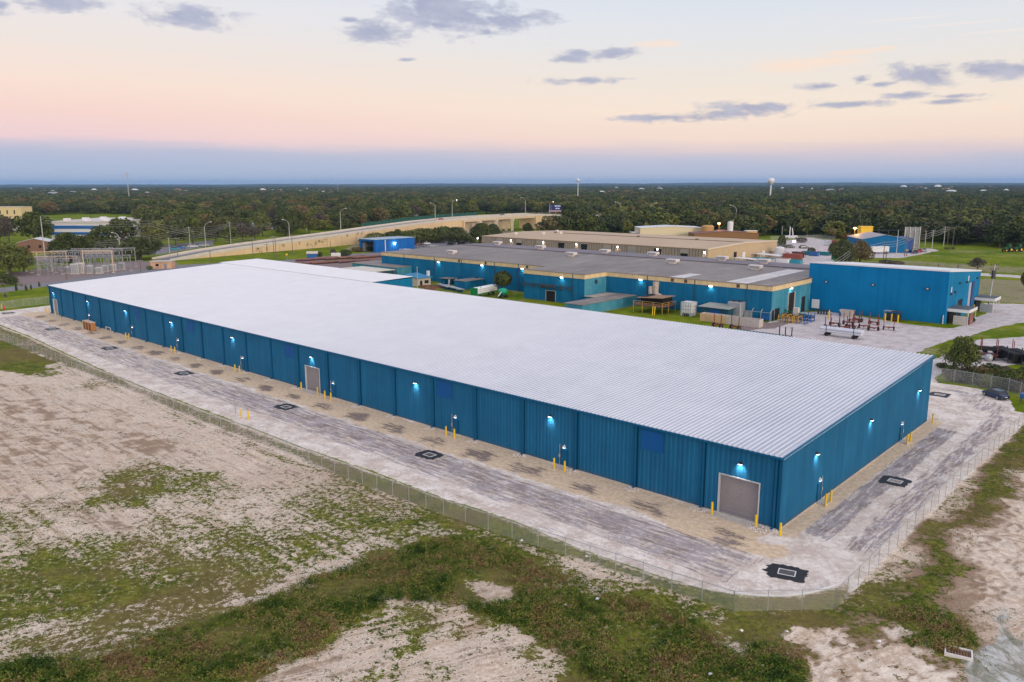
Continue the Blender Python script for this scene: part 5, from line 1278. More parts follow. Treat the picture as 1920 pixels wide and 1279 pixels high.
# saw tables: rows of yellow trestles, blue frames
for i, (px, py) in enumerate(((1466, 602), (1476, 603), (1486, 605), (1496, 606))):
    o = thing('trestle', G(px, py), ROT, 'yellow steel trestle %s of the row by the factory doors' % ('first', 'second', 'third', 'fourth')[i], 'trestle', 'yellow trestles by the factory doors')
    b = MB()
    for y in (-.5, .5): b.bar((-1.3, y, 0), (-1.3, y, 1.9), .16); b.bar((1.3, y, 0), (1.3, y, 1.9), .16)
    b.bar((-1.3, -.5, 1.9), (1.3, -.5, 1.9), .16); b.bar((-1.3, .5, 1.3), (1.3, .5, 1.3), .16); b.build('frame', pm('yellow_ochre_paint', (.55, .33, .04, 1), .6, .2), o)
    b = MB(); b.bx(-1.2, 1.2, -.5, .5, 1.1, 1.25); b.build('shelf', M_rust, o)
for i, (px, py) in enumerate(((1505, 607), (1517, 603))):
    o = thing('work_stand', G(px, py), ROT, 'bright blue steel frame %s of the yellow trestles' % ('just right', 'farther right')[i], 'frame', 'blue frames by the factory doors')
    b = MB()
    for x in (-1.3, 1.3):
        for y in (-.9, .9): b.bar((x, y, 0), (x, y, 2.4), .2)
    for z in (.3, 1.5): b.bar((-1.3, -.9, z), (1.3, -.9, z), .22); b.bar((-1.3, .9, z), (1.3, .9, z), .22)
    b.build('frame', CP['blue'], o)
o = thing('machine_bench', G(1490, 598), ROT, 'cluttered dark machine bench behind the yellow trestles', 'machine')
b = MB(); b.bx(-1.5, 1.5, -5, 5, .7, 1.3); b.build('bed', M_dkred, o); b = MB(); b.bx(-.6, .6, -1, .4, 1.3, 3.2); b.build('head', M_vent, o); b = MB(); b.bar((-1, -4, 1.6), (1, 5, 2.0), .25); b.build('arm', M_green, o)
# conveyor benches along the tall wall
for i in range(5):
    o = thing('pipe_stand', G(1534 + i * 5.2, 589 + i * .4), ROT, 'dark low pipe stand, %s from left along the tall blue wall' % ORD[i], 'stand', 'dark pipe stands along the tall blue wall')
    b = MB(); b.bar((-.5, 0, 0), (0, 0, 1.3), .2); b.bar((.5, 0, 0), (0, 0, 1.3), .2); b.bar((0, -.8, 1.3), (0, .8, 1.3), .2); b.build('frame', M_dark, o)
# rusty platform shed with yellow rails and dust duct
rp = thing('rusty_platform', WP(88, 112), ROT, 'rusty roofed platform with yellow railings against the factory wall', 'platform')
rp['off'] = (112, 88, 0)
s1_, t1_ = ST(1225, 588); o_ = rp
b = MB((0, 0, 0)); X0, Y0 = 0, 0
b.bx(-1.5, 6, -5, 5, 2.2, 2.4); b.build('deck', M_rust, rp)
b = MB(); b.slab([(-.5, -4.2), (6.8, -4.2), (6.8, 4.6), (-.5, 4.6)], lambda x, y: 4.6 - (y + 4) * .06, lambda x, y: 4.75 - (y + 4) * .06); b.build('roof', pm('rusty_sheet_roof', (.33, .20, .13, 1), .8, .25, .8, stain=(.5, .4, .34), amt=.4), rp)
b = MB(); b.bx(1, 6, -3.6, 4, 2.4, 4.4); b.build('cabin', M_black, rp)
for (x, y) in ((-1.4, -4.9), (-1.4, -1.8), (-1.4, 1.8), (-1.4, 4.9), (2, -4.9), (5.8, -4.9), (5.8, 4.9)): b = MB(); b.bar((x, y, 0), (x, y, 3.4), .17); b.build('post', pm('ochre_steel', (.45, .26, .08, 1), .7, .3), rp)
b = MB()
for z in (2.9, 3.4): b.bar((-1.4, -4.9, z), (-1.4, 4.9, z), .1); b.bar((-1.4, -4.9, z), (5.8, -4.9, z), .1)
b.build('railing', pm('ochre_steel', (.45, .26, .08, 1)), rp)
b = MB(); b.bar((-1.5, -2.6, 2.3), (-3.4, -3.6, 0), .2); b.bar((-1.5, -1.9, 2.3), (-3.4, -2.9, 0), .2); b.build('stair', M_yellow, rp)
rp.location = WP(ST(1222, 586)[0], 117.2)
du = thing('dust_stain_duct', WP(ST(1248, 575)[0], T0f - 1.6), ROT, 'pale dust-caked duct and hopper on the blue wall above the rusty platform', 'duct')
M_dust = pm('pale_dust_caked_metal', (.50, .43, .37, 1), .9, .25, .8, stain=(.28, .2, .14), amt=.6, bump=.05)
b = MB(); b.cyl((.9, 1.0, 8.0), (.6, .8, 4.4), 1.0, .8, n=12); b.cyl((.8, 2.6, 6.5), (.6, 2.4, 4.2), .8, .9, n=12); b.build('hopper', M_dust, du)
b = MB(); b.cyl((.5, 1.0, 4.6), (.2, -3.2, 3.1), .55, n=12); b.cyl((.2, -3.2, 3.1), (.2, -4.6, 3.9), .6, .5, n=12); b.build('duct', M_dust, du)
# tanks, sheds, coolers along the wall
o = thing('liquid_tank', G(1291, 592), ROT, 'white ribbed cube tank on a stand by the factory wall', 'tank')
b = MB(); b.bev(-1.6, 1.6, -1.6, 1.6, 1.0, 4.0, .2)
b.build('tank', M_white, o); b = MB()
for x in (-1.65, 1.65):
    for y in (-1.65, -.8, 0, .8, 1.65): b.bar((x, y, .1), (x, y, 4.0), .1)
for y in (-1.65, 1.65):
    for x in (-.8, 0, .8): b.bar((x, y, .1), (x, y, 4.0), .1)
for z in (.9, 2.0, 3.0, 4.0): b.path([(-1.65, -1.65, z), (1.65, -1.65, z), (1.65, 1.65, z), (-1.65, 1.65, z), (-1.65, -1.65, z)], .1)
b.build('cage', M_galv, o); b = MB(); b.bx(-1.6, 1.6, -1.6, -1.2, .1, 1); b.bx(-1.6, 1.6, 1.2, 1.6, .1, 1); b.build('stand', M_white, o)
o = thing('compressor_shed', G(1338, 597), ROT, 'low dark blue shed with pale mono-pitch roof by the factory wall', 'shed')
b = MB(); b.bx(0, 6.5, -4.2, 4.2, 0, 3.0); b.build('wall', pm('dark_blue_boarding', (.008, .07, .12, 1), .7, .2), o); b = MB(); b.slab([(-.6, -4.8), (7, -4.8), (7, 4.8), (-.6, 4.8)], lambda x, y: 3.0 + x * .05, lambda x, y: 3.12 + x * .05); b.build('roof', pm('pale_grey_green_roof', (.33, .34, .31, 1), .7, .15), o)
b = MB(); b.bx(-.06, 0, -1.6, 1, .1, 2.5); b.build('door', M_blue_patch, o)
o = thing('cooling_unit', G(1380, 596), ROT, 'tall grey ribbed cooling unit right of the low shed', 'machine')
b = MB(); b.bev(-1.6, 2.0, -2.0, 2.0, .8, 4.6, .1); b.build('casing', M_galv, o); b = MB()
for i in range(7): b.bx(-1.66, -1.6, -1.8 + i * .55, -1.5 + i * .55, 1, 4.4)
b.build('louver', M_grey, o); b = MB(); b.bx(-1.5, 1.9, -1.9, 1.9, 0, .8); b.build('stand', M_dark, o); b = MB(); b.cyl((.2, -.9, 4.6), (.2, -.9, 4.9), .7, n=14); b.cyl((.2, .9, 4.6), (.2, .9, 4.9), .7, n=14); b.build('fan', M_dark, o)
o = thing('planter_trough', G(1370, 607), ROT, 'long low concrete trough stained orange at its left end', 'trough')
b = MB(); L = 8.6
b.bx(-1.2, -1.0, -L, L, 0, 2.1); b.bx(1.0, 1.2, -L, L, 0, 2.1); b.bx(-1, 1, -L, -L + .2, 0, 2.1); b.bx(-1, 1, L - .2, L, 0, 2.1); b.build('wall', M_conc, o)
b = MB(); b.bx(-1.23, -1.2, .8, L, .05, 2.1); b.bx(-1.0, 1.0, .8, L - .2, 1.2, 1.5); b.build('stained_face', pm('orange_stained_concrete', (.60, .40, .22, 1), .85, .15, .8, stain=(.4, .22, .1), amt=.4), o)
o = thing('pipe_rack', G(1418, 599), ROT, 'pale arched pipe rack near the factory corner', 'rack')
for i, y in enumerate((-4.5, -1.8, .8, 3.6)):
    b = MB(); b.path([(-1.2, y, 0), (-1.2, y, 2.4), (-.4, y, 3.1), (1.2, y, 3.1), (1.4, y, 0)], .16); b.build('hoop', M_galv, o)
b = MB(); b.bar((-1.2, -4.5, 2.4), (-1.2, 3.6, 2.4), .12); b.bar((1.2, -4.5, 3.1), (1.2, 3.6, 3.1), .12); b.build('rail', M_galv, o)
b = MB(); b.bx(-.9, .6, -3.6, -1.6, .3, 1.6); b.build('motor', CP['blue'], o); b = MB(); b.bx(-.9, .6, 1.4, 3.2, .3, 2.2); b.build('pump', M_galv, o)
o = thing('white_sack', G(1320, 597), 0, 'white sack on the grass left of the low shed', 'sack'); b = MB(); b.lathe([(.6, 0), (.85, .3), (.7, .9), (.25, 1.3)], n=12); b.build('bag', M_white, o, smooth=True); b = MB(); b.lathe([(.1, 1.28), (.2, 1.5)], n=8); b.build('tie', M_white, o)
for i, (px, py) in enumerate(((833, 541), (845, 543), (856, 546))):
    o = thing('pipe_rack', G(px, py), math.atan2(*(G(857, 546) - G(829, 538))[[1, 0]]) - math.pi / 2, 'long rack of silver pipes %s in the row beyond the white roof' % ('leftmost', 'in the middle', 'rightmost')[i], 'rack', 'silver pipe racks beyond the white roof')
    for k in range(5): b = MB(); b.cyl((-.8 + .4 * k, -5, 1.1 + .1 * (k % 2)), (-.8 + .4 * k, 5, 1.1 + .1 * (k % 2)), .16, n=8); b.build('pipe', M_galv, o)
    b = MB(); b.bx(-1, 1, -3, -2.8, 0, 1); b.bx(-1, 1, 2.8, 3, 0, 1); b.bar((-1, -2.9, 0), (-1, -2.9, 2.2), .12); b.build('support', M_blue_trim, o)
o = thing('marker_post', G(783, 541), 0, 'slim pinkish pole in front of the cream shack', 'pole'); b = MB(); b.cyl((0, 0, 0), (0, 0, 7.6), .13, .09, n=8); b.build('pole', pm('pinkish_pole', (.55, .38, .36, 1)), o); b = MB(); b.lathe([(.12, 7.6), (.12, 7.8)], n=8); b.build('cap', M_white, o)
# stock yard of long red and rusty pipes beyond the annex
M_pipeR = pm('dusty_plum_pipe', (.20, .10, .09, 1), .8, .35, .8, stain=(.36, .30, .30), amt=.5)
rr = random.Random(8)
for i in range(26):
    px = 575 + (i % 13) * 13 + rr.uniform(-4, 4); py = 488 + (i // 13) * 7 - (i % 13) * .55 + rr.uniform(-1, 1)
    o = thing('pipe_stack', G(px, py), ROT + math.pi / 2 + rr.uniform(-.15, .15), 'long rusty pipe stack, %s from left in the %s row of the stock yard' % (ordw(i % 13), ('far', 'near')[i // 13]), 'pipes', 'rusty pipe stacks in the stock yard')
    n = rr.randint(3, 6); L = rr.uniform(5, 7); mm = M_pipeR if i % 3 else M_rust
    for j in range(2):
        for k in range(n - j): b = MB(); b.cyl(((k - n / 2 + .5 * j) * .62, -L, .3 + .5 * j), ((k - n / 2 + .5 * j) * .62, L, .3 + .5 * j), .3, n=8); b.build('pipe', mm if j or k % 2 else M_dkred, o)
for i in range(9):
    px, py = 775 + rr.uniform(-2, 55), 536 + rr.uniform(-3, 8)
    o = thing('timber_stack', G(px, py), ROT + rr.uniform(-.3, .3), 'low stack of brown timber baulks beside the cream shack, %s of nine' % ORD[i], 'timber', 'timber stacks beside the cream shack')
    for k in range(4): b = MB(); b.bx(-1 + k * .5, -.6 + k * .5, -2.4, 2.4, 0, .4 + .2 * (k % 2)); b.build('baulk', M_rust, o)

# porta-johns
for i, (px, py) in enumerate(((163.0, 616.5), (168.5, 618.5), (174, 620.5))):
    o = thing('portable_toilet', G(px, py), ROT, 'brown portable toilet %s of three by the long blue wall' % ('farthest', 'middle', 'nearest')[i], 'portable toilet', 'portable toilets by the long wall')
    b = MB(); b.bev(-.6, .6, -.6, .6, .1, 2.15, .05); b.build('cabin', pm('orange_brown_plastic', (.42, .19, .07, 1), .5, .1), o)
    b = MB(); b.bx(-.63, -.6, -.42, .42, .2, 1.95); b.build('door', pm('dark_brown_plastic', (.09, .035, .02, 1), .5, .1), o)
    b = MB(); b.slab([(-.66, -.66), (.66, -.66), (.66, .66), (-.66, .66)], 2.15, lambda x, y: 2.25 + .08 * (1 - abs(x))); b.build('roof', pm('pale_plastic_roof', (.62, .50, .42, 1), .5, .08), o)
    b = MB(); b.bx(-.6, .6, -.6, .6, 0, .1); b.build('skid', M_dark, o)
# sign post out by the fence, small monitoring post on the right
o = thing('marker_post', G(442, 776), 0, 'thin dark marker post beside the drive bollards', 'pole'); b = MB(); b.cyl((0, 0, 0), (0, 0, 2.6), .05, n=8); b.build('pole', M_grey, o); b = MB(); b.bx(-.12, .12, -.05, .05, 2.3, 2.6); b.build('plate', M_grey, o)
o = thing('mail_bin', G(1918, 755), ROT, 'blue box on brown legs at the right edge near the car', 'bin'); b = MB(); b.bev(-.5, .5, -.5, .5, .8, 1.7, .15); b.build('box', CP['blue'], o); b = MB()
for x in (-.4, .4):
    for y in (-.4, .4): b.bar((x, y, 0), (x, y, .8), .12)
b.build('leg', M_wood, o)
# concrete outlet frame at bottom right
ot = thing('outlet_box', G(1797, 1226), math.radians(-28), 'small white concrete inlet frame with rusty grate in wet pale mud', 'drain')
b = MB()
for x0, x1, y0, y1 in ((-1.0, 1.0, -.7, -.58), (-1.0, 1.0, .58, .7), (-1.0, -.88, -.58, .58), (.88, 1.0, -.58, .58)): b.bx(x0, x1, y0, y1, -.1, .22)
b.build('frame', pm('white_concrete', (.72, .68, .66, 1), .8, .1, 3), ot)
b = MB()
for i in range(9): b.bx(-.86 + i * .2, -.78 + i * .2, -.58, .58, .08, .12)
b.bx(-.03, .03, -.58, .58, .12, .15); b.build('grate', M_rust, ot)
b = MB(); b.bx(-.88, .88, -.58, .58, -.1, .0); b.build('pit', pm('brown_pit', (.2, .13, .1, 1)), ot)
# litter
for i, (px, py) in enumerate(((1120, 1128), (1390, 1188), (1475, 1190), (1332, 1270), (1648, 1208), (978, 1018), (1100, 1048), (1430, 1255), (1060, 1140))):
    o = thing('litter_bag', G(px, py), i * 1.1, 'scrap of white litter in the rough grass, %s of nine' % ORD[i], 'litter', 'white litter scraps in the grass')
    b = MB(); b.add([(-.18, -.1, .25), (.1, -.16, .3), (.2, .1, .26), (-.08, .15, .36), (0, 0, .42)], [(0, 1, 4), (1, 2, 4), (2, 3, 4), (3, 0, 4)]); b.build('bag', M_white, o)
# ------------------------------------------------------------------ overpass ramp: straight line surveyed along its near wall
R0 = np.array([-155.0, 414.0]); RD = np.array([99.0, 146.0]); RD = RD / np.hypot(*RD); RN = np.array([RD[1], -RD[0]])   # RN points to the near side
def rp_(a, o=0.0):
    p = R0 + RD * a + RN * o
    return p
def hit_road(px, py, o=0.0):
    """along-distance and height where a pixel ray meets the vertical plane of the near wall"""
    d = px_dir(px, py); O = R0 + RN * o; k = (O @ RN) / (d[:2] @ RN); p = d * k
    return float((p[:2] - O) @ RD), float(p[2] + HC)
prof = sorted([hit_road(px, py) for px, py in ((318, 486), (400, 470), (480, 458), (560, 447.5), (640, 437), (720, 425.5), (800, 415), (860, 409), (900, 406), (960, 402.5), (1010, 400.5), (1058, 403))])
pa = np.array([p[0] for p in prof]); pz = np.array([p[1] for p in prof])
def ztop(a): return float(np.interp(a, pa, pz))
A_END = hit_road(1058, 403)[0]; A_ST = pa[0]
A_B0, A_B1 = hit_road(868, 410)[0], hit_road(1003, 401)[0]    # bridge section
WID = 15.0
M_wall = pm('buff_concrete_wall', (.66, .49, .29, 1), .85, .08, .08, stain=(.45, .33, .22), amt=.25)
M_barrier = pm('pale_concrete_barrier', (.58, .53, .47, 1), .85, .1, .3)
op = thing('overpass', (0, 0, 0), 0, 'long buff concrete road ramp climbing to a bridge at centre', 'overpass')
AA = list(np.arange(A_ST, A_END, 9.0)) + [A_END]
def strip(name, mat, o0, o1, f0, f1, a0=None, a1=None, parent=op):
    """prism between offsets o0..o1 and heights f0..f1 (callables of a)"""
    aa = [a for a in AA if (a0 is None or a >= a0) and (a1 is None or a <= a1)]
    if a0 is not None: aa = [a0] + aa
    if a1 is not None: aa = aa + [a1]
    b = MB(); vs = []
    for a in aa:
        for o, f in ((o0, f0), (o1, f0), (o1, f1), (o0, f1)):
            p = rp_(a, o); vs.append((p[0], p[1], f(a)))
    fs = [(4 * i + j, 4 * i + (j + 1) % 4, 4 * i + 4 + (j + 1) % 4, 4 * i + 4 + j) for i in range(len(aa) - 1) for j in range(4)]
    fs += [(3, 2, 1, 0), tuple(4 * (len(aa) - 1) + j for j in range(4))]
    b.add(vs, fs); return b.build(name, mat, parent)
zero = lambda a: -0.2
strip('retaining_wall', M_wall, -0.0, -0.5, zero, lambda a: max(.05, ztop(a) - 1.6), None, A_B0)
strip('retaining_wall', M_wall, -WID, -WID + .5, zero, lambda a: max(.05, ztop(a) - 1.6), None, A_B0)
strip('retaining_wall', M_wall, 0, -.5, zero, lambda a: ztop(a) - 1.6, A_B1, None)
strip('retaining_wall', M_wall, -WID, -WID + .5, zero, lambda a: ztop(a) - 1.6, A_B1, None)
strip('road_deck', pm('ramp_asphalt', (.20, .19, .19, 1), .85, .12, .1), -.5, -WID + .5, lambda a: ztop(a) - 1.9, lambda a: ztop(a) - .95)
strip('barrier', M_barrier, .12, -.3, lambda a: ztop(a) - 1.7, lambda a: ztop(a))
strip('barrier', M_barrier, -WID + .3, -WID - .12, lambda a: ztop(a) - 1.7, lambda a: ztop(a) + .1)
strip('shoulder', pm('pale_concrete_shoulder', (.42, .38, .34, 1), .85, .1, .3), -.5, -3.0, lambda a: ztop(a) - 1.0, lambda a: ztop(a) - .93)
strip('shoulder', pm('pale_concrete_shoulder', (.42, .38, .34, 1)), -WID + 3.6, -WID + .5, lambda a: ztop(a) - 1.0, lambda a: ztop(a) - .93)
# bridge girders, caps, piers
strip('girder', pm('buff_girder', (.60, .47, .33, 1), .8, .08), .25, -.7, lambda a: ztop(a) - 3.4, lambda a: ztop(a) - 1.7, A_B0, A_B1)
strip('girder', pm('buff_girder', (.60, .47, .33, 1)), -4, -WID + .2, lambda a: ztop(a) - 3.3, lambda a: ztop(a) - 1.95, A_B0, A_B1)
for px in (897, 928, 958):
    a = hit_road(px, 415)[0]; z = ztop(a) - 3.4
    b = MB()
    for o in (1.2, -4.5, -10.5): p = rp_(a, o); b.bar((p[0], p[1], 0), (p[0], p[1], z - 1.3), 2.2)
    b.build('pier', pm('pale_pier_concrete', (.62, .54, .44, 1), .85, .1), op)
    b = MB(); p, q = rp_(a, 2.5), rp_(a, -WID); b.bar((p[0], p[1], z - .65), (q[0], q[1], z - .65), 2.2, 1.3); b.build('pier_cap', pm('pale_pier_concrete', (.62, .54, .44, 1)), op)
for a in (A_B0, A_B1):
    b = MB(); p, q = rp_(a, 1.5), rp_(a, -WID); b.bar((p[0], p[1], ztop(a) / 2 - 1), (q[0], q[1], ztop(a) / 2 - 1), 1.4, ztop(a) - 2); b.build('abutment', M_wall, op)
b = MB(); a = A_B1
for i in range(2):
    p = rp_(a + 2 + i * 0, 3 + 0 * i)
p, q = rp_(A_B1 - 6, -WID - 6), rp_(A_B0 + 40, -WID - 26)
b.bar((p[0], p[1], 4.0), (q[0], q[1], 4.0), 1.0, 8.0); b.build('far_abutment_wall', M_wall, op)
# railing on the bridge: posts and two rails
b = MB()
for a in np.arange(A_B0 - 70, A_END, 3.2): p = rp_(a, -.1); b.bar((p[0], p[1], ztop(a)), (p[0], p[1], ztop(a) + 1.0), .14)
b.build('railing_post', M_galv, op)
strip('rail', M_galv, -.05, -.15, lambda a: ztop(a) + .9, lambda a: ztop(a) + 1.02, A_B0 - 70, None)
# panel joints and moss tufts on the wall
b = MB()
for a in np.arange(A_ST + 20, A_B0, 12.0):
    if ztop(a) > 3: p = rp_(a, .03); b.bar((p[0], p[1], 0), (p[0], p[1], ztop(a) - 1.7), .10)
b.build('panel_joint', pm('wall_joint', (.33, .24, .16, 1)), op)
rr = random.Random(3); _wn = 0
for px, py in sorted(((484, 466), (487, 470), (500, 466), (560, 456), (576, 456), (590, 453), (597, 452), (604, 452), (650, 441), (669, 438), (677, 437), (575, 459), (583, 459), (590, 458), (610, 450), (480, 468), (530, 459))):
    a, z = hit_road(px, py)
    p = rp_(a, .35); b = MB()
    for k in range(11):
        c_ = Vector((p[0] + rr.uniform(-.9, .9), p[1] + rr.uniform(-.5, .5), z + rr.uniform(-.9, .7))); s_ = rr.uniform(.15, .32); d1 = Vector((rr.uniform(-1, 1), rr.uniform(-1, 1), rr.uniform(-1, 1))).normalized() * s_; d2 = d1.orthogonal().normalized() * s_
        b.add([tuple(c_ - d1), tuple(c_ + d2), tuple(c_ + d1), tuple(c_ - d2)], [(0, 1, 2, 3)])
    o = b.build('wall_weed', pm('dark_weed', (.05, .06, .02, 1), .8, .3)); _wn += 1; tag(o, 'dark weed tuft %s from the left on the buff ramp wall' % ordw(_wn - 1), 'weed', 'weeds rooted in the ramp wall')
# green noise fence behind the far barrier
gf = thing('screen_fence', (0, 0, 0), 0, 'green mesh screen fence along the far side of the bridge approach', 'fence')
a0, a1 = hit_road(715, 417)[0], hit_road(930, 396)[0]
M_gf = pm('dark_green_mesh', (.02, .09, .075, 1), .7, .2, .5)
b = MB(); vs = []
for a in np.linspace(a0, a1, 12): p = rp_(a, -WID - 3.0); vs += [(p[0], p[1], ztop(a) - .5), (p[0], p[1], ztop(a) + 2.2)]
b.add(vs, [(2 * i, 2 * i + 2, 2 * i + 3, 2 * i + 1) for i in range(11)]); b.build('mesh_panel', M_gf, gf)
b = MB()
for a in np.linspace(a0, a1, 34): p = rp_(a, -WID - 2.9); b.bar((p[0], p[1], ztop(a) - .5), (p[0], p[1], ztop(a) + 2.3), .14)
b.build('post', M_gf, gf)
# cars on the ramp
for px, py, colr, lb in ((827, 408, 'red', 'red car driving over the bridge ramp'), (942, 401.5, 'grey', 'dark car near the top of the bridge')):
    a, _z = hit_road(px, py, -5); p = rp_(a, -5); c = make_car(CP[colr], lb, 'cars on the ramp'); c.location = (p[0], p[1], ztop(a) - .93); c.rotation_euler = (0, 0, math.atan2(RD[1], RD[0])); c.scale = (1.2, 1.2, 1.2)

# ------------------------------------------------------------------ street lamps
def lamp_post(x, y, z, h, side, label, lit=None, rz=0.0, w=1.0, group='cobra-head street lamps by the ramp'):
    o = thing('street_lamp', (x, y, z), rz, label, 'street lamp', group)
    b = MB(); b.cyl((0, 0, 0), (0, 0, h * .80), .22 * w, .14 * w, n=10); b.build('pole', M_paleconc, o)
    b = MB(); pts = [(0, 0, h * .80), (side * h * .05, 0, h * .89), (side * h * .14, 0, h * .955), (side * h * .23, 0, h * .985)]
    for p, q in zip(pts, pts[1:]): b.cyl(p, q, .11 * w, .09 * w, n=8)
    b.build('arm', M_paleconc, o)
    b = MB(); x = side * h * .23; b.bev(min(x, x + side * 1.1), max(x, x + side * 1.1), -.22, .22, h * .97, h * .99 + .18, .06); hd = b.build('lamp_head', M_paleconc, o)
    b = MB(); b.bx(min(x, x + side * .9), max(x, x + side * .9), -.16, .16, h * .97 - .06, h * .97 - .005); b.build('lens', lit or M_white, hd)
    return o
for px, pb, ptp, side, lit, w in ((386, 464, 417, 1, None, 'by the turquoise cars at the foot of the ramp'), (543, 446, 408, -1, None, 'on the near side of the ramp, arm to the left'), (639, 430, 390, 1, None, 'on the far barrier left of the bridge'), (816, 407, 378, -1, None, 'left of two on the bridge crest, arm to the left'),
                           (848, 404, 372, 1, M_lit, 'right of two on the bridge crest, lit'), (985, 400, 371, -1, None, 'at the right end of the bridge span'), (1030.5, 402, 378, 1, M_sod, 'behind the billboard, lit orange')):
    o = -.2 if px == 543 else -WID
    a = hit_road(px, pb, o)[0]; p = rp_(a, o); z = ztop(a) - .3
    if px == 386: g = G(px, pb); p = g[:2]; z = 0
    d = math.hypot(p[0], p[1]); h = (pb - ptp) / F * p[1] * 1.02
    lamp_post(p[0], p[1], z, h, side, 'tall street lamp ' + w, lit)
for px, pb, ptp, side, lit, w in ((1218, 424, 381, 1, None, 'in the wood right of the billboard'), (1163, 420, 379, -1, None, 'in the wood just right of the billboard'), (1379, 430, 385, -1, None, 'in the wood below the white water tower'), (226, 478, 436, -1, None, 'leaning left behind the big oak'), (1240, 440, 420, 1, None, 'by the long white shed behind the tan roof')):
    g = G(px, pb); h = (pb - ptp) / F * g[1]
    lamp_post(g[0], g[1], 0, h, side, 'pale street lamp ' + w, lit, 0, 1.4, 'pale street lamps among the trees')
for px, pb, ptp, w in ((1347, 446, 420, 'behind the brown shed'), (1600, 465, 429, 'over the orange-lit palm')):
    g = G(px, pb); h = (pb - ptp) / F * g[1]
    o = thing('yard_lamp', (g[0], g[1], 0), 0, 'glowing orange sodium lamp ' + w, 'street lamp', 'orange sodium yard lamps')
    b = MB(); b.cyl((0, 0, 0), (0, 0, h), .18, n=8); b.build('pole', M_wood, o)
    b = MB(); b.lathe([(.2, 0), (.85, .3), (.85, .6), (.3, .9)], (0, 0, h - .3), 12); b.build('lamp_head', M_sod, o)
    l = bpy.data.lights.new('sodium_light', 'POINT'); l.energy = 3500; l.color = (1, .42, .08); l.shadow_soft_size = .8
    q = bpy.data.objects.new('sodium_light', l); col.objects.link(q); q.location = (g[0], g[1] - 1.5, h + 0.2)
g = G(1488, 468); o = thing('yard_lamp', tuple(g), 0, 'pinkish white lamp low over the stony yard', 'street lamp'); b = MB(); b.cyl((0, 0, 0), (0, 0, 4), .12, n=8); b.build('pole', M_grey, o); b = MB(); b.lathe([(.3, 0), (.8, .4), (.8, .8), (.3, 1.1)], (0, 0, 4), 12); b.build('lamp_head', emit('lit_pink_lens', (1, .75, .85, 1), 12), o)

# billboard
bb = thing('billboard', (*rp_(hit_road(1040, 402)[0], -40)[:2], 0), 0, 'dark blue billboard on a single brown post beside the bridge end', 'billboard')
p = bb.location; dpt = p.y
zc = HC - (388.5 - 345.5) / F * dpt; wb = 21 / F * dpt / 2 * 1.0; hb = 10 / F * dpt / 2
bb.location.x = (1039 - CX) / F * dpt * 1.02
b = MB(); b.bx(-wb, wb, -.3, .3, zc - hb, zc + hb); b.build('panel', pm('navy_billboard', (.012, .02, .12, 1), .5, .1), bb)
b = MB(); b.cyl((0, .3, 0), (0, .3, zc - hb), .7, n=12); b.build('post', pm('brown_post', (.20, .10, .07, 1)), bb)
b = MB(); b.bx(-wb - .6, wb + .2, -.9, -.5, zc - hb - 1.4, zc - hb - .1); b.build('catwalk', pm('mauve_trim', (.42, .28, .34, 1)), bb)
b = MB()
M_lt = pm('pale_lettering', (.55, .62, .82, 1))
for (x0, x1, z0, z1) in ((-.1, .12, .35, .95), (.18, .4, .35, .95), (.46, .64, .35, .95), (.7, .9, .35, .95), (.05, .4, -.75, -.2), (.5, .75, -.75, -.2)): b.bx(x0 * wb - .02, x1 * wb, -.36, -.3, zc + z0 * hb * .8, zc + z1 * hb * .8)
b.build('lettering', M_lt, bb)
b = MB()
for i in range(10):
    a0_, a1_ = math.radians(100 + i * 16), math.radians(116 + i * 16)
    b.bar((-.55 * wb + .25 * wb * math.cos(a0_), -.35, zc + .75 * hb * math.sin(a0_)), (-.55 * wb + .25 * wb * math.cos(a1_), -.35, zc + .75 * hb * math.sin(a1_)), .25, .12)
b.build('emblem', M_lt, bb)

# ------------------------------------------------------------------ utility poles and their cables
def pole(px, pb, ptp, label, conc=False, arms=1, group='utility poles', rw=.16, lean=0.0):
    g = G(px, pb); h = (pb - ptp) / F * math.hypot(g[1] * _cP, 0) * 1.0 / _cP
    h = h * (1 + (HC - h / 2) * 0.0)
    o = thing('utility_pole', (g[0], g[1], 0), 0, label, 'utility pole', group)
    b = MB(); b.cyl((0, 0, 0), (lean * h, 0, h), rw * 1.3, rw * .8, n=8); b.build('pole', M_paleconc if conc else M_wood, o)
    for k in range(arms):
        b = MB(); b.bar((-1.2, 0, h - .5 - k * 1.3), (1.2, 0, h - .5 - k * 1.3), .14); c_ = b.build('cross_arm', M_wood, o)
        b = MB()
        for x in (-1.1, -.4, .4, 1.1): b.cyl((x, 0, h - .45 - k * 1.3), (x, 0, h - .15 - k * 1.3), .07, n=6)
        b.build('insulator', M_white, c_)
    return Vector((g[0], g[1], h))
def cables(pts, label, n=3, sp=.9, sag=.02, r=.035):
    o = thing('overhead_cable', tuple(pts[0]), 0, label, 'cable', 'overhead cables'); o0 = pts[0]
    for k in range(n):
        b = MB()
        for p, q in zip(pts, pts[1:]):
            p, q = Vector(p), Vector(q); L = (q - p).length; prev = None
            for i in range(9):
                f = i / 8; c_ = p.lerp(q, f) - o0 + Vector((0, 0, -.6 - k * sp - sag * L * 4 * f * (1 - f)))
                if prev is not None: b.bar(tuple(prev), tuple(c_), 2 * r)
                prev = c_
        b.build('wire', M_wire, o)
    return o
LP = {}
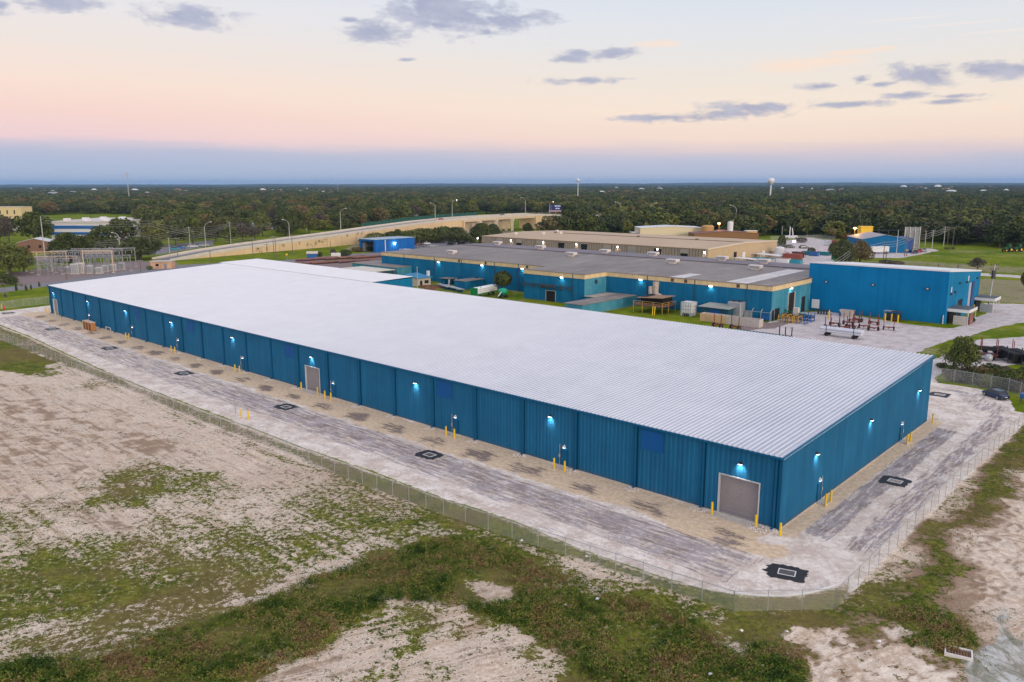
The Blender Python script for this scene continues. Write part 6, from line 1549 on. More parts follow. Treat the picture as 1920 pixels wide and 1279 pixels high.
for px, pb, ptp, c_, lb in ((85, 486, 407, 1, 'very tall pale concrete pole rising from the left side of the substation'), (104, 484, 453, 1, 'grey pole just right of the tall pale one'), (284, 487, 413, 0, 'tall brown pole beside the big oak'), (319, 484, 446, 1, 'pale thin pole right of the big oak'), (334, 487, 446, 0, 'brown pole at the left end of the ramp wall'),
                           (357, 466, 426, 1, 'pale pole behind the turquoise cars'), (433, 457, 417, 1, 'pale pole behind the ramp, left of the car lot'), (475, 490, 447, 0, 'brown pole left of the field sign'), (514, 482, 443, 0, 'left of a close pair of brown poles before the ramp'), (518, 484, 443, 0, 'right of a close pair of brown poles before the ramp'),
                           (549, 479, 441, 0, 'brown pole right of the close pair'), (502, 491, 457, 0, 'short brown pole near the junction sign'), (575, 434, 412, 1, 'white pole behind the ramp wall'), (395, 492, 470, 0, 'short brown pole on the verge below the ramp'), (125, 524, 494, 0, 'short brown pole at the front of the substation'), (136, 486, 453, 0, 'brown pole behind the substation'), (159, 484, 452, 0, 'brown pole in front of the round tree behind the substation'),
                           (264, 510, 487, 0, 'short pole beside the pink booth'), (722, 458, 434, 0, 'thin pole before the ramp bushes'), (486, 424, 400, 1, 'pole among the packed cars'), (620, 470, 452, 0, 'thin pole on the verge left of the ramp bushes'), (64, 484, 460, 0, 'thin orange-brown pole by the far-left shed')):
    LP[px] = pole(px, pb, ptp, lb, bool(c_), 0 if px in (85, 104, 284, 575, 64, 722, 620) else 1, 'utility poles on the left', .22 if px == 85 else .15)
cables([LP[104], LP[136], LP[159], LP[319], LP[433]], 'bundle of cables running behind the substation to the ramp', 3)
cables([LP[159], LP[357], LP[433], LP[575]], 'cables from the oak past the turquoise cars to the white pole', 3, 1.1)
cables([LP[85], LP[284], LP[475]], 'high cables from the tall pale pole to the ramp poles', 3, 1.2)
cables([LP[475], LP[514], LP[549], LP[722]], 'cables along the verge below the ramp', 2)
for px, pb, ptp, c_, n, lb in ((1595, 494, 463, 1, 0, 'pale pole leftmost of the clump above the box roof'), (1598.5, 494, 461, 1, 0, 'pale pole second of the clump above the box roof'), (1603, 493, 457, 0, 1, 'brown pole third of the clump above the box roof'), (1607, 493, 455, 0, 1, 'brown pole fourth of the clump above the box roof'),
                              (1656, 488, 452, 0, 0, 'brown pole in front of the blue sheds'), (1661, 488, 470, 0, 1, 'short brown frame pole in front of the blue sheds'), (1680, 482, 432, 1, 0, 'tall pale pole in front of the dark blue shed'), (1696, 481, 437, 0, 0, 'thin brown pole left of the grey screen'), (1700, 480, 440, 0, 0, 'thin brown pole at the edge of the grey screen'), (1710, 477, 436, 0, 1, 'brown pole before the grey screen'),
                              (1734, 461, 433, 1, 1, 'pale pole with a white box right of the grey screen'), (1747, 467, 432, 1, 3, 'greenish pole with three arms right of the screen'), (1769, 462, 425, 1, 3, 'tall pale pole with three arms over the field'), (1776, 460, 426, 0, 2, 'thin pole behind the tall one over the field'), (1786, 461, 427, 0, 1, 'rightmost thin pole before the wood'),
                              (1466, 443, 424, 1, 0, 'pale pole at the left edge of the stony yard'), (1513, 446, 431, 0, 0, 'thin pole behind the stony yard'), (1507, 500, 478, 1, 0, 'thin pale pole above the factory roof end'), (1759, 503, 494, 0, 1, 'short brown post left behind the box roof'), (1796, 505, 496, 0, 1, 'short brown post right behind the box roof')):
    LP[px] = pole(px, pb, ptp, lb, bool(c_), n, 'utility poles on the right', .17)
cables([G(1480, 505, 9).tolist() and Vector(G(1480, 500, 9)), LP[1603], LP[1656], LP[1710], LP[1747], LP[1769]], 'cables swinging from the factory past the blue sheds over the field', 3, 1.2, .03, .05)
P = G(1852, 582); yp = thing('utility_pole', tuple(P), 0, 'weathered pole with three arms and dark insulators right of the blue box', 'utility pole', 'utility poles on the right')
b = MB(); b.cyl((0, 0, 0), (.6, 0, 13.6), .25, .16, n=10); b.build('pole', M_paleconc, yp)
for k, z in enumerate((13.3, 11.9, 10.6)):
    b = MB(); b.bar((-.6, 0, z), (1.8, 0, z + .2), .16); a_ = b.build('cross_arm', M_wood, yp); b = MB()
    for x in (-.5, .3, 1.0, 1.7): b.cyl((x, 0, z + .1), (x, 0, z + .55), .1, n=6)
    b.build('insulator', M_dark, a_)
b = MB(); b.bx(.1, .9, -.4, .4, 9.4, 11.8); b.build('transformer', M_dark, yp)

# ------------------------------------------------------------------ substation
M_gal2 = pm('pale_galvanised_lattice', (.25, .26, .275, 1), .5, .12, 1.0)
def gantry(px, pb, w, h, rz, label, mat=M_gal2, nl=2):
    g = G(px, pb); o = thing('substation_gantry', tuple(g), rz, label, 'gantry', 'steel gantries of the substation')
    for i in range(nl):
        x = -w / 2 + w * i / (nl - 1)
        b = MB(); b.bar((x, 0, 0), (x, 0, h), .30)
        b.build('column', mat, o)
        b = MB(); b.bx(x - .6, x + .6, -.6, .6, 0, .2); b.build('footing', M_conc, o)
    b = MB(); b.bar((-w / 2 - .5, 0, h + .2), (w / 2 + .5, 0, h + .2), .3); b.bar((-w / 2, 0, h - .8), (w / 2, 0, h - .8), .12)
    k = int(w / 1.2)
    for i in range(k): b.bar((-w / 2 + w * i / k, 0, h - .8 + (i % 2) * .9), (-w / 2 + w * (i + 1) / k, 0, h - .8 + ((i + 1) % 2) * .9), .1)
    b.build('beam', mat, o)
    b = MB()
    for i in range(max(3, int(w / 2.2))):
        x = -w / 2 + w * (i + .5) / max(3, int(w / 2.2)); b.cyl((x, 0, h - .9), (x, 0, h - 2.3), .13, n=6)
    b.build('insulator', pm('grey_porcelain', (.30, .31, .36, 1), .3, .1), o)
    return o
M_peach = pm('peach_painted_beam', (.66, .50, .34, 1), .6, .08)
GN_ = [(60, 512, 20, 6.4, 'leftmost open gantry of the substation', M_gal2), (72, 505, 24, 7.5, 'long peach-coloured beam gantry at the back left', M_peach), (98, 508, 20, 6.0, 'second peach beam gantry', M_peach), (120, 509, 11, 6.6, 'grey gantry in the middle of the substation', M_gal2),
       (143, 507, 12, 8.6, 'tall grey gantry before the round tree', M_gal2), (165, 505, 11, 9.0, 'tall grey gantry right of the transformers', M_gal2), (186, 512, 12, 9.2, 'peach gantry column pair right of the transformers', M_peach), (205, 504, 12, 8.6, 'grey gantry second from the right', M_gal2), (226, 501, 13, 8.4, 'rightmost grey gantry of the substation', M_gal2), (206, 508, 18, 6.6, 'low wide gantry on the right of the substation', M_gal2), (150, 502, 22, 7.6, 'long rear gantry of the substation', M_gal2), (95, 515, 9, 4.2, 'low front gantry of the substation', M_gal2)]
for i, (px, pb, w, h, lb, m_) in enumerate(GN_): gantry(px, pb, w, h, ROT - .75 + (i % 3) * .12, lb, m_, 3 if w > 15 else 2)
for i, (px, pb, w, h) in enumerate(((142, 514, 3.2, 4.4), (152, 513, 3.4, 4.6), (170, 513, 2.2, 3.6), (187, 513, 2.6, 2.8), (198, 510, 2.4, 3.0), (213, 508, 2.6, 3.0), (229, 506, 2.4, 3.2), (128, 513, 1.8, 3.0))):
    g = G(px, pb); o = thing('transformer', tuple(g), ROT - .7, 'pale grey transformer cabinet, number %s from the left in the substation' % ('two', 'three', 'four', 'five', 'six', 'seven', 'eight', 'one')[i], 'transformer', 'transformers of the substation')
    b = MB(); b.bev(-w / 2, w / 2, -1, 1, .3, h, .08); b.build('tank', pm('pale_grey_cabinet', (.46, .46, .47, 1), .6, .12) if i != 1 else pm('dusty_cabinet', (.55, .50, .46, 1), .7, .2), o)
    b = MB()
    for k in range(5): b.bx(-w / 2 + .1 + k * w / 5, -w / 2 + .25 + k * w / 5, -1.3, -1.0, .5, h - .4)
    b.build('radiator', M_grey, o)
    b = MB()
    for x in (-.6, 0, .6): b.cyl((x, 0, h), (x, 0, h + 1.3), .12, .05, n=6)
    b.build('bushing', M_grey, o); b = MB(); b.bx(-w / 2 - .2, w / 2 + .2, -1.2, 1.2, 0, .3); b.build('plinth', M_conc, o)
rr = random.Random(21)
_sx = sorted(rr.uniform(64, 236) for _ in range(34))
for i in range(34):
    px, py = _sx[i], 0; py = 516 - (px - 60) * .055 + rr.uniform(-9, 3); g = G(px, py)
    h = rr.uniform(2.6, 5.2); o = thing('switch_post', tuple(g), rr.uniform(0, 1), 'thin grey switch post, %s from the left on the substation gravel' % ordw(i), 'switch post', 'switch posts of the substation')
    b = MB(); b.bar((0, 0, 0), (0, 0, h), .2); b.build('column', M_gal2, o); b = MB(); b.bar((-.9, 0, h), (.9, 0, h), .16)
    for x in (-.8, 0, .8): b.cyl((x, 0, h), (x, 0, h + .8), .11, n=6)
    b.build('switch', M_gal2, o)
bo = thing('booth', G(306, 503), ROT - .75, 'small pink-stained flat-roofed brick booth right of the substation', 'hut')
b = MB(); b.bx(-4.6, 4.6, -2.4, 2.4, 0, 3.1); b.build('wall', pm('salmon_stained_wall', (.60, .38, .24, 1), .8, .15, .4, stain=(.30, .18, .14), amt=.6), bo)
b = MB(); b.bx(-4.9, 4.9, -2.7, 2.7, 3.1, 3.4); b.build('roof', M_conc, bo); b = MB(); b.bx(1.2, 2.4, -2.45, -2.4, 0, 2.2); b.build('door', pm('grey_door', (.25, .24, .28, 1)), bo); b = MB(); b.bx(-2.4, -1.0, -2.45, -2.4, 1.2, 2.2); b.build('window', M_glass, bo)

# ------------------------------------------------------------------ other buildings
def hut(px, py, w, d, h, label, wall, roof, rz=ROT, rise=.6, name='shed', flat=False, cat='building', win=0, door=True):
    g = G(px, py); o = thing(name, tuple(g), rz, label, cat)
    b = MB(); b.bx(-w / 2, w / 2, 0, d, 0, h)
    if not flat: b.add([(-w / 2, 0, h), (w / 2, 0, h), (0, 0, h + rise), (-w / 2, d, h), (w / 2, d, h), (0, d, h + rise)], [(0, 1, 2), (4, 3, 5)])
    b.build('wall', wall, o)
    b = MB()
    if flat: b.bx(-w / 2 - .3, w / 2 + .3, -.3, d + .3, h + .002, h + .3)
    else:
        for s in (-1, 1):
            x = s * (w / 2 + .4); zz_ = h - .4 * rise / (w / 2)
            b.add([(x, -.4, zz_ + .03), (0, -.4, h + rise + .03), (0, d + .4, h + rise + .03), (x, d + .4, zz_ + .03), (x, -.4, zz_ + .2), (0, -.4, h + rise + .2), (0, d + .4, h + rise + .2), (x, d + .4, zz_ + .2)], [(0, 3, 2, 1), (4, 5, 6, 7), (0, 1, 5, 4), (1, 2, 6, 5), (2, 3, 7, 6), (3, 0, 4, 7)])
    b.build('roof', roof, o)
    for i in range(win): x = -w / 2 + w * (i + 1) / (win + 1); b = MB(); b.bx(x - .7, x + .7, -.06, -.01, h * .45, h * .75); b.build('window', M_glass, o)
    if door: b = MB(); x = -w / 2 + w * .2; b.bx(x - .8, x + .8, -.07, -.01, 0, min(2.4, h * .8)); b.build('door', M_dark, o)
    return o
# open-ended blue storage shed
bs = building('blue_shed', 318, 194, 'blue steel storage shed with open end and starburst lamp behind the stock yard', 'shed')
b = bmb(bs)
b.bx(194, 222, 318, 318.15, 0, 6.9); b.bx(194, 222, 332, 332.15, 0, 6.9); b.bx(222, 222.15, 318, 332.15, 0, 6.9); b.bx(193.9, 194, 317.9, 319.6, 0, 6.9); b.bx(193.9, 194, 330.4, 332.2, 0, 6.9); b.bx(193.9, 194, 319.6, 330.4, 6.0, 6.9)
b.build('wall', corrugated('cobalt_sheet', (.01, .12, .42, 1), (.02, .15, .46, 1), .5), bs)
b = bmb(bs); b.slab([(193.5, 317.6), (222.5, 317.6), (222.5, 332.6), (193.5, 332.6)], lambda x, y: 6.9 + (1 - abs(y - 325) / 8) * .9, lambda x, y: 7.1 + (1 - abs(y - 325) / 8) * .9); b.build('roof', pm('pale_blue_grey_roof', (.33, .42, .50, 1), .5, .1), bs)
b = bmb(bs); b.bx(221.8, 221.95, 318.2, 331.9, 0, 6.8); b.bx(196, 221, 331.8, 331.95, 0, 6.6); b.build('lining', M_galv, bs)
b = bmb(bs); b.bx(207, 207.6, 317.2, 317.8, 4.2, 4.8); l = b.build('wall_lamp', emit('lit_pinkish_lens', (1, .86, .82, 1), 60), bs)
b = bmb(bs); b.bx(200.5, 201, 317.7, 317.95, 0, 6.6); b.build('downspout', M_white, bs)
wall_light(WP(316.6, 207.3, 4.4), (UU[0] * .6, UU[1] * .6, -.3), 500, (1, .86, .8), 160, 'wall_lamp_light')
# guard rail frame near it
o = thing('gantry_frame', G(768, 480), ROT, 'white pipe frame at the far-left corner of the factory roof', 'frame'); b = MB()
for y in (-6, 0, 6): b.bar((-1.5, y, 0), (-1.5, y, 3.4), .25); b.bar((1.5, y, 0), (1.5, y, 3.4), .25)
b.bar((-1.5, -6, 3.4), (-1.5, 6, 3.4), .25); b.build('frame', M_white, o); b = MB(); b.bar((1.5, -6, 3.4), (1.5, 6, 3.4), .25); b.bar((1.5, -6, 1.7), (1.5, 6, 1.7), .2); b.build('rail', M_white, o)
# school-like blue and white building on the left
WB = thing('banded_building', G(158, 452), math.radians(-3), 'long flat white building with two blue bands behind the left trees', 'building')
dd = G(158, 452)[1]; k = dd / F
b = MB(); b.bx(-62 * k, 62 * k, 0, 60, 0, 34 * k); b.build('wall', pm('white_banded_wall', (.66, .66, .68, 1), .7, .06), WB)
for z0, z1 in ((11.5, 16.5), (22.5, 28.5)): b = MB(); b.bx(-62.1 * k, 62.1 * k, -.25, -.05, z0 * k, z1 * k); b.build('blue_band', pm('blue_band_paint', (.02, .12, .36, 1), .6, .1), WB)
b = MB(); b.bx(-63 * k, 63 * k, -.8, 61, 34 * k + .002, 34 * k + .8); b.build('roof', pm('dusty_white_roof', (.60, .55, .53, 1), .7, .12, .05, stain=(.4, .33, .3), amt=.4), WB)
for i in range(9): b = MB(); x = (-50 + i * 13) * k; b.bx(x, x + 3, 8 + (i % 3) * 14, 12 + (i % 3) * 14, 34 * k + .8, 34 * k + 2.4); b.build('roof_unit', M_white, WB)
hut(2, 412, 46, 20, 13.5, 'yellow flat-roofed two-storey building cut by the left edge', pm('pale_yellow_wall', (.66, .52, .28, 1), .8, .06), M_conc, 0, flat=True, win=5)
hut(66, 474, 17, 12, 5.6, 'low building with white hipped roof at far left', pm('brown_brick', (.22, .12, .08, 1)), pm('white_shingle', (.62, .61, .64, 1)), .25, 2.2, win=2)
hut(30, 432, 26, 14, 4.5, 'white low building behind the left trees', M_white, M_white, 0, 1.5, win=3)
hut(1258, 449, 42, 20, 7.6, 'long cream shed with white low roof behind the tan warehouse', pm('cream_wall', (.68, .58, .40, 1), .7, .06), M_white, .04, 1.0)
hut(1222, 448, 26, 12, 4.0, 'low lean-to with white roof left of the long cream shed', M_tan, M_white, .04, flat=True)
hut(1362, 453, 42, 16, 5.0, 'open brown-roofed shed lit orange behind the tan warehouse', pm('orange_brown_wall', (.24, .125, .05, 1)), pm('brown_sheet_roof', (.22, .10, .08, 1), .7, .2), .03, 1.6)
hut(1409, 452, 7, 5, 6.4, 'small orange block at the end of the brown-roofed shed', pm('orange_wall', (.62, .38, .13, 1)), M_white, 0, flat=True)
hut(1600, 413, 60, 20, 8, 'grey-roofed house group in the wood at right', pm('brick_grey', (.36, .28, .27, 1)), M_grey, 0, 3)
hut(1573, 404, 40, 16, 9, 'grey-roofed house left of the pale one in the right wood', M_white, M_grey, .3, 4)
hut(1618, 402, 44, 16, 10, 'pale house with white gable in the right wood', M_white, pm('beige_roof', (.5, .45, .42, 1)), -.2, 4)
hut(1508, 402, 30, 14, 8, 'small pale house left in the right wood', M_white, pm('beige_roof', (.5, .45, .42, 1)), 0, 3)
hut(1127, 424, 24, 12, 7, 'grey-roofed house behind the oaks right of the bridge', pm('peach_house', (.66, .46, .30, 1)), M_grey, 0, 3)
hut(772, 405, 14, 9, 5, 'tiny white house beyond the bridge approach', M_white, M_white, 0, 2)
hut(62, 395, 40, 15, 8, 'pale roof peeping out of the left woods', M_white, M_white, 0, 2)
# blue sheds at right
b1 = hut(1658, 474, 24, 26, 7.2, 'blue shed with low grey gable roof by the round tree', corrugated('teal_blue_sheet', (.006, .13, .31, 1), (.008, .16, .36, 1), .5), pm('lilac_grey_roof', (.36, .33, .35, 1), .6, .1), -.10, 2.4)
b2 = hut(1687, 474, 13, 16, 7.6, 'darker blue square shed adjoining the gabled blue shed', pm('royal_blue_sheet', (.006, .07, .30, 1), .5, .1), M_blue_patch, -.10, flat=True, win=0)
sc_ = thing('screen_wall', G(1708, 466), 0, 'tall grey mottled screen wall right of the blue sheds', 'wall')
b = MB(); b.bx(-4.3, 4.3, 0, .5, 0, 12.2); b.build('panel', pm('mottled_grey_mesh', (.24, .25, .25, 1), .8, .4, .8), sc_)
b = MB()
for x in (-4.3, -1.5, 1.5, 4.3): b.bar((x, -.2, 0), (x, -.2, 12.4), .3)
b.build('post', M_galv, sc_)
nt = thing('ball_net', G(1655, 455), 0, 'long dark net on tall posts behind the blue sheds', 'net')
dn = G(1655, 455)[1]; kn = dn / F
b = MB(); b.bx(-46 * kn, 46 * kn, 0, .15, 8, 22 * kn); b.build('net', pm('black_netting', (.035, .04, .05, 1), .9, .2), nt)
b = MB()
for i in range(6): x = (-46 + i * 18.4) * kn; b.bar((x, -.2, 0), (x, -.2, 24 * kn), .4)
b.build('post', M_dark, nt)
hut(1623, 462, 7, 5, 11.5, 'bright yellow tall block behind the round tree', pm('bright_yellow_wall', (.75, .50, .03, 1), .6, .05), M_yellow, 0, flat=True, cat='building')
o = thing('box_trailer', G(1649, 476), 0, 'white box trailer left of the blue sheds', 'trailer'); b = MB(); b.bev(-4.4, 4.4, -1.3, 1.3, 1.0, 4.0, .1); b.build('box', M_white, o)
for x in (-3, 2, 3.2): b = MB(); b.cyl((x, -1.35, .5), (x, -1.0, .5), .5, n=12); b.build('wheel', M_tyre, o)
o = thing('loader', G(1640, 472), 0, 'yellow machine beside the white trailer', 'machine'); b = MB(); b.bx(-1.6, 1.6, -1, 1, 1, 4.4); b.build('cab', M_yellow, o)
for x in (-1, 1): b = MB(); b.cyl((x, -1.2, .7), (x, -.8, .7), .7, n=12); b.build('wheel', M_tyre, o)
# tanks
o = thing('silo', G(1368, 452), 0, 'tall white cylindrical silo behind the tan warehouse', 'silo'); kk = G(1368, 452)[1] / F
b = MB(); b.lathe([(5.2 * kk, 3), (5.2 * kk, 34 * kk), (4.6 * kk, 35.5 * kk), (1, 36 * kk)], n=24); b.build('tank', M_white, o, smooth=False)
b = MB()
for i in range(6): w = i * math.pi / 3; b.bar((4.5 * kk * math.cos(w), 4.5 * kk * math.sin(w), 0), (4.5 * kk * math.cos(w), 4.5 * kk * math.sin(w), 3), .4)
b.build('leg', M_galv, o); b = MB(); b.cyl((1.6, 0, 36 * kk), (1.6, 0, 39 * kk), .35, n=8); b.cyl((0, 0, 35.5 * kk), (0, 0, 37.5 * kk), .6, n=8); b.build('vent', M_galv, o)
o = thing('silo', G(1326, 450), 0, 'squat orange-lit tan silo left of the brown-roofed shed', 'silo'); b = MB(); b.lathe([(4, 0), (4, 9), (3.2, 9.7), (1, 9.9)], n=20); b.build('tank', pm('orange_tan_tank', (.48, .28, .09, 1), .7, .2), o); b = MB(); b.lathe([(4.1, 8.6), (4.1, 8.9)], n=20); b.build('band', M_tan, o)
o = thing('storage_tank', G(1461, 484), 0, 'white upright cylindrical tank right of the tan warehouse', 'tank'); b = MB(); b.lathe([(2.3, 0), (2.3, 5.0), (1.9, 5.5), (.4, 5.8)], n=24); b.build('tank', M_white, o, smooth=False); b = MB(); b.lathe([(2.5, 0), (2.5, .3)], n=20); b.build('plinth', M_conc, o)
# clutter yard: skips, containers, canopies
M_teal = pm('teal_skip_paint', (.012, .18, .22, 1), .6, .15, .6); M_brick = pm('brick_red_container', (.36, .10, .07, 1), .6, .2)
def container(px, py, w, d, h, mat, label, rz=ROT, roofm=None, group=None):
    g = G(px, py); o = thing('container', tuple(g), rz, label, 'container', group)
    b = MB(); b.ribs((-w / 2, -d / 2), (w / 2, -d / 2), .15, h, .5, .06); b.ribs((w / 2, -d / 2), (w / 2, d / 2), .15, h, .5, .06); b.ribs((w / 2, d / 2), (-w / 2, d / 2), .15, h, .5, .06); b.ribs((-w / 2, d / 2), (-w / 2, -d / 2), .15, h, .5, .06); b.build('wall', mat, o)
    b = MB(); b.bx(-w / 2 - .08, w / 2 + .08, -d / 2 - .08, d / 2 + .08, h - .02, h + .12) if roofm else b.bx(-w / 2 + .1, w / 2 - .1, -d / 2 + .1, d / 2 - .1, h - .7, h - .5)
    b.build('roof' if roofm else 'load', roofm or M_rust, o)
    b = MB(); b.bx(-w / 2, w / 2, -d / 2, d / 2, 0, .15); b.build('base', M_dark, o)
    return o
container(1486, 486, 2.6, 9, 2.6, M_brick, 'brick-red container right of the white upright tank', ROT, M_brick)
container(1497, 483, 2.6, 6, 2.8, M_dkred, 'dark red container end beside the brick-red one', ROT, M_rust)
container(1462, 496, 3, 9, 3.0, M_white, 'white cabin with dark window and rusty roof edge beyond the factory roof', ROT, M_rust)
container(1486, 497, 3, 8, 2.6, CP['teal'], 'large blue-teal skip beyond the factory roof end', ROT)
container(1512, 478, 2.4, 4.5, 2.0, M_teal, 'small teal skip on the stony yard, left of three', ROT); container(1526, 480, 2.6, 4.5, 2.2, CP['blue'], 'blue skip on the stony yard, centre of three', ROT); container(1547, 479, 2.4, 4.8, 1.8, M_teal, 'small teal skip on the stony yard, right of three', ROT)
container(1572, 487, 3, 6, 3.2, M_green, 'green skip under the round tree', ROT); container(1586, 489, 2.6, 3.5, 2.8, M_white, 'white crate under the round tree', ROT, M_white)
container(1552, 460, 2.8, 5, 3.0, M_white, 'white container left of the red one by the far yard', 0, M_white); container(1561, 460, 2.8, 5.5, 3.0, M_brick, 'red container beside the white one by the far yard', 0, M_brick)
for px, py, w, d, m_, lb in ((1398, 497, 5, 10, M_white, 'white flat canopy left by the tan warehouse corner'), (1432, 497, 6, 9, M_teal, 'teal canopy beside the white ones'), (1440, 489, 6, 12, M_white, 'large white canopy before the upright tank'), (1418, 486, 4, 9, M_grey, 'grey lean-to against the tan warehouse side'), (1448, 482, 4, 8, pm('pale_blue_roof', (.35, .45, .55, 1)), 'pale blue shed left of the upright tank')):
    g = G(px, py); o = thing('yard_canopy', tuple(g), ROT, lb, 'canopy', 'canopies beside the tan warehouse'); b = MB(); b.slab([(-w / 2, -d / 2), (w / 2, -d / 2), (w / 2, d / 2), (-w / 2, d / 2)], lambda x, y: 3 + y * .03, lambda x, y: 3.15 + y * .03); b.build('roof', m_, o)
    for x in (-w / 2 + .3, w / 2 - .3):
        for y in (-d / 2 + .3, d / 2 - .3): b = MB(); b.bar((x, y, 0), (x, y, 3 + y * .03), .15); b.build('post', M_dark, o)
for i, (px, py) in enumerate(((1436, 488), (1447, 494), (1500, 492), (1408, 490), (1474, 478), (1466, 476), (1533, 476))):
    o = thing('pallet_pile', G(px, py), i, 'low pile of pallets with a %s drum, number %s in the cluttered yard' % (('blue', 'red', 'white')[i % 3], ('one', 'two', 'three', 'four', 'five', 'six', 'seven')[i]), 'pile', 'piles in the cluttered yard')
    for k in range(4): b = MB(); b.bx(-1.2 + .3 * k, 1.0 + .2 * k, -1 + .5 * k, .6 + .3 * k, .35 * k, .35 * k + .28); b.build('pallet', (M_wood, M_rust, M_grey)[k % 3], o)
    b = MB(); b.cyl((1.8, 0, 0), (1.8, 0, 1.0), .4, n=10); b.build('drum', (CP['blue'], M_red, M_white)[i % 3], o)
# lift truck and dirt mound
o = thing('lift_truck', G(1483, 449), 0, 'white lift truck with raised mast at the wood edge', 'machine'); b = MB(); b.bx(-4, 4, -1.2, 1.2, 1, 2.6); b.build('chassis', M_white, o); b = MB(); b.bar((-1, 0, 2.6), (-1, 0, 8.5), .5); b.bar((1.2, 0, 2.6), (.4, 0, 7.6), .5); b.build('mast', M_white, o)
for x in (-3, 3): b = MB(); b.cyl((x, -1.4, .8), (x, -1, .8), .8, n=12); b.build('wheel', M_tyre, o)
# tractors on the field edge
M_dkg = pm('dark_green_tractor_paint', (.006, .07, .03, 1), .5, .1)
for px, lb in ((1889, 'green tractor with yellow wheels, left one at the wood edge'), (1908, 'green tractor with yellow wheels, right one at the wood edge')):
    g = G(px, 472); o = thing('tractor', tuple(g), .2, lb, 'tractor', 'green tractors at the wood edge'); b = MB(); b.bev(-2.6, .6, -.6, .6, 1.2, 2.4, .15); b.build('body', M_dkg, o); b = MB(); b.bev(-.2, 1.6, -.9, .9, 2.2, 4.2, .15); b.build('cab', M_dkg, o)
    for x, r in ((1.2, 1.2), (-1.9, .8)):
        for y in (-1.1, 1.1): b = MB(); b.cyl((x, y - .25, r), (x, y + .25, r), r, n=16); w = b.build('wheel', M_tyre, o); b = MB(); b.cyl((x, y - .3, r), (x, y + .3, r), r * .5, n=12); b.build('rim', M_yellow, w)
# small things by the left road junction
o = thing('blue_skip', G(586, 485), .2, 'blue box with white awning by the stock yard road', 'bin'); b = MB(); b.bx(-2.6, 2.6, -1.3, 1.3, 0, 2.6); b.build('box', CP['blue'], o); b = MB(); b.slab([(-2.8, -1.5), (2.8, -1.5), (2.8, 1.5), (-2.8, 1.5)], 2.6, 3.6); b.build('awning', pm('cream_awning', (.66, .6, .5, 1)), o)
o = thing('generator', G(630, 484), .2, 'white cabinet by the roadside shrubs', 'machine'); b = MB(); b.bev(-2.4, 2.4, -1, 1, .3, 2.6, .1); b.build('casing', M_white, o); b = MB(); b.bx(-2.2, 2.2, -.9, .9, 0, .3); b.build('base', M_dark, o)
for px, py, lb in ((538, 487, 'small orange road sign at the junction'), (1700, 479, 'tiny yellow field marker by the blue sheds')):
    o = thing('road_sign', G(px, py), 0, lb, 'sign'); b = MB(); b.bar((0, 0, 0), (0, 0, 3.0), .12); b.build('post', M_galv, o); b = MB(); b.bx(-.5, .5, -.12, -.06, 2.2, 3.1); b.build('plate', M_yellow, o)
o = thing('hydrant', G(5, 580), 0, 'red and white hydrant by the far-left fence', 'hydrant'); o.location = G(8, 580); b = MB(); b.lathe([(.25, 0), (.25, .9), (.15, 1.1)], n=12); b.build('body', pm('bright_red_paint', (.6, .04, .04, 1)), o); b = MB(); b.cyl((-.4, 0, .7), (.4, 0, .7), .12, n=8); b.build('outlet', M_white, o)

# ------------------------------------------------------------------ water towers and masts on the horizon
def water_tower(px, py_top, dist, bw, label, h=None):
    x = (px - CX) / F * dist; ztop_ = HC + (345.0 - py_top) / F * dist; k = dist / F
    o = thing('water_tower', (x, dist, 0), 0, label, 'water tower')
    r = bw * k / 2; b = MB(); b.lathe([(r * .22, ztop_ - 2.05 * r), (r * .6, ztop_ - 1.6 * r), (r * .95, ztop_ - 1.1 * r), (r, ztop_ - .75 * r), (r * .92, ztop_ - .4 * r), (r * .6, ztop_ - .1 * r), (r * .1, ztop_)], n=28); b.build('tank', M_white, o, smooth=True)
    b = MB(); b.cyl((0, 0, 0), (0, 0, ztop_ - 1.9 * r), r * .26, r * .2, n=16); b.build('column', M_white, o)
water_tower(1437, 335.5, 1500, 12.5, 'white bulb water tower standing above the horizon at right', None)
water_tower(1082, 336, 1500, 6.5, 'small white bulb water tower above the horizon near the centre', None)
for px, ptp, dist, lb, wd in ((254, 322, 1500, 'thin grey lattice mast on the left horizon', 1.0), (640, 337, 2500, 'faint thin mast on the horizon behind the ramp', .8)):
    x = (px - CX) / F * dist; h = HC + (345 - ptp) / F * dist
    o = thing('radio_mast', (x, dist, 0), 0, lb, 'mast'); b = MB()
    for a_ in range(3):
        w = a_ * 2.094; b.bar((wd * math.cos(w), wd * math.sin(w), 0), (wd * .6 * math.cos(w), wd * .6 * math.sin(w), h), .35)
    for i in range(24): z = h * i / 24; w0, w1 = (i % 3) * 2.094, ((i + 1) % 3) * 2.094; b.bar((wd * math.cos(w0), wd * math.sin(w0), z), (wd * math.cos(w1), wd * math.sin(w1), z + h / 24), .25)
    b.build('lattice', M_galv, o)
    if px == 254: b = MB(); b.lathe([(1.2, h - 5), (1.6, h - 4), (1.2, h - 2)], n=10); b.build('antenna', M_galv, o)

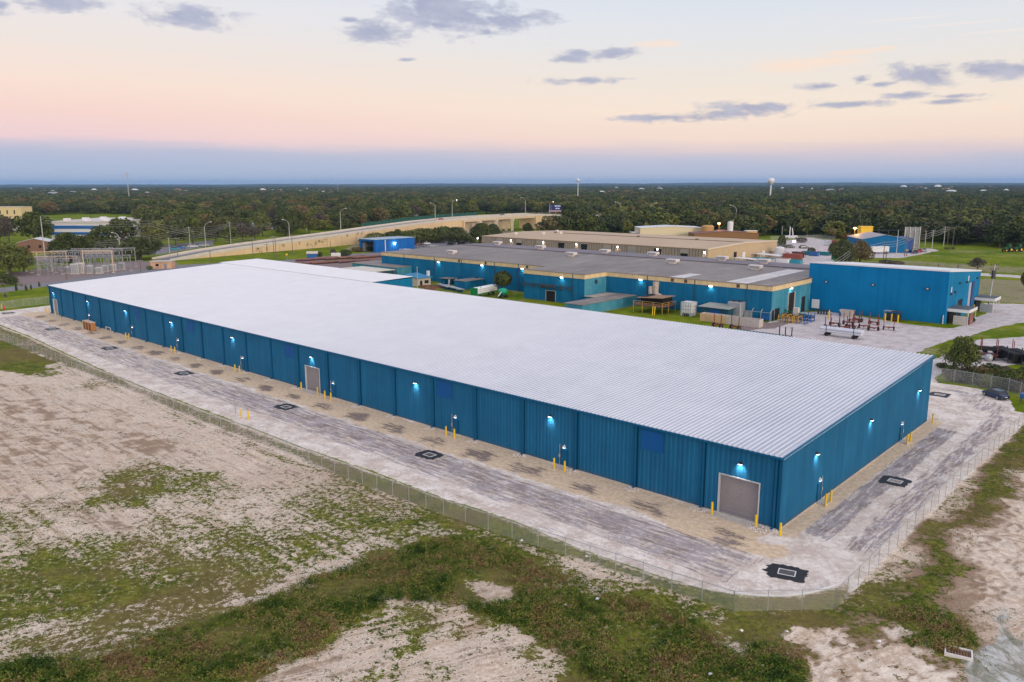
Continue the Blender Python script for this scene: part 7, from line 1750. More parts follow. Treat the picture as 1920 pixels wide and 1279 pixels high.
# ------------------------------------------------------------------ chain-link fences
def fence(pts, label, H=1.95, gap=3.05, rail=True, group=None):
    o = thing('chain_link_fence', (pts[0][0], pts[0][1], 0), 0, label, 'fence', group)
    base = Vector((pts[0][0], pts[0][1], 0)); vs = []; uv = []; dist = 0
    b = MB(); rb = MB(); nposts = []
    for a, c_ in zip(pts, pts[1:]):
        a, c_ = Vector((a[0], a[1], 0)) - base, Vector((c_[0], c_[1], 0)) - base; L = (c_ - a).length; n = max(1, round(L / gap))
        for i in range(n):
            p, q = a.lerp(c_, i / n), a.lerp(c_, (i + 1) / n); l = L / n
            k = len(b.v); b.add([(p.x, p.y, .03), (q.x, q.y, .03), (q.x, q.y, H), (p.x, p.y, H)], [(0, 1, 2, 3)])
            uv += [(dist, 0), (dist + l, 0), (dist + l, H), (dist, H)]; dist += l; nposts.append(p)
        rb.bar((a.x, a.y, H), (c_.x, c_.y, H), .045)
    nposts.append(Vector((pts[-1][0], pts[-1][1], 0)) - base)
    me = b.build('mesh_panel', M_link, o); ul = me.data.uv_layers.new(name='UVMap'); ul.data.foreach_set('uv', np.array(uv, np.float32).ravel())
    rb.build('rail', M_galv, o)
    if len(nposts) <= 96:
        pm0 = MB(); pm0.cyl((0, 0, 0), (0, 0, H + .08), .035, n=7); pm0.cyl((0, 0, H + .05), (.18, 0, H + .33), .015, n=5); p0 = pm0.build('post', M_galv, o); p0.location = nposts[0]
        for p in nposts[1:]: c_ = p0.copy(); col.objects.link(c_); c_.parent = o; c_.location = p
    else:
        pm0 = MB(); pm0.cyl((0, 0, 0), (0, 0, H + .08), .04, n=7); p0 = pm0.build('post', M_galv, o); p0.location = nposts[0]
        for p in nposts[1:96]: c_ = p0.copy(); col.objects.link(c_); c_.parent = o; c_.location = p
        rest = MB()
        for p in nposts[96:]: rest.cyl((p.x, p.y, 0), (p.x, p.y, H + .08), .04, n=6)
        r_ = rest.build('post', M_galv, o); r_['kind'] = 'stuff'
    return o
fence([G(x, y)[:2] for x, y in FENCE[:16][::-1]], 'long chain-link fence running beside the drive along the rough field')
fence([G(x, y)[:2] for x, y in FENCE[15:17]], 'short chain-link fence piece before the rounded corner of the drive')
fence([G(x, y)[:2] for x, y in FENCE[16:] + [(1975, 742)]], 'chain-link fence along the right side of the drive')
fence([G(x, y)[:2] for x, y in ((1755, 715), (1788, 719), (1822, 725), (1857, 731), (1890, 737), (1912, 745), (1950, 770))], 'chain-link fence behind the parked dark blue car', 2.6, 3.4)
fence([G(x, y)[:2] for x, y in ((-60, 588), (5, 580), (45, 575), (92, 570))], 'chain-link fence at the far left end before the green lawn', 2.4, 3.0)
fence([G(x, y)[:2] for x, y in ((1445, 452), (1540, 449), (1565, 452))], 'thin fence along the wood behind the stony yard', 3.0, 6.0)
# white kerb roll at the drive corner
kb = MB(); pts = [G(x, y) for x, y in ((1380, 1113), (1420, 1118), (1470, 1119), (1520, 1113), (1560, 1101), (1568, 1098))]
for p, q in zip(pts, pts[1:]): kb.cyl((p[0], p[1], .08), (q[0], q[1], .08), .11, n=8)
tag(kb.build('silt_sock', M_white), 'white silt sock lying along the rounded drive corner', 'silt sock')
# ------------------------------------------------------------------ trees
F_oak = foliage('dark_oak_leaves', (.014, .026, .010, 1), (.125, .150, .040, 1), (.095, .110, .050, 1), (.22, .15, .07, 1))
F_mid = foliage('mid_green_leaves', (.026, .046, .012, 1), (.185, .215, .050, 1), (.18, .18, .065, 1), (.16, .12, .04, 1))
F_yel = foliage('yellow_green_leaves', (.08, .10, .018, 1), (.26, .26, .055, 1), (.25, .22, .07, 1))
F_grey = foliage('grey_twig_leaves', (.07, .055, .045, 1), (.15, .12, .10, 1), (.10, .09, .07, 1))
F_far = foliage('woodland_leaves', (.020, .034, .014, 1), (.062, .080, .028, 1), (.090, .095, .045, 1), (.15, .10, .05, 1))

def leaf_mesh(name, seed, blobs, nleaf, size, mat, up=.35):
    """crown: leaf clumps spread over and inside overlapping blobs (x, y, z, rx, ry, rz)"""
    rs = np.random.RandomState(seed); blobs = np.array(blobs, float)
    wts = (blobs[:, 3] * blobs[:, 4]) ** .9; pick = rs.choice(len(blobs), nleaf, p=wts / wts.sum())
    d = rs.normal(size=(nleaf, 3)); d[:, 2] = d[:, 2] + up; d /= np.linalg.norm(d, axis=1)[:, None]
    rad = rs.uniform(.55, 1.06, nleaf) ** .6
    c = blobs[pick, :3] + d * blobs[pick, 3:6] * rad[:, None]
    nrm = d + rs.normal(scale=.75, size=(nleaf, 3)); nrm /= np.linalg.norm(nrm, axis=1)[:, None]
    t = np.cross(nrm, rs.normal(size=(nleaf, 3))); t /= np.linalg.norm(t, axis=1)[:, None]; bt = np.cross(nrm, t)
    s = (size * rs.uniform(.5, 1.35, nleaf))[:, None]
    q = np.stack([c - t * s * .5 - bt * s * .12, c + t * s * .1 - bt * s * .42, c + t * s * .5 + bt * s * .08, c - t * s * .12 + bt * s * .42 + nrm * s * .12], 1).reshape(-1, 3)
    me = bpy.data.meshes.new(name); n = len(q); me.vertices.add(n); me.vertices.foreach_set('co', q.astype(np.float32).ravel())
    me.loops.add(n); me.loops.foreach_set('vertex_index', np.arange(n, dtype=np.int32)); me.polygons.add(nleaf)
    me.polygons.foreach_set('loop_start', np.arange(0, n, 4, dtype=np.int32)); me.polygons.foreach_set('loop_total', np.full(nleaf, 4, np.int32)); me.update(calc_edges=True)
    me.materials.append(mat)
    return me
def trunk_mesh(name, seed, H, R, r0=.35, limbs=6, mat=None):
    rr = random.Random(seed); b = MB(); hb = H * .32; b.cyl((0, 0, -.1), (0, 0, hb), r0, r0 * .7, n=8, caps=False)
    for i in range(limbs):
        a = 2 * math.pi * i / limbs + rr.uniform(-.3, .3); q = rr.uniform(.45, .8); m_ = (R * q * .45 * math.cos(a), R * q * .45 * math.sin(a), hb + (H - hb) * .35); e = (R * q * math.cos(a), R * q * math.sin(a), hb + (H - hb) * rr.uniform(.55, .85))
        b.cyl((0, 0, hb * .9), m_, r0 * .5, r0 * .3, n=6, caps=False); b.cyl(m_, e, r0 * .3, r0 * .08, n=5, caps=False)
    me = bpy.data.meshes.new(name); me.from_pydata(b.v, [], b.f); me.materials.append(mat or M_bark); return me
def oak_blobs(seed, R, H, n=9, flat=.8):
    rr = random.Random(seed); zc = H * .53; out = [(0, 0, zc, R * .7, R * .7, H * .38)]
    for i in range(n):
        a = 2 * math.pi * i / n + rr.uniform(-.35, .35); q = rr.uniform(.42, .68); r = R * rr.uniform(.28, .46); out.append((R * q * math.cos(a), R * q * math.sin(a), zc + rr.uniform(-.22, .20) * H, r, r, r * flat))
    for i in range(3): out.append((rr.uniform(-.3, .3) * R, rr.uniform(-.3, .3) * R, H * .83, R * .34, R * .34, H * .14))
    return out
OAKS = []
for i in range(6):
    R = 6.0; H = 12.5; bl = oak_blobs(i, R, H, 8 + i % 3, .85)
    OAKS.append((leaf_mesh('crown', i, bl, 1500, .95, (F_oak, F_oak, F_mid, F_oak, F_mid, F_oak)[i]), trunk_mesh('trunk', i, H, R)))
YOAK = (leaf_mesh('crown', 40, oak_blobs(40, 6, 12), 1400, .9, F_yel), OAKS[0][1])
GOAK = (leaf_mesh('crown', 41, oak_blobs(41, 6, 11), 1000, .8, F_grey), OAKS[1][1])
NEARO = (leaf_mesh('crown', 42, oak_blobs(42, 6, 10.5, 13, .95), 7000, .55, F_oak), trunk_mesh('trunk', 42, 11, 6, .5, 8))
NEARM = (leaf_mesh('crown', 43, oak_blobs(43, 6, 11, 10), 4200, .55, F_mid), trunk_mesh('trunk', 43, 11, 6, .4, 7))
PINE = (leaf_mesh('crown', 44, [(0, 0, 4 + i * 1.25, 2.5 - i * .25, 2.5 - i * .25, .9) for i in range(8)], 1100, .7, F_oak), trunk_mesh('trunk', 44, 12, 1.5, .25, 3))

def tree(kind, x, y, h, w, label, group=None, name='tree', h0=12.5, w0=12.0):
    o = thing(name, (x, y, 0), random.Random(int(x * 7 + y * 13)).uniform(0, 6.28), label, 'tree', group)
    o.scale = (w / w0, w / w0, h / h0)
    for nm, me in (('crown', kind[0]), ('trunk', kind[1])):
        c = bpy.data.objects.new(nm, me); col.objects.link(c); c.parent = o
    return o
def ptree(kind, px, pb, ptp, wpx, label, group=None, name='tree'):
    g = G(px, pb); y = g[1]; k = y / F
    h = (pb - ptp) * k * 1.02 + (HC / y) * wpx * k * .15
    return tree(kind, g[0], y, max(1.0, h), wpx * k * 1.05, label, group, name)
LT = [  # kind, px, base y, top y, width, label
    (NEARO, 263, 486, 437, 82, 'broad dark round oak right of the substation'), (NEARO, 134, 491, 426, 80, 'large dark tree behind the substation'), (NEARM, 20, 516, 449, 80, 'wide dark tree group at the left edge, nearest trunk'), (NEARM, -14, 512, 452, 60, 'dark tree cut off by the left edge'),
    (NEARM, 45, 510, 455, 40, 'smaller dark tree left of the substation'), (OAKS[0], 66, 462, 398, 62, 'tall dense tree before the banded building'), (OAKS[3], 85, 455, 414, 40, 'dense tree right beside the tall one'), (GOAK, 18, 458, 400, 40, 'half-bare brown tree at far left'), (OAKS[2], 0, 455, 404, 46, 'green tree at the left edge behind the lawn'),
    (OAKS[1], 194, 478, 424, 62, 'dark spreading tree left behind the big oak'), (OAKS[5], 232, 466, 410, 60, 'dark tree above the big oak'), (OAKS[3], 170, 470, 440, 40, 'low dark tree behind the substation gantries'), (OAKS[4], 296, 462, 414, 50, 'green tree behind the tall brown pole'),
    (OAKS[0], 330, 460, 410, 52, 'dark tree behind the turquoise car'), (OAKS[2], 362, 458, 406, 46, 'green tree behind the white road cars'), (OAKS[1], 345, 450, 404, 50, 'dark tree in the second row behind the road cars'), (OAKS[5], 405, 452, 404, 46, 'dark tree above the left street lamp'),
    (GOAK, 455, 452, 414, 42, 'brownish tree left of the packed cars'), (OAKS[2], 430, 456, 424, 34, 'green bushy tree behind the ramp start'), (GOAK, 478, 450, 424, 30, 'reddish bush right of the ramp start'),
    (OAKS[4], 492, 424, 392, 34, 'bright green round tree behind the packed cars'), (GOAK, 510, 424, 394, 28, 'olive round tree right of the bright green one'), (OAKS[0], 541, 443, 399, 32, 'tall dark tree behind the near lamp'), (OAKS[2], 580, 438, 398, 38, 'green tree right behind the near lamp'), (YOAK, 608, 432, 412, 30, 'yellow-green bush behind the ramp'),
    (OAKS[1], 635, 430, 396, 36, 'dark tree behind the far lamp'), (OAKS[3], 662, 428, 392, 30, 'dark pointed tree right of the far lamp'), (OAKS[5], 712, 420, 390, 40, 'dark round tree behind the green screen'), (OAKS[4], 752, 414, 382, 40, 'dark tree left of the tiny white house'),
    (NEARO, 745, 464, 424, 30, 'dark airy tree standing on the ramp slope'), (NEARM, 832, 456, 428, 22, 'small round tree by the car park'), (NEARO, 860, 461, 420, 52, 'big dark oak at the left corner of the tan warehouse'), (NEARO, 900, 455, 412, 46, 'dark oak under the bridge, left pier'), (NEARO, 925, 450, 415, 34, 'dark oak under the bridge, right pier'),
    (NEARM, 882, 460, 440, 24, 'low green bush beside the tan warehouse end'), (NEARO, 990, 440, 414, 20, 'small dark tree below the bridge end'), (OAKS[0], 1032, 447, 405, 56, 'dark oak below the billboard'), (OAKS[3], 1065, 447, 394, 50, 'tallest oak right of the billboard'), (OAKS[1], 1098, 447, 398, 56, 'dark oak second right of the billboard'), (OAKS[5], 1120, 447, 406, 36, 'dark oak third right of the billboard'),
    (OAKS[4], 1060, 447, 430, 40, 'low green shrub line behind the tan roof ridge'), (YOAK, 1176, 444, 412, 22, 'bright green tree behind the tan roof, left one'), (YOAK, 1212, 444, 417, 18, 'bright green tree behind the tan roof, right one'),
    (YOAK, 1168, 420, 386, 30, 'yellow-green crown rising in the wood right of the billboard'),
    (NEARO, 1578, 496, 441, 50, 'big round dark oak above the blue box roof, left crown'), (NEARO, 1612, 493, 444, 46, 'big round dark oak above the blue box roof, right crown'), (GOAK, 1832, 508, 480, 34, 'grey leafless thicket on the field edge'), (NEARO, 1924, 545, 498, 22, 'dark bush cut off by the right edge above the field'),
    (YOAK, 1833, 452, 424, 46, 'yellow-green tree at the wood edge above the field'), (OAKS[4], 1822, 444, 400, 60, 'light green crown in the right wood'), (YOAK, 1560, 430, 404, 40, 'yellow-green crown left above the round oak'),
]
for k, px, pb, ptp, w, lb in LT: ptree(k, px, pb, ptp, w, lb)
# trunks are light and visible on the half-bare trees
ptree((leaf_mesh('crown', 61, oak_blobs(61, 6, 10, 14, 1.2), 5200, .5, F_mid), trunk_mesh('trunk', 61, 11, 6, .3, 9, M_palebark)), 1802, 700, 612, 66, 'scruffy green and brown tree just beyond the right corner of the warehouse')
ptree((leaf_mesh('crown', 62, oak_blobs(62, 6, 11, 9), 900, .45, F_yel), trunk_mesh('trunk', 62, 11, 6, .25, 8, M_palebark)), 1771, 690, 636, 36, 'thin yellowish tree left of the scruffy one at the warehouse corner')
# shrubs
SH = (leaf_mesh('crown', 70, [(0, 0, 1.6, 2.6, 2.6, 1.5), (1.5, .6, 1.2, 1.6, 1.6, 1.2), (-1.5, -.5, 1.3, 1.7, 1.7, 1.2)], 1300, .38, F_oak), trunk_mesh('trunk', 70, 2.6, 1.5, .1, 4))
SHM = (leaf_mesh('crown', 71, [(0, 0, 1.5, 2.5, 2.3, 1.5), (1.5, -.6, 1.2, 1.7, 1.6, 1.1)], 1300, .36, F_mid), SH[1])
SHG = (leaf_mesh('crown', 72, [(0, 0, 1.3, 2.6, 2.6, 1.3)], 900, .36, F_grey), SH[1])
def shrub(kind, px, pb, ptp, w, label, group=None):
    g = G(px, pb); y = g[1]; k = y / F; h = (pb - ptp) * k
    return tree(kind, g[0], y, h, w * k, label, group, 'shrub', 3.1, 5.4)
for kd, px, pb, ptp, w, lb in ((SH, 10, 531, 514, 34, 'dark clipped hedge at the left edge before the substation'), (SH, 24, 533, 519, 24, 'right end of the dark clipped hedge'), (SHM, 280, 506, 498, 12, 'small shrub right of the pink booth'), (SH, 599, 483, 472, 14, 'round dark shrub by the blue box with awning'), (SHG, 625, 478, 465, 12, 'brown-headed palm-like shrub by the road'), (SH, 648, 480, 468, 26, 'dark shrub group by the stock yard road'),
                             (SH, 670, 472, 463, 26, 'clipped dark hedge left of the open blue shed'), (SHM, 690, 470, 462, 20, 'hedge end touching the open blue shed'), (SHM, 700, 460, 444, 60, 'wild shrub low on the ramp slope'), (SHM, 740, 456, 436, 60, 'wild shrub mid-way along the ramp slope'), (SHM, 790, 452, 428, 60, 'wild shrub high on the ramp slope'), (SHM, 830, 448, 424, 50, 'uppermost wild shrub below the bridge'), (SHG, 770, 458, 444, 40, 'brown scrub before the ramp slope'), (SHG, 690, 448, 440, 30, 'brown scrub at the top of the ramp verge'),
                             (SHM, 705, 462, 436, 50, 'tall wild bush at the foot of the ramp slope'), (SH, 735, 460, 434, 44, 'dark wild bush on the lower ramp slope'), (SHM, 765, 458, 432, 50, 'light wild bush on the middle ramp slope'), (SHM, 800, 455, 428, 54, 'broad wild bush on the upper ramp slope'), (SH, 826, 453, 428, 36, 'dark bush behind the car park'), (SHG, 680, 452, 436, 30, 'brown bush where the slope meets the ramp wall'), (SH, 1782, 704, 684, 34, 'dark shrub at the foot of the scruffy tree'), (SHG, 1812, 705, 688, 44, 'brown bramble behind the chain-link fence'), (SH, 1838, 708, 686, 46, 'dark bramble behind the fence and the car'), (SHM, 1866, 716, 690, 46, 'mixed bramble above the parked car'), (SHM, 1900, 724, 690, 56, 'green bramble at the right edge above the fence'), (SHG, 1880, 700, 684, 40, 'brown bramble below the black beams'), (SH, 1765, 690, 680, 24, 'low dark shrub at the warehouse corner'), (SHG, 1792, 715, 694, 44, 'brown bramble lowest left behind the fence'), (SH, 1822, 718, 694, 46, 'dark bramble low behind the fence'), (SHM, 1850, 724, 698, 44, 'green bramble low above the parked car'), (SH, 1878, 728, 700, 48, 'dark bramble right above the parked car'), (SHG, 1908, 735, 704, 44, 'brown bramble at the right edge by the fence'), (SH, 1856, 702, 680, 40, 'dark bramble under the black beams'), (SHM, 1922, 716, 684, 40, 'green bramble cut off by the right edge'),
                             (SHG, 1660, 494, 486, 26, 'grey brush heap on the field behind the blue box'), (SHG, 1680, 496, 488, 30, 'second grey brush heap on the field'), (SHG, 1776, 467, 463, 12, 'tiny dark heap on the green field, left'), (SH, 1787, 467, 463, 8, 'tiny dark heap on the green field, right'), (SH, 1820, 604, 594, 14, 'dark shrub at the near porch'), (SHG, 1503, 455, 444, 22, 'reddish bare shrub by the pink lamp'), (SH, 1521, 474, 464, 14, 'green shrub on the stony yard'), (SH, 1465, 466, 440, 14, 'leafy palm-like shrub at the tan warehouse corner')):
    shrub(kd, px, pb, ptp, w, lb)
# small conifers on the left lawn
CON = (leaf_mesh('crown', 80, [(0, 0, .5 + i * .5, .95 - abs(i - 1.6) * .16, .95 - abs(i - 1.6) * .16, .5) for i in range(6)], 700, .3, F_oak), trunk_mesh('trunk', 80, 3, .5, .08, 2))
for px, pb, ptp, w, lb in ((31, 546, 533, 5.5, 'leftmost small dark conifer on the lawn'), (49.5, 546, 534, 5.5, 'second small dark conifer on the lawn'), (58.5, 543, 533, 4.5, 'third small dark conifer on the lawn'), (74, 538, 528, 4.5, 'fourth small dark conifer, next to the warehouse roof')):
    g = G(px, pb); k = g[1] / F; tree(CON, g[0], g[1], (pb - ptp) * k, w * k, lb, 'small conifers on the left lawn', 'conifer', 3.4, 1.9)
# young bare trees on the lawn
def bare(px, pb, ptp, label):
    g = G(px, pb); k = g[1] / F; h = (pb - ptp) * k; rr = random.Random(px); o = thing('young_tree', tuple(g), 0, label, 'tree', 'young bare trees on the left lawn')
    b = MB(); b.cyl((0, 0, 0), (0, 0, h * .6), .09, .05, n=6)
    for i in range(9): a = rr.uniform(0, 6.28); z = h * rr.uniform(.3, .6); e = (h * .3 * math.cos(a), h * .3 * math.sin(a), z + h * .4); b.cyl((0, 0, z), e, .04, .012, n=4)
    b.build('trunk', M_palebark, o); c = bpy.data.objects.new('crown', GOAK[0]); col.objects.link(c); c.parent = o; c.scale = (h / 34, h / 34, h / 22); c.location = (0, 0, h * .25)
for px, pb, ptp, lb in ((11, 566, 545, 'slender bare young tree near the left fence'), (6, 545, 528, 'young bare tree on the far-left lawn, rear'), (41, 541, 530, 'young reddish tree between two conifers')): bare(px, pb, ptp, lb)
# cabbage palms
def palm(px, pb, ptp, label, wd=5.2, mat=None, ball=True):
    g = G(px, pb); k = g[1] / F; h = (pb - ptp) * k; rr = random.Random(px); o = thing('cabbage_palm', tuple(g), 0, label, 'palm')
    b = MB(); b.cyl((0, 0, 0), (0, 0, h * .72), .28, .24, n=10); b.build('trunk', M_bark, o)
    if ball:
        r = wd * .46; me = leaf_mesh('crown', px, [(0, 0, h * .66, r, r, h * .30)], 1500, .8, mat or F_oak, .1); c = bpy.data.objects.new('crown', me); col.objects.link(c); c.parent = o
        return
    b = MB(); c0 = Vector((0, 0, h * .72))
    for i in range(90):
        a = rr.uniform(0, 6.28); el = rr.uniform(-1.15, 1.25); d = Vector((math.cos(a) * math.cos(el), math.sin(a) * math.cos(el), math.sin(el))); sd = Vector((-math.sin(a), math.cos(a), 0)); L = wd * .5 * rr.uniform(.75, 1.0); p1 = c0 + d * L * .45
        for j in range(7):
            w = (j - 3) / 3; t_ = p1 + (d * math.cos(w) + sd * math.sin(w)) * L * .55 + Vector((0, 0, -.25 * abs(w))); m_ = p1.lerp(t_, .5); b.add([tuple(p1), tuple(m_ + sd * .1), tuple(t_), tuple(m_ - sd * .1)], [(0, 1, 2, 3)])
    b.build('crown', mat or F_oak, o)
palm(943, 553, 507, 'dark round-headed cabbage palm against the blue factory wall', 6.4)
palm(1587, 463, 437, 'cabbage palm lit orange by the yard lamp', 8.5, foliage('orange_lit_palm', (.05, .04, .012, 1), (.14, .10, .03, 1), (.12, .09, .03, 1)))
palm(1559, 449, 428, 'small cabbage palm left of the orange-lit one', 6)

# ------------------------------------------------------------------ the woods: nearest crowns as single trees, the rest as one mass
EXC = [poly(p) for p in ([(-200, 470), (110, 470), (110, 435), (260, 430), (300, 470), (480, 470), (440, 445), (300, 452), (290, 470), (-200, 520)],)]
front = [(-400, 402), (90, 404), (130, 402), (215, 401), (265, 404), (270, 448), (400, 447), (445, 445), (540, 442), (580, 434), (700, 424), (760, 410), (900, 401), (1010, 403), (1058, 420), (1130, 443), (1380, 444), (1460, 441), (1560, 446), (1600, 450), (1720, 449), (1790, 459), (1930, 470), (2500, 476)]
fx = np.array([p[0] for p in front], float); fy = np.array([p[1] for p in front], float)
CLEAR = [poly(p) for p in ([(440, 442), (532, 442), (526, 412), (440, 414)], [(560, 436), (590, 436), (590, 426), (560, 428)], [(105, 396), (210, 394), (215, 388), (110, 390)], [(1545, 408), (1640, 408), (1640, 400), (1545, 400)])]
def to_px(x, y, z=0.0):
    f = y * _cP - (z - HC) * _sP; u = y * _sP + (z - HC) * _cP
    X_, Y_ = F * x / f, F * u / f
    return CX + X_ * _cR + Y_ * _sR, CY - (-X_ * _sR + Y_ * _cR)
def scatter(n, y0, y1, seed, pad=1.12, bias=1.0):
    rs = np.random.RandomState(seed); y = y0 + (y1 - y0) * rs.uniform(0, 1, n) ** bias; x = rs.uniform(-1, 1, n) * y * (960 / F) * pad
    px, py = to_px(x, y); lim = np.interp(px, fx, fy); ok = py < lim
    # keep the ramp corridor clear
    a = (x - R0[0]) * RD[0] + (y - R0[1]) * RD[1]; o = (x - R0[0]) * RN[0] + (y - R0[1]) * RN[1]
    ok &= ~((a > -80) & (a < A_END + 15) & (o > -WID - 9) & (o < 60))
    for P_ in CLEAR: ok &= sdist(P_, x, y) < 0
    for (hx, hy, hr) in HOUSES: ok &= (x - hx) ** 2 + ((y - hy) * .6) ** 2 > hr ** 2
    return x[ok], y[ok]
HOUSES = []
for px, pb, w in ((1600, 413, 30), (1573, 404, 26), (1618, 402, 26), (1508, 402, 20), (1127, 424, 16), (62, 395, 24), (2, 412, 30), (1039, 402, 12)):
    g = G(px, pb); HOUSES.append((g[0], g[1] - w * .8, w))
x, y = scatter(9000, 430, 1400, 5, 1.05)
# the individually built crowns: spaced picks, nearest rows first
px_, py_ = to_px(x, y); order = np.argsort(np.interp(px_, fx, fy) - py_)
chosen = []; GL = ('dark green oak standing in the front rows of the woods', 'grey-green oak standing in the front rows of the woods', 'olive oak standing in the front rows of the woods')
cell_ = {}
for i in order:
    ky = (int(x[i] // 9.5), int(y[i] // 9.5))
    if any((ky[0] + a, ky[1] + c) in cell_ for a in (-1, 0, 1) for c in (-1, 0, 1) if abs(a) + abs(c) < 2): continue
    if not (-60 < px_[i] < 1980): continue
    cell_[ky] = 1; chosen.append(i)
    if len(chosen) >= 235: break
LM = [(-60, 90, 'behind the yellow building'), (90, 215, 'behind the banded building'), (215, 290, 'beyond the big oak'), (290, 440, 'behind the turquoise cars'), (440, 530, 'around the packed car lot'), (530, 640, 'behind the left ramp lamps'), (640, 740, 'left of the green screen'),
      (740, 880, 'behind the crest lamps'), (880, 1010, 'above the bridge'), (1010, 1130, 'round the billboard'), (1130, 1250, 'beyond the tan roof'), (1250, 1350, 'behind the cream shed'), (1350, 1460, 'behind the white silo'), (1460, 1560, 'behind the stony yard'), (1560, 1640, 'behind the round oak'),
      (1640, 1730, 'behind the blue sheds'), (1730, 1800, 'behind the field poles'), (1800, 1870, 'behind the green field'), (1870, 1990, 'above the tractors')]
PLACE = {}
for a_, b_, w_ in LM:
    ii_ = sorted([i for i in chosen if a_ <= px_[i] < b_], key=lambda i: -py_[i])
    for r_ in range(0, len(ii_), 6):
        for q_, i in enumerate(sorted(ii_[r_:r_ + 6], key=lambda i: px_[i])): PLACE[i] = '%s from left in %s row %s' % (ORD[q_], ORD[r_ // 6], w_)
rr = random.Random(77)
for n_, i in enumerate(chosen):
    right = px_[i] > 1350
    k = OAKS[rr.randrange(6)] if rr.random() > (.24 if right else .07) else (YOAK if rr.random() < .6 else GOAK)
    h = rr.uniform(12, 18); w = rr.uniform(14, 25)
    lab = ('yellow-green tree, ' if k is YOAK else 'brownish thin tree, ' if k is GOAK else 'mid-green oak, ' if k in (OAKS[2], OAKS[4]) else 'dark green oak, ') + PLACE.get(i, 'at the edge of the woods')
    tree(k, float(x[i]), float(y[i]), h, w, lab, 'trees in the front rows of the woods')
# mass of the woods
def wood_points(name, x, y, smin, smax, src, seed, flat=1.0):
    rs = np.random.RandomState(seed); me = bpy.data.meshes.new(name); n = len(x)
    me.vertices.add(n); me.vertices.foreach_set('co', np.stack([x, y, np.zeros(n)], -1).astype(np.float32).ravel())
    o = bpy.data.objects.new(name, me); col.objects.link(o); tag(o, kind='stuff')
    ng = bpy.data.node_groups.new(name + '_scatter', 'GeometryNodeTree'); ng.interface.new_socket('Geometry', in_out='INPUT', socket_type='NodeSocketGeometry'); ng.interface.new_socket('Geometry', in_out='OUTPUT', socket_type='NodeSocketGeometry')
    N, Lk = ng.nodes, ng.links
    gi, go = N.new('NodeGroupInput'), N.new('NodeGroupOutput'); ip = N.new('GeometryNodeInstanceOnPoints'); jn = N.new('GeometryNodeJoinGeometry')
    for s in src:
        oi = N.new('GeometryNodeObjectInfo'); oi.inputs['Object'].default_value = s; oi.inputs['As Instance'].default_value = True; Lk.new(oi.outputs['Geometry'], jn.inputs[0])
    Lk.new(jn.outputs[0], ip.inputs['Instance']); ip.inputs['Pick Instance'].default_value = True
    ri = N.new('FunctionNodeRandomValue'); ri.data_type = 'INT'; ri.inputs[4].default_value = 0; ri.inputs[5].default_value = len(src) - 1; Lk.new(ri.outputs[2], ip.inputs['Instance Index'])
    rz = N.new('FunctionNodeRandomValue'); rz.data_type = 'FLOAT_VECTOR'; rz.inputs[0].default_value = (0, 0, 0); rz.inputs[1].default_value = (0, 0, 6.283); rz.inputs['Seed'].default_value = seed
    Lk.new(rz.outputs[0], ip.inputs['Rotation'])
    rsz = N.new('FunctionNodeRandomValue'); rsz.data_type = 'FLOAT_VECTOR'; rsz.inputs[0].default_value = (smin, smin, smin * flat); rsz.inputs[1].default_value = (smax, smax, smax * flat * .95); rsz.inputs['Seed'].default_value = seed + 9
    Lk.new(rsz.outputs[0], ip.inputs['Scale']); Lk.new(gi.outputs[0], ip.inputs['Points']); Lk.new(ip.outputs[0], go.inputs[0])
    md = o.modifiers.new('scatter', 'NODES'); md.node_group = ng
    return o
crowns = {}
for o in bpy.data.objects:
    if o.name.startswith('crown') and o.data in [k[0] for k in OAKS] + [YOAK[0], GOAK[0]] and o.data.name not in crowns: crowns[o.data.name] = o
src = [crowns[k[0].name] for k in OAKS if k[0].name in crowns] * 2 + [crowns[k[0].name] for k in (YOAK, GOAK) if k[0].name in crowns]
sel = np.ones(len(x), bool); sel[chosen] = False
thin = np.random.RandomState(2).uniform(size=len(x)) < .48
cx_ = x[chosen]; cy_ = y[chosen]
idx = np.nonzero(sel & thin)[0]
dmin = np.array([np.min((cx_ - x[i]) ** 2 + (cy_ - y[i]) ** 2) for i in idx]); idx = idx[dmin > 36]
wood_points('woodland', x[idx], y[idx], 1.25, 2.2, src, 11, .72)
x2, y2 = scatter(12000, 1400, 3600, 6, 1.05, 1.0)
wood_points('woodland', x2, y2, 1.6, 2.9, src, 12, .50)
x3, y3 = scatter(9000, 3600, 9500, 7, 1.08, 1.0)
wood_points('woodland', x3, y3, 2.6, 4.6, src, 13, .36)
# low far hills with a forested outline
hx = np.linspace(-9500, 9500, 420); rs = np.random.RandomState(9)
def ridge(dist, h0, amp, seed, name):
    rs = np.random.RandomState(seed); z = h0 + amp * (np.interp(hx, np.linspace(-9500, 9500, 24), rs.uniform(-1, 1, 24))) + rs.uniform(-1, 1, len(hx)) * 2.0
    b = MB(); vs = []
    for x_, z_ in zip(hx, z): vs += [(x_, dist - 900, 0), (x_, dist - 250, z_ * .8), (x_, dist, z_), (x_, dist + 900, 0)]
    b.add(vs, [(4 * i + j, 4 * i + 4 + j, 4 * i + 5 + j, 4 * i + 1 + j) for i in range(len(hx) - 1) for j in range(3)])
    o = b.build(name, pm('distant_forest_floor', (.035, .05, .028, 1), .95, .5, .004)); tag(o, kind='structure'); return o
ridge(9800, 34, 6, 1, 'hills'); ridge(12800, 42, 11, 2, 'hills')
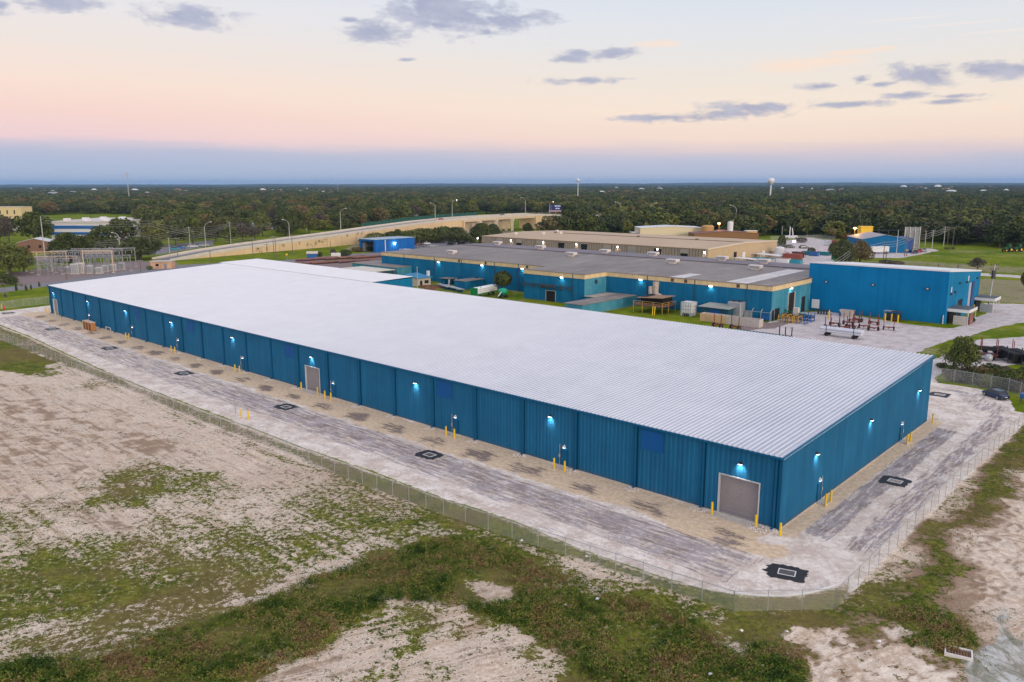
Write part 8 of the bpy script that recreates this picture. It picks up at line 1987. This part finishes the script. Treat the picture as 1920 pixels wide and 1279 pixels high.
# scattered pale roofs far away
rr = random.Random(31)
_hp = sorted(rr.choice((rr.uniform(480, 640), rr.uniform(20, 480), rr.uniform(1640, 1880), rr.uniform(1000, 1640))) for _ in range(70))
for i in range(70):
    px = _hp[i]; dist = rr.uniform(2200, 5200); x_ = (px - CX) / F * dist
    o = thing('house', (x_, dist, 0), rr.uniform(0, 3), 'tiny %s house near the horizon, %s from the left' % (('white', 'peach-walled', 'grey')[i % 3], ordw(i)), 'house', 'far houses near the horizon')
    w = rr.uniform(16, 34); h = rr.uniform(9, 15) + (6 if 1670 < px < 1760 and i % 2 else 0); b = MB(); b.bx(-w / 2, w / 2, -8, 8, 0, h); b.build('wall', (M_white, pm('peach_house', (.66, .46, .30, 1)), M_conc)[i % 3], o)
    b = MB(); b.add([(-w / 2, -8, h), (w / 2, -8, h), (w / 2, 8, h), (-w / 2, 8, h), (-w / 4, 0, h + 5), (w / 4, 0, h + 5)], [(0, 1, 5, 4), (1, 2, 5), (2, 3, 4, 5), (3, 0, 4)]); b.build('roof', (M_white, M_grey, M_rust)[(i * 5) % 3], o)

# ------------------------------------------------------------------ weeds and tufts of the rough field
def rand_in(P_, n, rs):
    lo, hi = P_.min(0), P_.max(0); out = []
    p = rs.uniform(lo, hi, (n * 4, 2)); ok = sdist(P_, p[:, 0], p[:, 1]) > 0
    return p[ok][:n]
def tufts(name, pts, hmin, hmax, per, leaf, mat, seed, spread=.35):
    rs = np.random.RandomState(seed); n = len(pts); N_ = n * per
    c = np.repeat(pts, per, 0); h = np.repeat(rs.uniform(hmin, hmax, n), per)
    off = rs.normal(scale=spread, size=(N_, 2)) * h[:, None]; z = h * rs.uniform(.05, 1.0, N_) * np.exp(-(off ** 2).sum(1) / (2 * (spread * h + .01) ** 2) * .35)
    C = np.stack([c[:, 0] + off[:, 0], c[:, 1] + off[:, 1], z], -1)
    nrm = rs.normal(size=(N_, 3)) + np.array([0, 0, .8]); nrm /= np.linalg.norm(nrm, axis=1)[:, None]
    t = np.cross(nrm, rs.normal(size=(N_, 3))); t /= np.linalg.norm(t, axis=1)[:, None]; bt = np.cross(nrm, t); s = (leaf * rs.uniform(.5, 1.4, N_))[:, None]
    q = np.stack([C - t * s * .6, C - bt * s * .25, C + t * s * .6 + nrm * s * .2, C + bt * s * .25], 1).reshape(-1, 3)
    me = bpy.data.meshes.new(name); m_ = len(q); me.vertices.add(m_); me.vertices.foreach_set('co', q.astype(np.float32).ravel()); me.loops.add(m_); me.loops.foreach_set('vertex_index', np.arange(m_, dtype=np.int32)); me.polygons.add(N_)
    me.polygons.foreach_set('loop_start', np.arange(0, m_, 4, dtype=np.int32)); me.polygons.foreach_set('loop_total', np.full(N_, 4, np.int32)); me.update(calc_edges=True); me.materials.append(mat)
    o = bpy.data.objects.new(name, me); col.objects.link(o); tag(o, kind='stuff'); return o
def weedmat(name, stops):
    m, t, b, o = new_mat(name); g = t.n('ShaderNodeTexCoord').outputs['Object']
    f = t.m('ADD', t.m('MULTIPLY', t.noise(g, .22, 4, .6), .45), t.m('MULTIPLY', t.noise(g, 1.1, 4, .6), .55))
    t.link(t.ramp(t.step(f, .30, .70), stops), b.inputs['Base Color']); b.inputs['Roughness'].default_value = .75; b.inputs['Specular IOR Level'].default_value = .15; return m
M_weed = weedmat('weed_leaves', [(0, (.030, .058, .010, 1)), (.25, (.07, .115, .014, 1)), (.45, (.17, .20, .035, 1)), (.60, (.28, .23, .085, 1)), (.78, (.25, .14, .07, 1)), (1, (.09, .11, .022, 1))])
M_tuft = weedmat('tuft_leaves', [(0, (.05, .08, .012, 1)), (.5, (.13, .145, .030, 1)), (.8, (.22, .15, .06, 1)), (1, (.26, .18, .09, 1))])
rs = np.random.RandomState(1)
pts = np.concatenate([rand_in(poly(BELT), 9500, rs), rand_in(poly(BELT2), 1500, rs), rand_in(poly(BELT3), 1100, rs)])
hole = [poly([(870, 1088), (960, 1092), (975, 1125), (900, 1132), (850, 1112)])]
for h_ in hole: pts = pts[sdist(h_, pts[:, 0], pts[:, 1]) < -.2]
_w = np.sin(pts[:, 0] * .55 + 1.2 * np.sin(pts[:, 1] * .4)) + np.sin(pts[:, 1] * .7 + np.sin(pts[:, 0] * .31)) + rs.normal(scale=.6, size=len(pts)); pts = pts[_w > -.75]
tufts('weeds', pts, .22, .80, 16, .15, M_weed, 3)
bp = np.concatenate([rand_in(poly(BELT), 3200, rs), rand_in(poly(BELT2), 420, rs), rand_in(poly(BELT3), 260, rs)])
_w = np.sin(bp[:, 0] * .45 + 1.7 * np.sin(bp[:, 1] * .33)) + np.sin(bp[:, 1] * .6 + 1.4 * np.sin(bp[:, 0] * .27 + 1)) + rs.normal(scale=.35, size=len(bp)); bp = bp[(_w > .75) & (sdist(hole[0], bp[:, 0], bp[:, 1]) < -.5)]
tufts('weeds', bp, .40, 1.0, 40, .17, weedmat('bramble_leaves', [(0, (.020, .045, .008, 1)), (.35, (.055, .10, .012, 1)), (.6, (.13, .18, .022, 1)), (.8, (.22, .22, .04, 1)), (1, (.20, .12, .05, 1))]), 8, .5)
pts = rand_in(poly(BELT4), 1500, rs); tufts('weeds', pts, .1, .35, 10, .12, M_weed, 4)
# sparse tufts follow the painted green density
near = (YF > 24) & (YF < 135) & (ch['field'] > .9) & (ch['green'] > .44) & (np.abs(XF) < 110)
ii = np.nonzero(near)[0]; wgt = (ch['green'][ii] - .40); pick = rs.choice(ii, 16000, p=wgt / wgt.sum()); pts = np.stack([XF[pick] + rs.uniform(-.4, .4, 16000), YF[pick] + rs.uniform(-.4, .4, 16000)], -1)
tufts('grass', pts, .05, .17, 6, .10, M_tuft, 6, .9)
# ------------------------------------------------------------------ air: even thin haze round everything
hz = MB(); hz.bx(-17000, 17000, -600, 25500, -1.5, 140.0)
hm = bpy.data.materials.new('haze_air'); hm.use_nodes = True; ht = hm.node_tree; ht.nodes.clear()
pv = ht.nodes.new('ShaderNodeVolumePrincipled'); ho = ht.nodes.new('ShaderNodeOutputMaterial'); ht.links.new(pv.outputs[0], ho.inputs['Volume'])
pv.inputs['Color'].default_value = (0.30, 0.58, 1.0, 1); pv.inputs['Density'].default_value = 0.000045
ho_ = hz.build('haze', hm); tag(ho_, kind='stuff')
bpy.context.view_layer.update()
